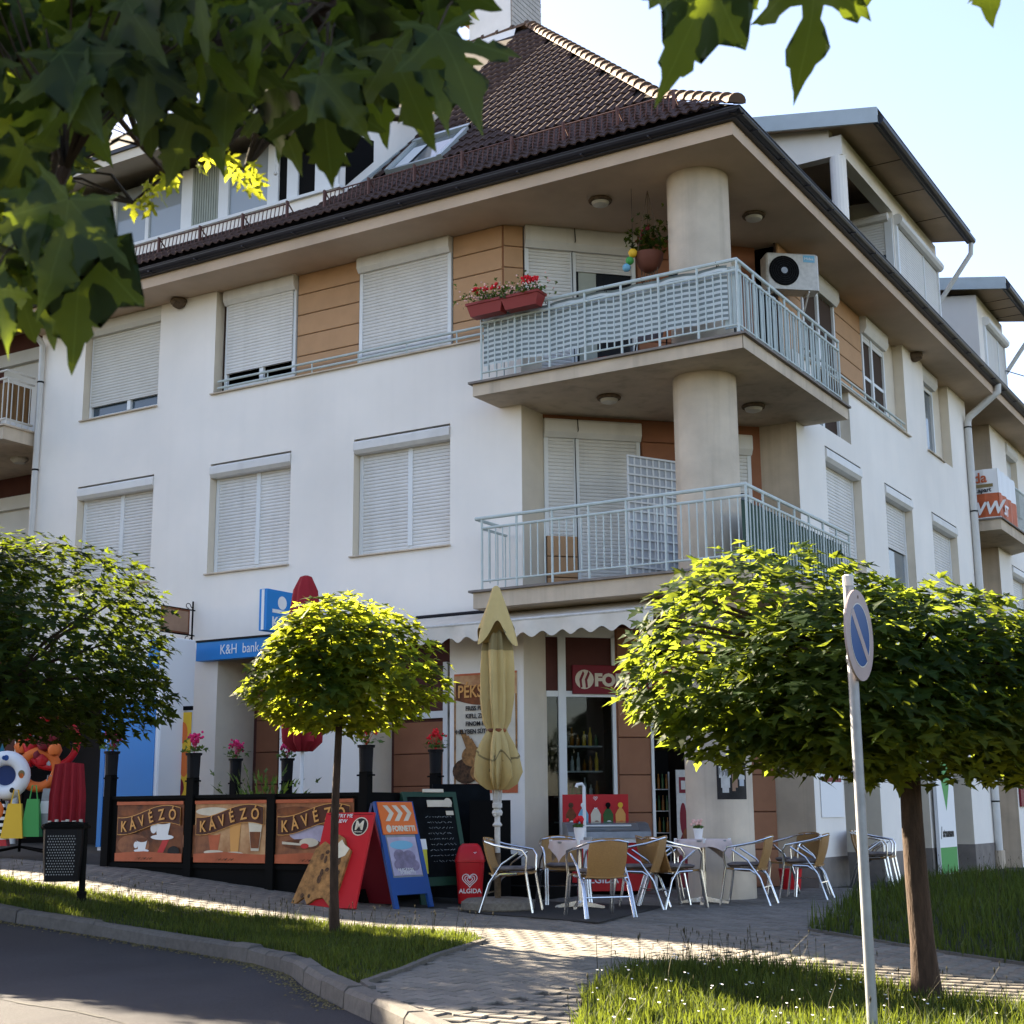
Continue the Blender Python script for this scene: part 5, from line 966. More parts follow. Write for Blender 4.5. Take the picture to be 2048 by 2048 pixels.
stalks('weeds', [(-14, 11.0), (-14, 11.3), (-9.5, 11.42), (-7.1, 11.05), (-6.75, 10.6), (-8, 10.9)], 170, (.08, .22), 7); stalks('weeds', VB, 200, (.25, .5), 8)
V = []; F = []
for i in range(240):
    x, y = rng.uniform(-4.8, .3), rng.uniform(7.2, 10.6)
    if not inside([x], [y], VF)[0]: continue
    z = gz(x, y)+rng.uniform(.06, .16); k = len(V); r = rng.uniform(.006, .012); V += [(x+r*math.cos(q), y+r*math.sin(q), z+r*.4*math.sin(q*2)) for q in np.linspace(0, 5.03, 5)]+[(x, y, z+.004)]; F += [(k+q, k+(q+1) % 5, k+5) for q in range(5)]
mesh_np('clover_flowers', V, F, 'cloth_white', kind='stuff')
# ------------------------------------------------------------------ shopfronts (parts of the building)
D = lambda u, w, z: FD((u, w, z))
mb = MB(FD); mb.box((.17, -.04, 0), (.28, .03, 3.5)); mb.box((0, -.04, 2.62), (1.0, .02, 2.70)); mb.box((.95, -.04, 0), (1.0, .03, 3.5)); mb.box((0, -.04, 0), (1.0, .02, .3)); mb.box((0, -.04, 3.45), (1.0, .03, 3.6))
sw = bp(mb, 'shop_window', 'pvc'); bp(MB(FD).box((0, -.02, .3), (.17, -.015, 2.62)).box((.28, -.02, .3), (.95, -.015, 2.62)), 'pane', 'glass_clear', sw)
bp(MB(FD).box((0, -.03, 2.7), (.95, .0, 3.45)), 'panel', 'wine_wall', sw)
bp(MB(FD).box((-.02, -1.3, 0), (3.4, -1.25, 3.6)).box((-.05, -1.3, 0), (-.02, -.2, 3.6)).box((-.05, -1.3, 3.6), (3.4, -.14, 3.65)), 'shop_interior', 'interior')
for i, z in enumerate((.9, 1.25, 1.6, 1.95)):
    sh = bp(MB(FD).box((.3, -.75, z), (.94, -.45, z+.02)), 'shelf', 'white_grubby', sw)
    for k in range(7):
        u = .34+k*.09; h = .16+.05*((k*7+i) % 3); mb = MB(); c = D(u, -.55, z+.02); mb.lathe([(.026, 0), (.026, h*.62), (.011, h*.8), (.011, h)], c, 8); bp(mb, 'bottle', ['bottle_amber', 'yellow', 'bottle_green', 'white_grubby'][(k//2+i) % 4], sh)
boards(FD, 1.03, 1.50, 0, 3.6, .0, 'board_red', .50); bp(MB(FD).box((1.0, -.1, 0), (1.03, .01, 3.6)), 'jamb', 'board_dark')
mb = MB(FD); mb.box((1.50, -.04, 0), (1.54, .05, 2.7)); mb.box((2.16, -.04, 0), (2.2, .05, 2.7)); mb.box((1.54, -.04, 2.62), (2.16, .04, 2.7)); bp(mb, 'door_frame', 'pvc')
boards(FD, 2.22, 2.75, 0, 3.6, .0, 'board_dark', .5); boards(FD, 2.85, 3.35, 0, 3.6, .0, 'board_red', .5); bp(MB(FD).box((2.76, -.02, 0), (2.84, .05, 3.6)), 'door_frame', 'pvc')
# K&H bank bay and the brown tiled bay
mb = MB(FL); mb.box((-15.53, -.9, .5), (-14.25, -.88, 3.6)); bp(mb, 'bay_wall', 'wine_wall')
boards(FL, -15.45, -15.0, .5, 3.5, -.88, 'board_dark', .5); mb = MB(FL); mb.box((-14.9, -.88, .5), (-14.8, -.8, 3.0)); mb.box((-14.8, -.88, 2.8), (-14.3, -.8, 3.0)); bp(mb, 'door_frame', 'metal_dark')
bp(MB(FL).box((-14.8, -.86, .5), (-14.28, -.85, 2.8)), 'door', 'navy'); 
bp(MB(FL).box((-12.68, -.7, .5), (-11.20, -.68, 3.62)), 'bay_wall', 'wine_wall')
boards(FL, -12.62, -11.72, .5, 2.35, -.68, 'board_dark', .5); mb = MB(FL); mb.box((-11.72, -.7, .5), (-11.64, -.6, 3.2)); mb.box((-12.66, -.7, 2.4), (-11.64, -.62, 2.5)); bp(mb, 'door_frame', 'pvc'); bp(MB(FL).box((-11.64, -.68, .5), (-11.21, -.66, 3.2)), 'pane', 'glass_dark')
bp(MB(FL).box((-19.75, -.8, .5), (-17.3, -.78, 3.0)), 'bay_wall', 'dark_room')
bp(MB(FL).box((-16.47, 0, 1.3), (-16.08, .02, 3.08)), 'meter_door', 'grey_panel')
# ------------------------------------------------------------------ signs and prints
def sign(name, label, cat, loc, rz): return thing(name, label, cat, loc, rz)
def ell(cx, cz, rx, rz_, n=20, a0=0, a1=2*math.pi): return [(cx+rx*math.cos(a0+(a1-a0)*i/n), cz+rz_*math.sin(a0+(a1-a0)*i/n)) for i in range(n+(0 if a1-a0 > 6.2 else 1))]
class Print:                       # flat printed shapes, each sheet 1.2 mm above the last
    def __init__(s): s.mb = MB(); s.mats = []; s.k = 0
    def __call__(s, pts, m):
        if m not in s.mats: s.mats.append(m)
        s.k += 1; y = -.0012*s.k; s.mb.add([(x, y, z) for x, z in pts], [tuple(range(len(pts)))], s.mats.index(m)); return s
    def rect(s, a, b, c, d, m): return s([(a, b), (c, b), (c, d), (a, d)], m)
    def build(s, parent, name='print'): return s.mb.build(name, s.mats, parent)
    @property
    def y(s): return -.0012*(s.k+1)
def ribbon(f, x0, x1, z, h, n=14):
    return [(x0+(x1-x0)*i/n, z+f(i/n)) for i in range(n+1)]+[(x0+(x1-x0)*i/n, z+h+f(i/n)) for i in range(n, -1, -1)]
# bank fascia
t = sign('shop_sign', 'long blue bank fascia sign above the dark bay behind the smallest tree', 'sign', (-15.83, 16.62, 3.39), 0)
MB().cbox((0, 0, 0), (2.1, .17, .29), .008).build('panel', 'blue', t); text('K&H  bank', .215, (.50, -.003, .075), FRONT, 'white', t, sx=.82)
MB().box((-.02, -.03, .29), (2.12, .17, .315)).build('cap', 'metal_dark', t)
t = sign('shop_sign', 'square blue projecting bank sign with white figure and letters on the house wall', 'sign', (-13.83, 15.95, 3.67), math.pi/2)
MB().cbox((0, .0, 0), (.66, .15, .61), .006).build('panel', 'blue', t); MB().box((-.006, .05, .01), (-.001, .10, .60)).build('edge_strip', 'white', t); MB().box((.66, .05, .2), (.9, .09, .24)).box((.66, .05, .42), (.9, .09, .46)).build('bracket', 'metal_dark', t)
p = Print(); p(ell(.34, .43, .10, .10), 'white'); p([(.12, .27), (.56, .27), (.56, .325), (.40, .325), (.34, .318), (.28, .325), (.12, .325)], 'white'); p.build(t); text('K&H', .215, (.11, -.004, .06), FRONT, 'white', t, bold=.006)
# wooden hanging sign
t = sign('hanging_sign', 'plain wooden sign in a wrought iron bracket on the wall above the left tree', 'sign', (-16.05, 16.8, 3.68), math.pi/2)
mb = MB(); mb.tube([(-.05, 0, 0), (-.05, 0, .68)], .016, 6)
for z in (.14, .54): mb.tube([(.0, 0, z), (-.75, 0, z)], .011, 6)
for z, s_ in ((.54, 1), (.14, -1)):
    mb.tube([(-.05, 0, z+.02*s_)]+[(-.15+.05*math.cos(a), 0, z+s_*(.06+.04*math.sin(a))) for a in np.linspace(0, 5, 10)], .007, 5)
mb.build('bracket', 'black', t); MB().box((-.72, -.012, .17), (-.14, .012, .51)).build('board', 'wood_sign', t)
mb = MB(); 
for a, b in (((-.73, -.016, .15), (-.13, .016, .175)), ((-.73, -.016, .505), (-.13, .016, .53)), ((-.155, -.016, .175), (-.13, .016, .505)), ((-.73, -.016, .175), (-.705, .016, .505))): mb.box(a, b)
mb.build('frame', 'coffee_brown', t)
# bakery poster on the white pier
t = sign('poster', 'tall bakery poster with bread picture on the white wall pier behind the beige parasol', 'poster', (-11.12, 16.79, 1.31), 0)
MB().box((0, 0, 0), (1.02, .006, 1.63)).build('sheet', 'parchment', t); p = Print()
p.rect(0, 0, 1.02, .13, 'orange_dull'); p.rect(0, 1.60, 1.02, 1.63, 'orange_dull'); p.rect(0, .13, .03, 1.6, 'bread'); p.rect(.99, .13, 1.02, 1.6, 'bread'); p([(0, 1.32), (1.02, 1.32), (1.02, 1.6), (0, 1.6)], 'cream_print'); p(ribbon(lambda u: -.10*math.sin(u*math.pi)+.04*u, .03, .98, 1.27, .25), 'coffee_brown')
p(ell(.75, 1.42, .2, .13), 'coffee_brown')
for cx, cz, rx, rz_, m in ((.2, .30, .22, .17, 'bread_dark'), (.30, .50, .17, .14, 'bread'), (.42, .28, .15, .12, 'bread'), (.70, .34, .24, .16, 'bread'), (.86, .52, .14, .13, 'bread_dark'), (.55, .19, .2, .08, 'bread')): p(ell(cx, cz, rx, rz_), m)
for k in range(4): p([(.10+.05*k, .85-.04*k), (.15+.05*k, .86-.04*k), (.30+.05*k, .52), (.25+.05*k, .50)], 'bread')
p.build(t); text('PÉKSÉG', .24, (.07, p.y, 1.30), FRONT, 'gold', t, sx=.8, bold=.004)
for i, (s_, x) in enumerate((('FRISS PÉKÁRU', .20), ('KIFLI, ZSEMLE', .20), ('FINOM KENYÉR', .20), ('•HELYBEN SÜTÖTT ÉS', .02))): text(s_, .085, (x, p.y, 1.12-.105*i), FRONT, 'ink', t, sx=.92, bold=.002)
# bakery fascia
t = sign('shop_sign', 'dull red fascia sign with white flame emblem above the bakery door in the shade', 'sign', D(.37, .06, 2.66), FD.rz)
MB().cbox((0, 0, 0), (1.55, .05, .40), .006).build('panel', 'dark_red', t); p = Print(); p(ell(.17, .2, .135, .135), 'parchment')
for dx in (-.05, .03): p(ribbon(lambda u: 0, 0, .001, 0, .001), 'dark_red') if 0 else p([(.17+dx-.012, .08), (.17+dx+.02, .09), (.17+dx+.01, .19), (.17+dx+.05, .28), (.17+dx+.03, .32), (.17+dx-.025, .2)], 'dark_red')
p.build(t); text('FORNETTI', .235, (.315, p.y, .115), FRONT, 'parchment', t, bold=.012)
# coffee picture bent round the pillar
t = sign('poster', 'black and white coffee bean photo stuck to the round pillar', 'poster', (-7.335, 17.085, 1.19), 0)
def arc(a0, a1, z0, z1, r, n=10): 
    pts = []
    for i in range(n+1): a = math.radians(a0+(a1-a0)*i/n); pts += [(r*math.sin(a), -r*math.cos(a), z0), (r*math.sin(a), -r*math.cos(a), z1)]
    return pts, [(2*i, 2*i+2, 2*i+3, 2*i+1) for i in range(n)]
mb = MB(); mb.add(*arc(20, 76, 0, .47, .4205), 0)
mb.add(*arc(24, 44, .26, .40, .4225), 1); mb.add(*arc(27, 42, .14, .26, .4225), 1); mb.add(*arc(29, 40, .08, .14, .4225), 1); mb.add(*arc(58, 72, .24, .38, .4225), 1); mb.add(*arc(60, 70, .16, .24, .4225), 2); mb.add(*arc(46, 52, .1, .42, .4225), 3); mb.add(*arc(50, 56, .14, .44, .424), 3)
for k in range(9): mb.add(*arc(25+k*2, 26+k*2, .30+.03*math.sin(k*2), .36+.02*math.cos(k*3), .4245), 0)
mb.build('sheet', ['print_dark', 'white_grubby', 'grey_panel', 'wood_sign'], t)
# right-hand front: notices
t = sign('shop_sign', 'tall white and green advertising panel with a green point on the right wall', 'sign', (-6.93, 25.62, 0), math.pi/2)
MB().box((0, 0, -.05), (1.12, .06, 2.6)).build('panel', 'white', t); p = Print(); p.rect(.02, -.04, 1.10, .40, 'green'); p([(.22, 2.58), (.95, 2.58), (.95, 1.72), (.56, 1.02), (.22, 1.72)], 'green'); p.build(t); text('straumann', .2, (.22, p.y, .58), FRONT, 'ink', t, sx=.85, bold=.006); text('/', .3, (.10, p.y, .55), FRONT, 'ink', t)
t = sign('notice', 'white paper notice with a dark red heading on the first right wall pier', 'notice', (-7.035, 20.0, .95), math.pi/2); MB().box((0, 0, 0), (.95, .008, .62)).build('sheet', 'white', t); p = Print(); p.rect(.05, .50, .9, .56, 'dark_red'); p.build(t)
t = sign('notice', 'dark red notice board at the far right end of the white wall', 'notice', (-7.0, 32.5, 1.1), math.pi/2); MB().box((0, 0, 0), (1.0, .04, .95)).build('sheet', 'dark_red', t); p = Print(); p.rect(.1, .5, .45, .8, 'grey_panel'); p.build(t)
# ------------------------------------------------------------------ awning
t = thing('awning', 'off white scalloped shop awning below the lower balcony', 'awning', (-9.7, 16.4, 3.3))
mb = MB(); x0, x1 = -2.05, 2.0
mb.add([(x0, .38, .46), (x1, .38, .46), (x1, -.30, .23), (x0, -.30, .23)], [(0, 1, 2, 3)])
n = 40
for i in range(n): 
    xa, xb = x0+(x1-x0)*i/n, x0+(x1-x0)*(i+1)/n; za, zb_ = .235+.006*math.sin(i*1.9), .235+.006*math.sin((i+1)*1.9); mb.add([(xa, -.30, za), (xb, -.30, zb_), (xb, .37, .462), (xa, .37, .462)], [(0, 1, 2, 3)])
mb.build('canopy', 'canvas', t, True); mb = MB(); n = 168; pts = []
for i in range(n+1):
    u = i/n; x = x0+(x1-x0)*u; w_ = -.315+.014*math.sin(u*31)+.008*math.sin(u*77); d = .205+.035*math.cos(u*14*2*math.pi)
    pts += [(x, -.31, .22), (x, w_, .22-d*.5), (x, w_*1.02, .22-d)]
fs = []
for i in range(n): fs += [(3*i, 3*i+3, 3*i+4, 3*i+1), (3*i+1, 3*i+4, 3*i+5, 3*i+2)]
mb.add(pts, fs).build('valance', 'canvas', t, True); MB().tube([(x0, -.30, .225), (x1, -.30, .225)], .022, 8).build('front_bar', 'white_grubby', t)
mb = MB(); mb.tube([(x0, .37, .47), (x1, .37, .47)], .035, 8)
for x in (x0+.3, 0, x1-.3): mb.tube([(x, .37, .40), (x, -.28, .22)], .014, 6)
mb.build('arm', 'metal_dark', t)
# ------------------------------------------------------------------ terrace deck, fence, posters, flower pots
t = thing('terrace_deck', 'black raised café terrace deck against the house front', 'deck', (-12, 13.4, .2))
MB().box((-2.2, .06, -.4), (1.95, 3.38, .27)).box((-2.2, .05, .27), (1.95, 3.38, .3)).build('platform', 'black', t)
for k in range(16): MB().box((-2.2+.26*k, .06, .3), (-2.2+.26*k+.25, 3.3, .315)).build('plank', 'black', t)
t = thing('steps', 'black steps up to the terrace beside the red bin', 'steps', (-9.35, 15.9, 0)); mb = MB(); mb.box((-.68, -.35, -.1), (.35, .9, .17)).box((-.68, -.05, .17), (.15, .9, .34)); mb.build('tread', 'black', t)
fe = thing('cafe_fence', 'black café fence with open posts and solid skirt along the terrace edge', 'fence', (-12.1, 13.4, .2)); FX = [-14.15, -12.73, -11.43, -10.08]
for x in FX:
    g0 = gz(x, 13.4)-.3; pq = MB().box((x+12.1-.06, -.06, g0), (x+12.1+.06, .06, 1.09)).build('post', 'black', fe)
for a, b in zip(FX, FX[1:]):
    MB().box((a+12.1+.06, -.03, 1.05), (b+12.1-.06, .05, 1.09)).build('rail', 'black', fe); MB().box((a+12.1+.06, -.005, -.5), (b+12.1-.06, .015, 1.05)).build('panel', 'black', fe); MB().box((a+12.1+.06, -.03, .22), (b+12.1-.06, .03, .27)).build('rail', 'black', fe)
mb = MB(); mb.box((1.96, .06, .35), (2.06, 2.2, 1.09)); mb.build('panel', 'black', fe)
mb = MB(); mb.box((-2.11, .06, .35), (-2.0, 3.2, 1.05)); mb.build('panel', 'black', fe)
def cup(p, x, z, s, body='white', fill='coffee_brown'):
    p([(x-.09*s, z+.12*s), (x+.09*s, z+.12*s), (x+.06*s, z), (x-.06*s, z)], body); p(ell(x, z+.12*s, .09*s, .026*s), fill); p(ell(x-.10*s, z+.06*s, .035*s, .04*s), body); p(ell(x, z-.01*s, .13*s, .022*s), body)
def kavezo(x0, label, kind):
    t = thing('poster', label, 'poster', (x0, 13.37, .49), 0, 'coffee posters on the café fence'); MB().box((0, 0, 0), (1.14, .006, .73)).build('sheet', ['coffee_brown', 'cream_print', 'coffee_mid'][kind], t); p = Print()
    if kind == 0: p(ell(.3, .2, .28, .13), 'coffee_mid'); p([(.70, .08), (.80, .08), (.92, .28), (.80, .26)], 'red'); cup(p, .45, .14, 1.0); cup(p, .80, .31, 1.5); p(ell(1.0, .12, .1, .07), 'ink')
    if kind == 1: p(ell(.05, .25, .25, .2), 'coffee_mid'); p([(.22, .34), (.42, .34), (.38, .13), (.26, .13)], 'orange_dull'); p(ell(.32, .35, .10, .03), 'cream_print'); p(ell(.32, .12, .16, .025), 'parchment'); p([(.56, .46), (.74, .46), (.71, .12), (.59, .12)], 'gold'); p([(.555, .50), (.745, .50), (.74, .46), (.56, .46)], 'parchment'); p(ell(.65, .10, .15, .03), 'parchment'); p([(.86, .48), (1.08, .48), (1.03, .14), (.91, .14)], 'parchment'); p([(.885, .36), (1.055, .36), (1.03, .17), (.91, .17)], 'coffee_brown')
    if kind == 2: p(ell(.55, .34, .35, .10), 'lilac'); p(ell(.40, .22, .30, .06), 'coffee_brown'); p([(.10, .25), (.50, .22), (.50, .20), (.10, .22)], 'parchment'); p(ell(.5, .24, .14, .05), 'parchment'); p(ell(.44, .2, .06, .03), 'red'); cup(p, .86, .2, 1.1); p(ell(.95, .3, .12, .14), 'coffee_mid')
    p.rect(0, 0, 1.14, .10, 'orange_dull'); p([(0, .10), (.5, .125), (1.14, .09), (1.14, .07), (0, .07)], 'orange_dull'); p.rect(0, .69, 1.14, .73, 'orange_dull'); p(ell(.3, .60, .28, .05), 'coffee_brown' if kind != 1 else 'parchment')
    wv = lambda u: .075*math.sin((u-.42)*4.4)
    p(ribbon(wv, .03, 1.10, .395, .215), 'gold'); p(ribbon(wv, .035, 1.095, .402, .20), 'ribbon_brown')
    for k in range(6): a = .36+k*.05; p([(a, .02+.02*(k % 2)), (a+.05, .055), (a+.054, .05), (a+.008, .02)], 'coffee_brown')
    p.build(t)
    for k, ch in enumerate('KÁVÉZÓ'):
        u = .10+k*.162; text(ch, .185, (u, p.y-.001, .435+wv(u/1.14)), (math.pi/2, -math.atan(.29*math.cos((u/1.14-.42)*4.4)), 0), 'gold', t, sx=.85, bold=.003)
    return t
kavezo(-13.97, 'coffee poster with two cups on dark brown, nearest the litter bin', 0); kavezo(-12.64, 'coffee poster with tall latte glasses, between the two others', 1); kavezo(-11.36, 'coffee poster with a spoon and purple cloth, half behind the thin tree', 2)
def flower_pot(x, y, z, label, seed, tall=.3, nf=9, col='flower_pink'):
    t = thing('flower_pot', label, 'flower pot', (x, y, z), 0, 'geranium pots on the terrace posts'); MB().lathe([(.075, 0), (.085, tall*.9), (.10, tall*.9), (.105, tall), (.09, tall), (.08, tall-.03)], (0, 0, 0), 14).build('pot', 'metal_dark', t)
    g = np.random.default_rng(seed); n = 46; P = np.stack([g.normal(0, .07, n), g.normal(0, .07, n), tall+.02+np.abs(g.normal(0, .06, n))], 1); V, F = leaves_np(P, np.array([0, 0, 1])+g.normal(0, .5, (n, 3)), g.normal(0, 1, (n, 3)), g.uniform(.04, .075, n)); mesh_np('foliage', V, F, 'leaf_small', t)
    mb = MB()
    for k in range(nf):
        c = Vector((g.normal(0, .055), g.normal(0, .055), tall+.15+g.uniform(-.03, .09)))
        for q in range(7): d = Vector(g.normal(0, .02, 3)); mb.ball(c+d, .017, 6)
        mb.tube([(0, 0, tall), tuple(c)], .003, 4, 0)
    mb.build('flower', col, t)
def post_ext(x, y, z0, z1, par, o):
    MB().box((x-o[0]-.055, y-o[1]-.055, z0-o[2]), (x-o[0]+.055, y-o[1]+.055, z1-o[2])).box((x-o[0]-.12, y-o[1]-.015, z1-o[2]-.05), (x-o[0]+.12, y-o[1]+.015, z1-o[2]-.03)).build('post', 'black', par)
fo = (-12.1, 13.4, .2)
for x, y, z1, lb, sd in ((-14.15, 13.4, 1.56, 'geranium pot on the fence post in front of the blue kiosk', 1), (-12.73, 13.4, 1.50, 'pink geranium pot on the fence post by the white wall edge', 2), (-10.08, 13.4, 1.52, 'red geranium pot on the fence post just right of the thin trunk', 3), (-13.93, 15.5, 1.52, 'pink geranium pot on the rear post before the bank door', 4), (-13.0, 15.5, 1.50, 'geranium pot on the rear post beside the red parasol', 5), (-10.55, 15.5, 1.55, 'red geranium pot on the rear post in the dark doorway', 6)):
    post_ext(x, y, 1.09 if y < 14 else .5, z1, fe, fo); flower_pot(x, y, z1, lb, sd, col='flower_red' if sd in (3, 6) else 'flower_pink')
MB().box((-1.9, 2.08, .35), (1.6, 2.12, .75)).build('panel', 'black', fe)
# oleander
t = thing('oleander_bush', 'dark green oleander bush behind the terrace fence', 'bush', (-13.0, 15.0, .5)); g = np.random.default_rng(4); n = 420
P = np.stack([g.normal(0, .36, n), g.normal(0, .18, n), .35+np.abs(g.normal(0, .3, n))], 1); V, F = leaves_np(P, g.normal(0, 1, (n, 3)), np.stack([P[:, 0]*1.5, P[:, 1]*1.5, np.full(n, .9)], 1)+g.normal(0, .3, (n, 3)), g.uniform(.14, .2, n)); V = V.reshape(n, -1, 3); c = P[:, None]; ax = unit(np.stack([P[:, 0]*1.5, P[:, 1]*1.5, np.full(n, .9)], 1))[:, None]; dl = ((V-c)*ax).sum(2, keepdims=True)*ax; V = c+dl+(V-c-dl)*.3
mesh_np('foliage', V.reshape(-1, 3), F, 'leaf_small', t); MB().lathe([(.16, 0), (.2, .3), (.18, .3)], (0, 0, 0), 14).build('pot', 'terracotta', t)
# ------------------------------------------------------------------ parasols
def folded(mb, prof, n, c, amp, seed, twist=0):
    r = random.Random(seed); ph = [r.uniform(0, 6.28) for _ in range(8)]; rings = []; jt = [r.gauss(0, 1) for _ in range(n)]
    for k, (rad, z, a) in enumerate(prof):
        ring = []
        for i in range(n):
            th = 2*math.pi*i/n; f = 1+a*(math.cos(8*th+ph[0]+z*twist)+.35*math.cos(5*th+ph[1]+z)+.3*math.cos(13*th+ph[2]-z*2)+.16*jt[i]+.25*math.cos(3*th+ph[3]+z*2.3)); ring.append((c[0]+rad*f*math.cos(th), c[1]+rad*f*math.sin(th), c[2]+z+(.05*math.cos(5*th+ph[4])+.03*math.cos(9*th+ph[5]) if a > .245 and rad > .19 else 0)))
        rings.append(ring)
    mb.loft(rings)
UB = (-8.60, 13.85, gz(-8.6, 13.85))
t = thing('parasol', 'closed beige parasol in a round concrete base beside the metal chairs', 'parasol', UB)
MB().lathe([(.36, -.02), (.405, .03), (.40, .10), (.34, .135), (.08, .14)], (0, 0, 0), 36).build('base', 'concrete', t, True)
MB().tube([(0, 0, .12), (0, 0, .62)], .036, 12).build('pole', 'white_grubby', t, True).data.materials[0] = M('rust')
MB().lathe([(.032, .6), (.032, .9), (.05, .905), (.055, .92), (.032, .95), (.032, 1.1), (.055, 1.105), (.055, 1.15), (.03, 1.17), (.03, 1.6)], (0, 0, 0), 16).build('pole', 'white_grubby', t, True)
mb = MB()
for k in range(8): a = k*math.pi/4; mb.tube([(.035*math.cos(a), .035*math.sin(a), 1.08), (.055*math.cos(a), .055*math.sin(a), 1.32)], .007, 5)
mb.lathe([(.05, 1.02), (.06, 1.05), (.05, 1.08)], (0, 0, 0), 12); mb.ball((.0, -.05, 1.02), .018, 8); mb.build('crank', 'white_grubby', t)
mb = MB(); folded(mb, [(.10, 1.30, .25), (.17, 1.36, .30), (.225, 1.48, .28), (.205, 1.66, .25), (.17, 1.80, .22), (.115, 1.93, .14), (.105, 1.96, .12), (.135, 2.05, .22), (.16, 2.30, .24), (.165, 2.60, .22), (.15, 2.85, .24), (.12, 3.05, .2)], 72, (0, 0, 0), 1, 3, 1.2); mb.build('canopy', 'khaki', t, True)
mb = MB(); folded(mb, [(.153, 2.84, .24), (.14, 2.95, .22), (.11, 3.12, .15), (.11, 3.3, .08)], 72, (0, 0, 0), 1, 3, 1.2)
mb.build('band', 'khaki_dark', t, True)
for z0, z1 in ((1.52, 1.555), (1.64, 1.66)): mb = MB(); folded(mb, [(.212, z0, .25), (.212, z1, .25)], 72, (0, 0, 0), 1, 3, 1.2); mb.build('band', 'khaki_dark', t, True)
mb = MB(); n = 48; rings = []
for rad, z, a, jag in ((.225, 3.02, .22, .10), (.205, 3.10, .20, .06), (.125, 3.32, .16, .01), (.065, 3.50, .08, 0), (.045, 3.56, .02, 0), (.02, 3.585, 0, 0)): rings.append([(rad*(1+a*math.cos(4*th+.6)+a*.4*math.cos(7*th))*math.cos(th), rad*(1+a*math.cos(4*th+.6)+a*.4*math.cos(7*th))*math.sin(th), z-jag*(math.cos(4*th+.6))-jag*.5*math.cos(3*th)) for th in np.linspace(0, 2*math.pi, n, endpoint=False)])
mb.loft(rings).build('top_cap', 'khaki', t, True); MB().lathe([(.112, 1.93), (.118, 1.95), (.112, 1.97)], (0, 0, 0), 24).build('strap', 'coffee_brown', t)
t = thing('parasol', 'closed red parasol with white ice cream emblem behind the thin tree', 'parasol', (-12.33, 15.0, .5))
MB().tube([(0, 0, 0), (0, 0, 1.5)], .026, 12).build('pole', 'white', t, True); MB().lathe([(.26, 0), (.28, .08), (.06, .12)], (0, 0, 0), 24).build('base', 'concrete', t)
mb = MB(); folded(mb, [(.12, 1.36, .2), (.24, 1.48, .16), (.26, 1.75, .13), (.22, 2.1, .11), (.22, 2.6, .09), (.21, 3.1, .08), (.16, 3.5, .06), (.08, 3.68, .03), (.03, 3.70, 0)], 64, (0, 0, 0), 1, 9, .6); mb.build('canopy', 'red_cloth', t, True)
def heart_rings(p, cx, cz, s, m):                 # three nested heart strokes
    for k in (1, .68, .36):
        pts = [(cx+s*k*.062*16*math.sin(a)**3, cz+s*k*.062*(13*math.cos(a)-5*math.cos(2*a)-2*math.cos(3*a)-math.cos(4*a))) for a in np.linspace(.25, 6.0, 30)]
        w_ = .10*s; 
        for a, b in zip(pts, pts[1:]):
            d = Vector((b[0]-a[0], b[1]-a[1])); d.normalize(); nx, nz = -d.y*w_/2, d.x*w_/2; p.mb.add([(a[0]-nx, -.0012*(p.k+1), a[1]-nz), (b[0]-nx, -.0012*(p.k+1), b[1]-nz), (b[0]+nx, -.0012*(p.k+1), b[1]+nz), (a[0]+nx, -.0012*(p.k+1), a[1]+nz)], [(0, 1, 2, 3)], p.mats.index(m) if m in p.mats else (p.mats.append(m) or len(p.mats)-1))
p = Print(); heart_rings(p, 0, 0, .13, 'white'); o = p.build(t, 'emblem'); o.location = (.19, -.255, 1.72); o.rotation_euler = (0, 0, R(30))
p = Print(); heart_rings(p, 0, 0, .12, 'white'); o = p.build(t, 'emblem'); o.location = (.31, -.03, 1.78); o.rotation_euler = (0, 0, R(75))
# ------------------------------------------------------------------ standing boards
def aboard(name, label, loc, rz, w_, h, lean, mface, mside, legs=True, spread=1.0):
    t = thing(name, label, 'sandwich board', (loc[0], loc[1], gz(*loc)), rz); th = math.radians(lean); T = lambda p: Vector((p[0], p[1]*math.cos(th)+p[2]*math.sin(th), p[2]*math.cos(th)-p[1]*math.sin(th)))
    return t, T, th
t, T, th = aboard('sandwich_board', 'red ice cream board with a bitten chocolate bar cut-out, behind the thin tree', (-9.93, 12.62), R(4), .62, 1.06, 20, 'red', 'red')
mb = MB(T); mb.box((-.33, 0, 0), (.30, .03, 1.06)); mb.build('panel', 'red', t); mb = MB(); mb.prism([(-.33, .36, 0), (.30, .36, 0), (.30, .40, 0), (-.33, .40, 0)], (0, .33, 1.0)) if 0 else mb.loft([[(-.30, .80, 0), (.28, .80, 0), (.28, .83, 0), (-.30, .83, 0)], [(-.30, .35, .98), (.28, .35, .98), (.28, .38, .98), (-.30, .38, .98)]]); mb.build('rear_panel', 'dark_red', t)
mb = MB(T); mb.prism([(-.52, -.035, -.01), (-.46, -.035, .02), (-.36, -.035, .10), (-.30, -.035, .02), (-.22, -.035, .08), (-.12, -.035, .10), (.0, -.035, .0), (.06, -.035, .2), (.10, -.035, .5), (.12, -.035, .62), (.04, -.035, .68), (.0, -.035, .76), (-.08, -.035, .80), (-.14, -.035, .66), (-.24, -.035, .72), (-.34, -.035, .64), (-.44, -.035, .30)], (0, .033, 0)); cut = mb.build('ice_cream_cutout', 'bread', t)
mb = MB(T); r = random.Random(2)
for k in range(15): mb.add([(p_[0], -.037, p_[1]) for p_ in ell(r.uniform(-.40, .04), r.uniform(.1, .6), r.uniform(.012, .035), r.uniform(.02, .05), 9)], [tuple(range(9))])
mb.build('almond_spots', 'bread_dark', cut)
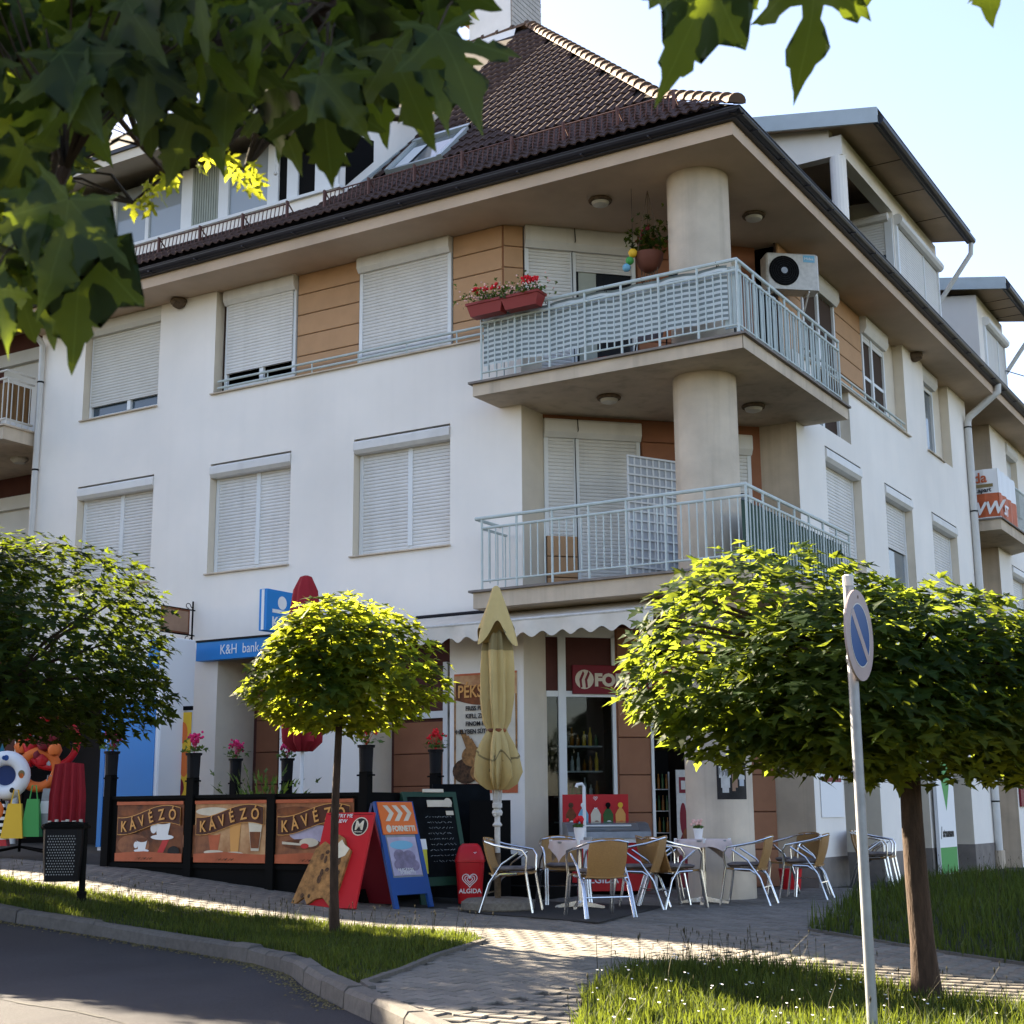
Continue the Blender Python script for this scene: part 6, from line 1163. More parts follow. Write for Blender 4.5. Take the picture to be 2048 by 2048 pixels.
MB(T).add([(a, -.038, b) for a, b in ((-.10, .50), (.06, .56), (.10, .64), (.03, .68), (-.02, .74), (-.10, .66))], [(0, 1, 2, 3, 4, 5)]).build('filling', 'parchment', cut)
o = MB(T); o.add([(a, -.003, b) for a, b in ell(.15, .90, .105, .105)], [tuple(range(20))], 0); o.add([(a, -.0045, b) for a, b in ell(.15, .90, .093, .093)], [tuple(range(20))], 1); o.build('emblem', ['parchment', 'ink'], t)
def text_on(T, th, body, size, u, v, m, t, **k): q = T((u, -.006, v)); return text(body, size, q, (math.pi/2-th, 0, 0), m, t, **k)
text_on(T, th, 'M', .15, .085, .86, 'parchment', t, bold=.002); text_on(T, th, 'TRY ME\nNEW', .06, -.17, 1.0, 'white', t); text_on(T, th, 'MAGNUM', .022, .095, .83, 'parchment', t)
t, T, th = aboard('sandwich_board', 'blue framed board with orange arrows heading and iced pastry picture', (-9.40, 13.42), R(80), .5, 1.2, 17, 0, 0)
mb = MB(T); mb.box((-.30, 0, 0), (-.235, .035, 1.2)); mb.box((.235, 0, 0), (.30, .035, 1.2)); mb.box((-.235, 0, .15), (.235, .03, .34)); mb.box((-.235, 0, 1.17), (.235, .03, 1.2)); mb.build('frame', 'blue_dark', t)
mb = MB(); mb.loft([[(-.30, .74, 0), (.30, .74, 0), (.30, .78, 0), (-.30, .78, 0)], [(-.30, .37, 1.13), (.30, .37, 1.13), (.30, .41, 1.13), (-.30, .41, 1.13)]]); mb.build('rear_panel', 'navy', t)
mb = MB(T); mb.box((-.27, -.012, .82), (.27, .0, 1.19), 0); mb.box((-.235, .005, .34), (.235, .012, .82), 1); mb.box((-.22, -.002, .36), (.22, .004, .79), 2)
for k in range(3): x = -.20+k*.14; mb.add([(x, -.014, .97), (x+.07, -.014, .97), (x+.15, -.014, 1.06), (x+.07, -.014, 1.15), (x, -.014, 1.15), (x+.08, -.014, 1.06)], [(0, 1, 2, 3, 4, 5)], 3)
mb.add([(a, -.004, b) for a, b in ell(-.02, .70, .18, .05)], [tuple(range(20))], 4)
for cx, cz, rr_ in ((-.08, .58, .09), (.06, .56, .10), (.0, .49, .10), (.12, .47, .08), (-.12, .48, .07)): mb.add([(a, -.005-cz*.002, b) for a, b in ell(cx, cz, rr_, rr_*.8)], [tuple(range(20))], 5)
mb.add([(a, -.013, b) for a, b in ell(-.17, .885, .04, .045)], [tuple(range(20))], 3)
mb.build('print', ['orange', 'galv', 'lilac', 'parchment', 'sky_print', 'pastry'], t); text_on(lambda p: T((p[0], -.014, p[2])), th, 'FORNETTI', .085, -.12, .855, 'parchment', t, sx=.9, bold=.004)
text_on(lambda p: T((p[0], -.007, p[2])), th, 'NUGÁTOS', .05, -.15, .405, 'white', t); text_on(lambda p: T((p[0], -.007, p[2])), th, 'FORNETTI', .05, -.12, .37, 'white', t)
t, T, th = aboard('sandwich_board', 'green framed chalkboard with a beer glass picture and white label', (-9.52, 14.22), R(72), .7, 1.25, 15, 0, 0)
mb = MB(T); mb.box((-.40, 0, .20), (.40, .04, .30)); mb.box((-.40, 0, .30), (-.34, .04, 1.3)); mb.box((.34, 0, .30), (.40, .04, 1.3)); mb.box((-.34, 0, 1.24), (.34, .04, 1.3)); mb.box((-.36, .0, -.02), (-.28, .03, .2)); mb.box((.28, .0, -.02), (.36, .03, .2)); mb.build('frame', 'green_dark', t)
MB(T).box((-.34, .01, .3), (.34, .03, 1.24)).build('board', 'black_board', t); mb = MB(T); r = random.Random(8)
for row in range(9):
    z = 1.0-row*.065; x = -.12+r.uniform(0, .05)
    while x < .26: l = r.uniform(.012, .04); a = r.uniform(-.012, .012); mb.add([(x, .0085, z+a), (x+l, .0085, z-a), (x+l, .0085, z-a+.005), (x, .0085, z+a+.005)], [(0, 1, 2, 3)]); x += l+r.uniform(.004, .03)
mb.build('chalk_writing', 'chalk', t); mb = MB(T); mb.box((-.06, -.004, 1.12), (.30, .001, 1.2), 0); mb.add([(a, -.006, b) for a, b in ell(.25, 1.17, .06, .055)], [tuple(range(20))], 0); mb.box((.20, -.005, 1.02), (.31, .0, 1.07), 0); mb.box((-.10, -.02, 1.29), (.2, .0, 1.33), 0)
mb.add([(-.36, -.008, .34), (-.20, -.008, .34), (-.17, -.008, .64), (-.38, -.008, .64)], [(0, 1, 2, 3)], 1); mb.box((-.39, -.010, .62), (-.165, -.004, .74), 2); mb.build('sticker', ['parchment', 'beer', 'white'], t)
mb = MB(); mb.loft([[(-.38, .75, 0), (.38, .75, 0), (.38, .78, 0), (-.38, .78, 0)], [(-.38, .36, 1.2), (.38, .36, 1.2), (.38, .40, 1.2), (-.38, .40, 1.2)]]); mb.build('rear_panel', 'green_dark', t)
t = thing('sandwich_board', 'folded black board leaning behind the green chalkboard', 'sandwich board', (-9.75, 15.0, .02), R(40)); mb = MB(); mb.loft([[(-.4, 0, 0), (.4, 0, 0), (.4, .05, 0), (-.4, .05, 0)], [(-.4, .18, 1.38), (.3, .18, 1.38), (.3, .23, 1.38), (-.4, .23, 1.38)], ]); mb.build('panel', 'black_board', t); mb = MB(); mb.box((.02, -.12, 0), (.52, -.08, 1.18)); mb.build('rear_panel', 'black', t)
# ------------------------------------------------------------------ red bin
t = thing('waste_bin', 'red plastic swing bin with white heart emblem beside the parasol base', 'bin', (-9.33, 14.42, gz(-9.33, 14.42)), R(32)); mb = MB(); q = lambda k, z: [(k*.17*math.copysign(abs(math.cos(a))**.35, math.cos(a)), k*.17*math.copysign(abs(math.sin(a))**.35, math.sin(a)), z) for a in np.linspace(0, 2*math.pi, 24, endpoint=False)]
mb.loft([q(.78, 0), q(.80, .01), q(.98, .46), q(1.03, .465), q(1.03, .49)]); mb.build('body', 'red', t, True); mb = MB(); mb.loft([q(1.0, .49), q(.98, .52), q(.75, .63), q(.55, .665), q(.5, .67)]); mb.build('lid', 'red', t, True)
p = Print(); heart_rings(p, 0, .27, .085, 'white'); o = p.build(t, 'emblem'); o.location = (0, -.142, 0); o.rotation_euler = (R(4), 0, 0); text('ALGIDA', .072, (-.125, -.149, .12), (math.pi/2+R(4), 0, 0), 'white', t, bold=.001); p = Print(); heart_rings(p, 0, 0, .035, 'white'); o = p.build(t, 'emblem'); o.location = (.06, -.135, .585); o.rotation_euler = (R(-45), 0, 0)
# ------------------------------------------------------------------ ice cream chest
fz = thing('ice_cream_freezer', 'red chest freezer with curved glass lid and drinks header board by the bakery', 'freezer', (-8.98, 17.16, 0), R(36)); mb = MB(); mb.cbox((-.52, -.3, .06), (.52, .3, .66), .02); mb.build('body', 'red', fz); MB().box((-.52, -.302, .66), (.52, .3, .72)).build('rim', 'white', fz)
mb = MB(); mb.loft([[(-.54, y, z) for y, z in ((-.33, .72), (-.31, .80), (-.1, .90), (.15, .92), (.3, .92), (.3, .72))], [(.54, y, z) for y, z in ((-.33, .72), (-.31, .80), (-.1, .90), (.15, .92), (.3, .92), (.3, .72))]]); mb.build('lid', 'galv', fz); mb = MB(); mb.loft([[(-.40, y, z) for y, z in ((-.30, .812), (-.1, .906), (.15, .926))], [(.40, y, z) for y, z in ((-.30, .812), (-.1, .906), (.15, .926))]], None, False, False); mb.build('lid_glass', 'glass_grey', fz); MB().tube([(-.3, -.2, .875), (.3, -.2, .875)], .012, 6).build('handle', 'white', fz)
p = Print(); heart_rings(p, -.1, .42, .13, 'white'); o = p.build(fz, 'emblem'); o.location = (0, -.302, 0); text('ALGIDA', .13, (-.36, -.304, .16), FRONT, 'white', fz, bold=.002); MB().box((-.4, -.2, 0), (.4, .2, .06)).build('foot', 'black', fz)
t = thing('advert_board', 'red header board with five coloured ice drinks standing on the freezer', 'advert board', (-8.98, 17.16, .92), R(36)); MB().box((-.54, .24, -.2), (.34, .27, .36)).build('panel', 'red', t); p = Print()
for k, c in enumerate(('coffee_brown', 'sky_print', 'parchment', 'bottle_green', 'gold')):
    x = -.43+k*.165; p([(x-.06, -.1), (x+.06, -.1), (x+.068, .10), (x+.03, .17), (x-.03, .17), (x-.068, .10)], c); p([(x-.02, .17), (x+.02, .17), (x+.02, .25), (x-.02, .25)], ('coffee_brown', 'white', 'white', 'black', 'gold')[k]); p(ell(x, .22, .035, .035), ('bread_dark', 'white', 'red', 'black', 'yellow')[k]); p(ell(x+.01, -.01, .035, .03), ('white', 'black', 'coffee_mid', 'white', 'orange')[k])
o = p.build(t); o.location = (0, .24, 0); p = Print(); heart_rings(p, -.10, .31, .03, 'white'); o = p.build(t, 'emblem'); o.location = (0, .239, 0)
# bottle fridge in the doorway
t = thing('drinks_fridge', 'tall dark drinks fridge with lit bottle shelves inside the bakery doorway', 'fridge', D(1.72, -.35, 0), FD.rz); MB().box((-.17, 0, 0), (.17, .4, 1.9)).build('cabinet', 'black', t)
for k, z in enumerate((.45, .75, 1.05, 1.35)):
    sh = MB().box((-.15, -.06, z), (.15, .0, z+.012)).build('shelf', 'white', t)
    for q in range(5): MB().lathe([(.02, 0), (.02, .13), (.008, .17), (.008, .21)], (-.12+q*.06, -.03, z+.012), 8).build('bottle', ['bottle_green', 'bottle_amber'][(q+k) % 2], sh)
MB().box((.13, -.075, .2), (.15, -.065, 1.6)).build('door_frame', 'white_grubby', t)
t = thing('advert_board', 'narrow white and wine red drink advert standing in the bakery doorway', 'advert board', D(1.98, .02, 0), FD.rz); MB().box((-.12, 0, 0), (.16, .02, 1.62)).build('panel', 'white_grubby', t); p = Print(); p([(-.12, .02), (.16, .02), (.16, 1.0), (-.02, .8), (-.12, .6)], 'dark_red'); p(ell(-.03, .95, .05, .22), 'dark_red'); p.rect(-.08, 1.30, .12, 1.52, 'dark_red'); p.rect(-.05, 1.35, .09, 1.47, 'white_grubby'); p(ell(.0, .62, .05, .2), 'coffee_brown'); p.build(t)
t = thing('handrail', 'thin white handrail pole with bent top by the bakery steps', 'handrail', (-8.86, 16.35, 0)); MB().tube([(0, 0, 0), (0, 0, 1.36), (-.02, -.02, 1.40), (-.07, -.05, 1.39), (-.08, -.055, 1.36)], .022, 8).build('pole', 'white', t)
t = thing('doormat', 'dark rubber mat under the nearest café table', 'mat', (-7.9, 14.2, gz(-7.9, 14.2)+.003)); MB().prism([(1.15, -1.5, 0), (.68, .95, 0), (-1.15, 1.2, 0), (-.95, -.75, 0)], (0, 0, .012)).build('mat', 'rubber', t)
# ------------------------------------------------------------------ café chairs and tables
def make_chair(label):
    t = thing('bistro_chair', label, 'chair', (0, 0, 0), 0, 'wicker and metal chairs round the café tables')
    mb = MB()                                            # seat faces -y
    W = .215; nx, ny = 7, 8; top = []
    for j in range(ny+1):
        v = j/ny; y = -.22+.43*v; z = .43-.035*math.sin(v*2.6)+(.012 if j == 0 else 0)-(.02*(1-v*6) if v < .16 else 0)
        top.append([(-W+2*W*i/nx, y, z-.012*math.sin(math.pi*i/nx)) for i in range(nx+1)])
    def slab(rows, th):
        n = len(rows[0]); P = [p for r in rows for p in r]; Q = [tuple(Vector(p)-Vector(th)) for p in P]; k = len(P); fs = []
        for j in range(len(rows)-1):
            for i in range(n-1): a = j*n+i; fs += [(a, a+1, a+n+1, a+n), (k+a+n, k+a+n+1, k+a+1, k+a)]
        for i in range(n-1): fs += [(i+1, i, k+i, k+i+1), ((len(rows)-1)*n+i, (len(rows)-1)*n+i+1, k+(len(rows)-1)*n+i+1, k+(len(rows)-1)*n+i)]
        for j in range(len(rows)-1): fs += [(j*n, (j+1)*n, k+(j+1)*n, k+j*n), ((j+1)*n+n-1, j*n+n-1, k+j*n+n-1, k+(j+1)*n+n-1)]
        return P+Q, fs
    mb.add(*slab(top, (0, 0, .018))); mb.build('seat', 'rattan', t, True)
    mb = MB(); rows = []
    for j in range(9):
        v = j/8; z = .40+.38*v; y0 = .20+.10*v+.02*math.sin(v*3); w_ = .20+.012*math.sin(v*3)-(.03*(v-.85)/.15 if v > .85 else 0); rows.append([(-w_+2*w_*i/8, y0-.045*abs(2*i/8-1)**2, z-(.015*abs(2*i/8-1)**2 if j == 8 else 0)) for i in range(9)])
    mb.add(*slab(rows, (0, -.016, 0))); mb.build('backrest', 'rattan', t, True)
    mb = MB(); mb.loft([[(sx*.17*k, sy*.17*k-.02, z) for sx, sy in ((-1, -.8), (-.8, -1), (.8, -1), (1, -.8), (1, .8), (.8, 1), (-.8, 1), (-1, .8))] for k, z in ((.95, .425), (1.08, .445), (1.06, .46), (.85, .472))]); mb.build('cushion', 'cushion', t, True)
    mb = MB(); arm = [(-.255, -.20, .40), (-.27, -.21, .58), (-.275, -.17, .645), (-.28, -.02, .67), (-.265, .14, .70), (-.22, .25, .735), (-.10, .30, .755), (0, .305, .76)]; mb.tube(arm+[(-x, y, z) for x, y, z in arm[::-1][1:]], .0125, 8); mb.build('arm_frame', 'alu', t, True)
    for s in (-1, 1):
        mb = MB(); mb.tube([(s*.255, -.20, .42), (s*.262, -.235, .2), (s*.27, -.27, 0)], .0125, 8); mb.tube([(s*.228, -.20, .42), (s*.235, -.235, .2), (s*.243, -.27, .0)], .011, 8); mb.build('leg', 'alu', t, True)
        mb = MB(); mb.tube([(s*.23, -.10, .40), (s*.235, .08, .395), (s*.24, .18, .33), (s*.25, .30, 0)], .0125, 8); mb.tube([(s*.255, -.12, .62), (s*.262, .06, .50), (s*.262, .20, .30), (s*.276, .30, .0)], .011, 8); mb.build('leg', 'alu', t, True)
    for y, z in ((.235, .20), (-.20, .40), (.17, .385)): MB().tube([(-.245, y, z), (.245, y, z)], .009, 6).build('stretcher', 'alu', t)
    return t
T1, T2 = (-7.93, 14.50), (-7.10, 16.0)
def face(p, q): return math.atan2(q[1]-p[1], q[0]-p[0])+math.pi/2
CH = [((-8.33, 13.72), face((-8.33, 13.72), (-7.2, 14.1)), 'wicker chair seen side on, nearest the parasol base'), ((-8.50, 15.15), face((-8.5, 15.15), T1), 'wicker chair behind the front table, facing the street'), ((-7.12, 13.42), face((-7.12, 13.42), T1)+.25, 'nearest wicker chair with its back to the street'), ((-7.32, 14.75), face((-7.32, 14.75), T1)-.1, 'wicker chair to the right of the front table, turned to it'), ((-7.12, 15.20), face((-7.12, 15.2), T2)-.5, 'wicker chair left of the rear table with its back to the parasol'), ((-7.50, 15.75), face((-7.5, 15.75), T2), 'wicker chair mostly hidden between the two café tables'), ((-6.60, 16.10), face((-6.6, 16.1), T2), 'wicker chair right of the rear table, in front of the pillar'), ((-6.72, 18.0), face((-6.72, 18.0), (-7.1, 17.2)), 'wicker chair just right of the pillar, facing the street'), ((-6.36, 17.35), face((-6.36, 17.35), (-7.2, 17.2)), 'wicker chair side on before the first white wall pier'), ((-6.52, 20.75), face((-6.52, 20.75), (-7.3, 20.2))+2.6, 'lone wicker chair behind the parking sign post'), ((-6.66, 21.05), face((-6.52, 20.75), (-7.3, 20.2))+2.6, 'wicker chair tucked behind the lone one at the wall opening')]
c0 = make_chair(CH[0][2])
for i, (p, a, lb) in enumerate(CH):
    c = c0 if i == 0 else dup(c0, (0, 0, 0), 0, lb); c.location = (p[0], p[1], gz(*p)+(.012 if p[1] < 15.1 else 0)); c.rotation_euler = (0, 0, a)
def table(x, y, label, cl, seed, m):
    t = thing('bistro_table', label, 'table', (x, y, gz(x, y)+(.012 if y < 15 else 0)), .3, 'round café tables'); MB().lathe([(.30, .70), (.31, .705), (.31, .72), (.29, .725)], (0, 0, 0), 32).build('tabletop', 'galv', t); MB().lathe([(.03, .05), (.03, .70)], (0, 0, 0), 14).build('leg', 'alu', t, True)
    mb = MB()
    for k in range(4): a = k*math.pi/2; c, s = math.cos(a), math.sin(a); mb.loft([[(c*.03-s*.03, s*.03+c*.03, .02), (c*.03+s*.03, s*.03-c*.03, .02), (c*.03+s*.03, s*.03-c*.03, .08), (c*.03-s*.03, s*.03+c*.03, .08)], [(c*.28-s*.02, s*.28+c*.02, .0), (c*.28+s*.02, s*.28-c*.02, .0), (c*.28+s*.02, s*.28-c*.02, .025), (c*.28-s*.02, s*.28+c*.02, .025)]])
    mb.build('foot', 'alu', t)
    z0 = t.location.z+.728; k = thing('tablecloth', cl, 'tablecloth', (x, y, z0)); n = 28; h = .40; P = []; g = random.Random(seed)
    for j in range(n+1):
        for i in range(n+1):
            u, v = -h+2*h*i/n, -h+2*h*j/n; d = math.hypot(u, v); a = math.atan2(v, u)
            if d > .315: e = d-.315; rr_ = .315+e*.25+.012*math.sin(6*a+seed)+.01*math.sin(11*a); P.append((rr_*math.cos(a), rr_*math.sin(a), -e*.93))
            else: P.append((u, v, .002))
    F = [(j*(n+1)+i, j*(n+1)+i+1, (j+1)*(n+1)+i+1, (j+1)*(n+1)+i) for j in range(n) for i in range(n)]; o = MB().add(P, F).build('cloth', m, k, True); o.rotation_euler = (0, 0, .6)
    for a in (.4, 2.0, 3.6, 5.2): MB().box((-.012, -.02, -.04), (.012, .01, .012)).build('clip', 'white', k).location = (.315*math.cos(a), .315*math.sin(a), 0)
    return z0
z1 = table(*T1, 'round café table on the dark mat under a pale cloth', 'pale cloth with a red flower pot on the front table', 1, 'cloth_pink'); z2 = table(*T2, 'round café table before the pillar under a pinkish cloth', 'pinkish cloth under the white flower pot by the pillar', 4, 'cloth_pink')
def vase(x, y, z, label, col, seed, s=1):
    t = thing('flower_vase', label, 'vase', (x, y, z)); MB().lathe([(.04*s, 0), (.055*s, .09*s), (.06*s, .12*s), (.05*s, .12*s)], (0, 0, 0), 16).build('pot', 'white', t, True); g = np.random.default_rng(seed); mb = MB()
    for k in range(26): mb.ball(tuple(g.normal(0, .035*s, 2))+(.19*s+g.uniform(-.03, .03)*s,), .017*s, 6)
    mb.build('flower', col, t); n = 16; P = np.stack([g.normal(0, .03, n), g.normal(0, .03, n), np.full(n, .14*s)], 1); V, F = leaves_np(P, g.normal(0, 1, (n, 3)), g.normal(0, 1, (n, 3)), np.full(n, .05)); mesh_np('foliage', V, F, 'leaf_small', t)
vase(T1[0]-.02, T1[1]+.05, z1+.003, 'white pot with red flowers on the front café table', 'flower_red', 1, 1.15); vase(T2[0]-.03, T2[1]-.05, z2+.003, 'white cup with pale pink flowers on the table by the pillar', 'flower_pale', 2)
t = thing('ashtray', 'small pale glass ashtray beside the red flowers on the front table', 'ashtray', (T1[0]+.14, T1[1]-.05, z1+.003)); MB().lathe([(.05, 0), (.05, .035), (.04, .035), (.035, .015)], (0, 0, 0), 14).build('bowl', 'galv', t)
t = thing('bucket', 'red bucket standing at the foot of the first wall pier', 'bucket', (-7.30, 19.35, 0)); MB().lathe([(.13, 0), (.16, .26), (.168, .27), (.15, .27), (.12, .05)], (0, 0, 0), 20).build('body', 'red', t)
# ------------------------------------------------------------------ street furniture
bx, by = -11.55, 10.62; t = thing('litter_bin', 'dark perforated litter bin hung on a short post in the verge', 'litter bin', (bx, by, gz(bx, by)), R(31)); MB().tube([(0, 0, -.1), (0, 0, .10)], .045, 10).tube([(0, 0, .1), (0, 0, .78)], .032, 10).lathe([(.05, .06), (.055, .08), (.05, .10)], (0, 0, 0), 10).build('post', 'black', t)
mb = MB(); ob = lambda s, z: [(s*a-.19, s*b-.02, z) for a, b in ((-.16, -.14), (.16, -.14), (.19, -.10), (.19, .12), (.14, .15), (-.14, .15), (-.19, .12), (-.19, -.10))]
mb.loft([ob(.88, .20), ob(1, .5), ob(1.02, .72)], None, True, True); body = mb.build('basket', 'metal_dark', t); MB().loft([ob(1.12, .72), ob(1.15, .74), ob(1.08, .765), ob(.7, .79)]).build('lid', 'black', t); mb = MB()
for j in range(15):
    for i in range(11): x, z = -.32+i*.026+(.013 if j % 2 else 0), .27+j*.027; mb.add([(x+.007*math.cos(a), -.1635-.001*abs(i-5)*0, z+.007*math.sin(a)) for a in np.linspace(0, 5.24, 6)], [(0, 1, 2, 3, 4, 5)])
hl = mb.build('hole_pattern', 'galv', t, kind=None); mb = MB()
for k in range(6): mb.box((-.36+k*.06, -.08+.03*(k % 3), .785), (-.33+k*.06, -.05+.03*(k % 3), .80+.012*(k % 2)))
mb.build('litter', 'white_grubby', t)
sx, sy = -2.72, 8.40; g0 = gz(sx, sy); t = thing('parking_sign', 'round blue no parking sign with faded rim on a grey steel post', 'road sign', (sx, sy, g0)); zc = 2.07-g0
MB().tube([(0, 0, -.2), (0, 0, zc+.31)], .031, 16).build('post', 'galv', t, True); MB().lathe([(.033, zc+.30), (.034, zc+.36), (.02, zc+.37)], (0, 0, 0), 12).build('cap', 'white_grubby', t)
fd = Vector((math.sin(R(80)), -math.cos(R(80)), 0)); az = R(91)
dk = bpy.data.objects.new('x', None)
def disc(mb, r0, r1, y0, y1, m=0, n=48):
    ring = lambda r, y: [(r*math.cos(2*math.pi*k/n), y, r*math.sin(2*math.pi*k/n)) for k in range(n)]
    if r0 == 0: mb.loft([ring(r1, y1), ring(r1, y0)], m)
    else: mb.loft([ring(r0, y0), ring(r1, y0), ring(r1, y1), ring(r0, y1), ring(r0, y0)], m, True, False)
mb = MB(); disc(mb, 0, .272, -.012, .0, 0); disc(mb, 0, .185, -.014, -.0125, 1); disc(mb, .186, .192, -.0145, -.0125, 2)
q = lambda u, v: (u*math.cos(R(-45))-v*math.sin(R(-45)), -.0155, u*math.sin(R(-45))+v*math.cos(R(-45))); mb.add([q(-.19, -.028), q(.19, -.028), q(.19, .028), q(-.19, .028)], [(0, 1, 2, 3)], 0); mb.add([(.012*math.cos(a)+dx, -.0135, .012*math.sin(a)+.23) for dx in (0,) for a in np.linspace(0, 5.2, 6)], [(0, 1, 2, 3, 4, 5)], 3)
o = mb.build('disc', ['sign_rim', 'sign_blue', 'white_grubby', 'rust'], t); o.location = (.042*math.sin(az), -.042*math.cos(az), zc); o.rotation_euler = (0, 0, az)
mb = MB(); mb.lathe([(.036, zc+.12), (.038, zc+.14), (.036, zc+.16)], (0, 0, 0), 12).lathe([(.036, zc-.16), (.038, zc-.14), (.036, zc-.12)], (0, 0, 0), 12); mb.build('clamp', 'galv', t)
bpy.data.objects.remove(dk)
# ------------------------------------------------------------------ kiosk and toys outside the shop on the left
kx, ky = -16.6, 15.5; t = thing('kiosk_cabinet', 'tall white and blue cabinet standing behind the first geranium pot', 'cabinet', (kx, ky, .55)); MB().cbox((0, 0, 0), (1.18, .7, 3.1), .02).build('body', 'white', t); MB().box((.12, -.012, .72), (1.10, -.001, 2.18)).build('panel', 'blue', t); MB().box((.12, -.012, .1), (1.10, -.001, .70)).build('panel', 'blue', t); MB().box((.0, -.014, 0.05), (.09, -.001, 2.2)).build('panel', 'blue', t); MB().box((.9, -.012, 2.62), (1.12, -.001, 3.05)).build('panel', 'blue', t)
text('0-24 ÓRA  +36 1 328 9000', .075, (.18, -.005, 2.36), FRONT, 'lilac', t)
t = thing('toy_banner', 'narrow yellow and red toy banner hung between kiosk and wall', 'banner', (-15.40, 15.98, .6), .15); mb = MB(); mb.box((-.13, 0, .05), (.12, .02, .55), 2); mb.box((-.13, 0, .55), (.12, .02, 1.95), 0); mb.box((-.12, -.01, 1.98), (.13, .03, 2.04), 3)
for k, (x, z, rx, rz_) in enumerate(((-.02, 1.65, .09, .16), (.03, 1.2, .08, .2), (-.04, .85, .08, .13), (.0, .35, .09, .15))): mb.add([(x+rx*math.cos(q), -.004, z+rz_*math.sin(q)) for q in np.linspace(0, 5.9, 14)], [tuple(range(14))], (1, 1, 2, 4)[k])
mb.build('sheet', ['yellow', 'orange', 'dark_red', 'black', 'orange'], t)
t = thing('display_rack', 'black wheeled rack carrying the beach toys', 'rack', (-16.5, 14.0, .52)); mb = MB(); mb.tube([(0, 0, .05), (0, 0, 1.9)], .02, 8); mb.tube([(-.6, 0, 1.85), (.9, 0, 1.85)], .015, 8); mb.tube([(-.6, 0, 1.2), (.9, 0, 1.2)], .015, 8)
for a in (0, 1.57, 3.14, 4.71): mb.tube([(0, 0, .12), (.5*math.cos(a), .5*math.sin(a), .05)], .02, 6)
mb.build('frame', 'black', t)
def torus(c, Rr, r, n=28, k=10, tilt=0, face=0):
    V = []; F = []
    for i in range(n):
        a = 2*math.pi*i/n
        for j in range(k):
            b = 2*math.pi*j/k; x, z, y = (Rr+r*math.cos(b))*math.cos(a), (Rr+r*math.cos(b))*math.sin(a), r*math.sin(b); V.append((c[0]+x*math.cos(face)-y*math.sin(face), c[1]+x*math.sin(face)+y*math.cos(face), c[2]+z))
    for i in range(n):
        for j in range(k): F.append((i*k+j, ((i+1) % n)*k+j, ((i+1) % n)*k+(j+1) % k, i*k+(j+1) % k))
    return V, F
def swim(name, label, c, Rr, r, m, face=.5, spots=None, disc_m=None):
    t = thing(name, label, 'swim ring', c, face); MB().add(*torus((0, 0, 0), Rr, r)).build('tube', m, t, True)
    if spots:
        mb = MB(); g = random.Random(3)
        for k in range(10):
            a = g.uniform(0, 6.28); q = (Rr*math.cos(a), -r*.97, Rr*math.sin(a)); s_ = g.uniform(.018, .05); mb.add([(q[0]+s_*math.cos(b), q[1]-.004, q[2]+s_*1.1*math.sin(b)) for b in np.linspace(0, 5.8, 12)], [tuple(range(12))], k % 4)
        mb.build('spot', ['blue_dark', 'orange', 'ink', 'khaki_dark'], t)
    if disc_m: MB().add([((Rr-r*.6)*math.cos(a), 0, (Rr-r*.6)*math.sin(a)) for a in np.linspace(0, 6.0, 22)], [tuple(range(22))]).build('base_sheet', disc_m, t)
    return t
swim('swim_ring', 'white spotted swim ring with a dark blue middle', (-16.33, 13.55, 1.60), .235, .10, 'white', .62, True, 'navy'); swim('swim_ring', 'small orange swim ring below the white spotted one', (-16.40, 13.42, 1.12), .11, .06, 'orange', .6, None, 'red'); swim('swim_ring', 'thin red hoop hanging above the toys', (-15.90, 13.95, 2.05), .34, .05, 'red', .6); swim('swim_ring', 'orange and blue ring half behind the spotted swim ring', (-16.02, 13.85, 1.68), .24, .07, 'orange', .6)
t = thing('beach_ball', 'teal beach ball at the left picture edge', 'ball', (-16.78, 13.6, 1.92)); MB().ball((0, 0, 0), .22, 20).build('ball', 'teal', t, True)
t = thing('beach_ball', 'small purple ball under the teal ball', 'ball', (-16.72, 13.5, 1.58)); MB().ball((0, 0, 0), .16, 16).build('ball', 'purple', t, True)
def bag(label, x, y, z, w_, h, cols, rz=.55, top=.6):
    t = thing('beach_bag', label, 'bag', (x, y, z), rz); n = len(cols); mb = MB()
    for k in range(n):
        a, b = k/n, (k+1)/n; wa, wb = w_*(1-(1-top)*a), w_*(1-(1-top)*b); dd = lambda f: .09*(1-.6*f)
        mb.loft([[(-wa/2, -dd(a), h*a), (wa/2, -dd(a), h*a), (wa/2*.95, dd(a), h*a), (-wa/2*.95, dd(a), h*a)], [(-wb/2, -dd(b), h*b), (wb/2, -dd(b), h*b), (wb/2*.95, dd(b), h*b), (-wb/2*.95, dd(b), h*b)]], k)
    o = mb.build('body', cols, t); MB().tube([(-w_*.2, 0, h), (-w_*.1, 0, h+.18), (w_*.1, 0, h+.18), (w_*.2, 0, h)], .01, 6).build('handle', cols[-1], t)
bag('beach bag with thick grey and white stripes', -16.62, 13.6, .84, .48, .42, ['stripe_grey', 'stripe_white', 'stripe_grey', 'stripe_white'], .5, .9); bag('beach bag with red base and narrow black and white stripes', -16.40, 13.45, .66, .46, .60, ['red', 'red', *(['white', 'black']*6)]); bag('plain yellow beach bag', -16.10, 13.55, .76, .30, .46, ['yellow']*2); bag('plain green beach bag', -15.92, 13.7, .78, .26, .50, ['green']*2); bag('grey and white printed beach bag beside the red towels', -15.86, 13.9, .92, .22, .5, ['galv', 'white', 'galv'])
t = thing('beach_towel', 'long red towels hanging at the right of the toys', 'towel', (-15.52, 13.95, .62), .5); mb = MB(); n = 24; P = []
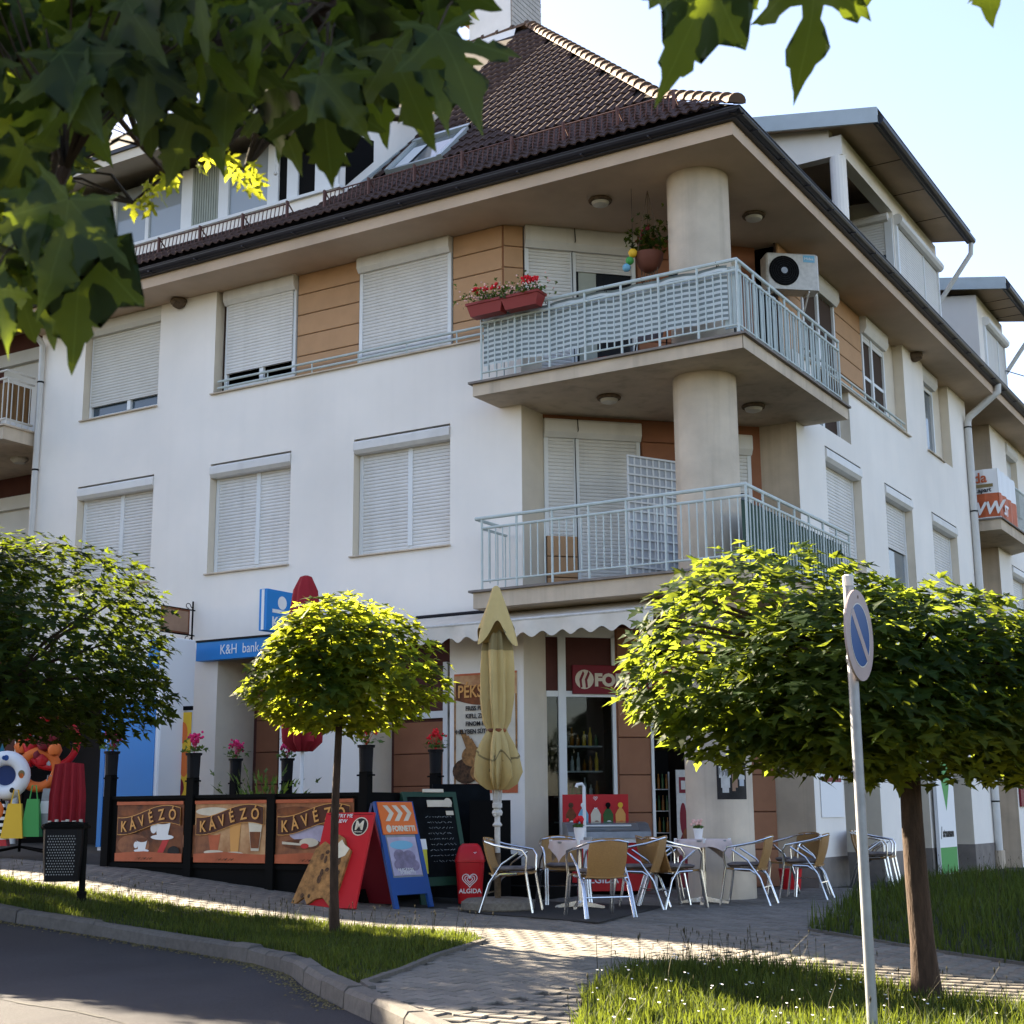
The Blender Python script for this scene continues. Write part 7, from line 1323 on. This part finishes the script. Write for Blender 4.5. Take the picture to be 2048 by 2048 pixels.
for i in range(n+1): x = -.27+.5*i/n; y = .05*math.sin(i*1.1); P += [(x, y, 0), (x*1.0, y*.6, .7), (x*.8, y*.3, 1.15-.1*abs(x))]
mb.add(P, [q for i in range(n) for q in ((3*i, 3*i+3, 3*i+4, 3*i+1), (3*i+1, 3*i+4, 3*i+5, 3*i+2))]).build('cloth', 'red_cloth', t, True)
t = thing('inflatable_toys', 'bundle of red and orange inflatables above the swim rings', 'toys', (-16.0, 13.9, 1.5)); mb = MB(); r = random.Random(9)
for k in range(14): mb.ball((r.uniform(-.35, .4), r.uniform(-.1, .15), .25+r.uniform(0, .5)), r.uniform(.06, .13), 8, k % 4)
mb.build('inflatable', ['red', 'orange', 'grey_panel', 'dark_red'], t, True)
# ------------------------------------------------------------------ things on the balconies
def flower_box(x, y, z, rz, label, seed):
    t = thing('flower_box', label, 'flower box', (x, y, z), rz, None); mb = MB(); mb.loft([[(-.24, -.08, 0), (.24, -.08, 0), (.24, .08, 0), (-.24, .08, 0)], [(-.285, -.11, .15), (.285, -.11, .15), (.285, .11, .15), (-.285, .11, .15)], [(-.30, -.125, .155), (.30, -.125, .155), (.30, .125, .155), (-.30, .125, .155)], [(-.30, -.125, .19), (.30, -.125, .19), (.30, .125, .19), (-.30, .125, .19)]]); mb.build('box', 'terracotta_red', t)
    g = np.random.default_rng(seed); n = 300; P = np.stack([g.normal(0, .18, n), g.normal(-.03, .09, n), .17+np.abs(g.normal(0, .10, n))], 1); V, F = leaves_np(P, g.normal(0, .7, (n, 3))+np.array([0, -.3, .8]), g.normal(0, 1, (n, 3)), g.uniform(.03, .06, n)); mesh_np('foliage', V, F, 'leaf_small', t)
    mb = MB()
    for k in range(90): mb.ball((g.normal(0, .19), g.normal(-.06, .09), .20+abs(g.normal(0, .09))), .013, 5, 1)
    for k in range(3):
        c = Vector((g.uniform(-.2, .2), g.normal(-.05, .04), .36+g.uniform(-.04, .05)))
        for q in range(12): mb.ball(c+Vector(g.normal(0, .025, 3)), .022, 6, 0)
    mb.build('flower', ['flower_red', 'flower_pale'], t); mb = MB(); mb.tube([(-.15, .12, .17), (-.15, .16, .19), (-.15, .16, .05)], .008, 5); mb.tube([(.15, .12, .17), (.15, .16, .19), (.15, .16, .05)], .008, 5); mb.build('hook', 'metal_dark', t)
    return t
flower_box(-10.02, 15.97, 7.74, 0, 'red flower box with bright geraniums at the left balcony end', 3); flower_box(-9.46, 15.97, 7.735, 0, 'red flower box with pale blossoms, right of the other one', 6)
t = thing('privacy_screen', 'grey and white striped cloth tied behind the upper balcony railing', 'screen', (-8.3, 16.16, 7.0)); mb = MB(); n = 120; rows = 20; P = []; xa, xb = -1.93, 1.72
for j in range(rows+1):
    for i in range(n+1): u = i/n; x = xa+(xb-xa)*u; P.append((x, .012+.006*math.sin(u*95)+.010*math.sin(u*23+1), .10+.72*j/rows+.010*math.sin(u*41)*(1 if j > 16 else .4)+.006*math.sin(u*17)))
for m in (0, 1): mb.add(P, [(j*(n+1)+i, j*(n+1)+i+1, (j+1)*(n+1)+i+1, (j+1)*(n+1)+i) for j in range(rows) for i in range(n) if j % 2 == m], m)
mb.build('cloth', ['stripe_white', 'stripe_grey'], t, True); mb = MB()
for x in (-1.9, -.9, .0, .55, 1.6): mb.tube([(x, -.02, .80), (x, -.06, .86), (x, .02, .88), (x, .02, .80)], .006, 5)
mb.build('tie', 'metal_dark', t)
t = thing('balcony_clutter', 'dark boxes and a red pot on the floor behind the striped screen', 'clutter', (-8.3, 16.4, 6.87)); MB().box((-.9, 0, 0), (-.6, .2, .1)).box((-.4, 0, 0), (.1, .25, .09)).box((.5, .0, 0), (1.4, .25, .11)).build('box', 'print_dark', t); MB().box((-.28, -.08, 0), (-.08, .0, .1)).build('pot', 'red', t)
t = thing('folding_chair', 'reclining garden chair frame showing over the upper railing', 'chair', (-8.0, 16.8, 6.87)); mb = MB(); mb.tube([(-.25, 0, 0), (-.2, .2, .9), (-.2, .25, 1.08)], .012, 6); mb.tube([(.25, 0, 0), (.2, .2, .9), (.2, .25, 1.08)], .012, 6); mb.tube([(-.2, .25, 1.08), (.2, .25, 1.08)], .012, 6); mb.build('frame', 'metal_dark', t); MB().quad((-.2, .02, .4), (.2, .02, .4), (.2, .22, 1.0), (-.2, .22, 1.0)).build('seat', 'cushion', t); MB().box((.55, -.5, 1.0), (.66, -.44, 1.05)).build('headrest', 'black', t)
t = thing('hanging_planter', 'terracotta planter with dark trailing flowers hung from the balcony ceiling', 'planter', (-8.05, 17.0, 8.30)); MB().lathe([(.06, 0), (.14, .06), (.19, .18), (.2, .26), (.18, .26)], (0, 0, 0), 18).build('pot', 'terracotta', t, True); mb = MB()
for k in range(3): a = k*2.1; mb.tube([(.19*math.cos(a), .19*math.sin(a), .26), (0, 0, 1.2)], .005, 4)
for k in range(7): mb.tube([(-.12+.04*k, 0, .05), (-.12+.035*k, 0, -.32)], .009, 5)
mb.build('hanger', 'rust', t); g = np.random.default_rng(12); n = 190; P = np.stack([g.normal(0, .15, n), g.normal(0, .12, n), .32+np.abs(g.normal(0, .22, n))], 1); V, F = leaves_np(P, g.normal(0, 1, (n, 3)), g.normal(0, 1, (n, 3)), g.uniform(.05, .09, n)); mesh_np('foliage', V, F, 'leaf_shaded', t)
mb = MB(); 
for c in ((-.12, -.06, .45), (.04, -.08, .62), (-.06, -.1, .55)):
    for q in range(6): mb.ball(Vector(c)+Vector(g.normal(0, .02, 3)), .022, 6)
mb.build('flower', 'dark_red', t)
t = thing('wind_spinner', 'yellow, green and blue ball string beside the hanging planter', 'ornament', (-8.26, 16.82, 8.42)); mb = MB(); mb.ball((.05, 0, .13), .065, 10, 0); mb.ball((.0, 0, .03), .06, 10, 1); mb.ball((-.05, 0, -.06), .06, 10, 2); mb.build('ball', ['yellow', 'green', 'sky_print'], t, True); MB().tube([(.05, 0, .19), (.05, 0, 1.08)], .003, 4).build('string', 'metal_dark', t)
t = thing('air_conditioner', 'white outdoor air conditioner with black round fan on the corner wall', 'air conditioner', (-7.22, 19.98, 8.72), R(40)); MB().cbox((-.36, -.30, 0), (.46, .0, .58), .025).build('casing', 'white_grubby', t); mb = MB(); disc(mb, 0, .235, -.012, 0, 0); o = mb.build('fan_grille', 'black', t); o.location = (-.09, -.30, .29); mb = MB()
for k in range(1, 7): disc(mb, .033*k, .033*k+.006, -.02, -.012)
for k in range(12): a = k*math.pi/6; mb.add([(.04*math.cos(a), -.017, .04*math.sin(a)), (.23*math.cos(a), -.017, .23*math.sin(a)), (.23*math.cos(a+.025), -.017, .23*math.sin(a+.025)), (.04*math.cos(a+.12), -.017, .04*math.sin(a+.12))], [(0, 1, 2, 3)])
o = mb.build('wire', 'metal_dark', t); o.location = (-.09, -.30, .29); mb = MB(); disc(mb, 0, .05, -.026, -.012); o = mb.build('hub', 'galv', t); o.location = (-.09, -.30, .29)
MB().box((.22, -.304, .44), (.40, -.301, .55)).build('badge', 'sky_print', t); text('Midea', .06, (.235, -.306, .475), FRONT, 'white', t); mb = MB(); mb.tube([(-.25, -.02, -.02), (-.25, -.28, -.02)], .015, 6); mb.tube([(.3, -.02, -.02), (.3, -.28, -.02)], .015, 6); mb.tube([(.3, -.26, -.02), (.3, -.0, -.26)], .013, 6); mb.tube([(.46, -.1, .3), (.5, -.1, .2), (.48, -.05, .0)], .014, 6); mb.build('bracket', 'white_grubby', t)
t = thing('trellis', 'white wooden lattice leaning on the lower balcony wall by the pillar', 'trellis', (-8.35, 17.55, 3.97), R(62)); mb = MB()
for k in range(9): MB().box((-.42+k*.105, 0, 0), (-.395+k*.105, .012, 1.85)).build('lattice_bar', 'pvc', t)
for k in range(15): MB().box((-.42, -.012, .04+k*.128), (.445, -.001, .065+k*.128)).build('lattice_bar', 'pvc', t)
MB().box((-.42, .013, .03), (.445, .02, 1.86)).build('backing', 'grey_panel', t)
t = thing('privacy_screen', 'dark green cloth along the right side of the lower balcony', 'screen', (-6.50, 18.1, 4.05), math.pi/2); mb = MB(); n = 60; P = []
for i in range(n+1): u = i/n; P += [(-1.9+3.7*u, .02+.01*math.sin(u*60), .08), (-1.9+3.7*u, .02+.012*math.sin(u*60+1), .74)]
mb.add(P, [(2*i, 2*i+2, 2*i+3, 2*i+1) for i in range(n)]).build('cloth', 'green_dark', t, True)
t = thing('privacy_screen', 'grey slatted screen in the corner of the upper balcony railing', 'screen', (-6.52, 16.2, 6.98), 0)
for k in range(4): MB().box((-.12+.055*k, -.005, 0), (-.075+.055*k, .008, .82)).build('slat', 'rail', t)
for k in range(14): MB().box((.03, .10+.24*k, 0), (.042, .20+.24*k, .82)).build('slat', 'rail', t)
t = thing('overhead_wire', 'thin cable running from the far dormer out of the picture', 'wire', (-7.0, 34.4, 11.3)); MB().tube([(0, 0, 0), (1.5, 3, -.15), (4, 8, -.1), (9, 18, .3)], .012, 5).build('cable', 'metal_dark', t)
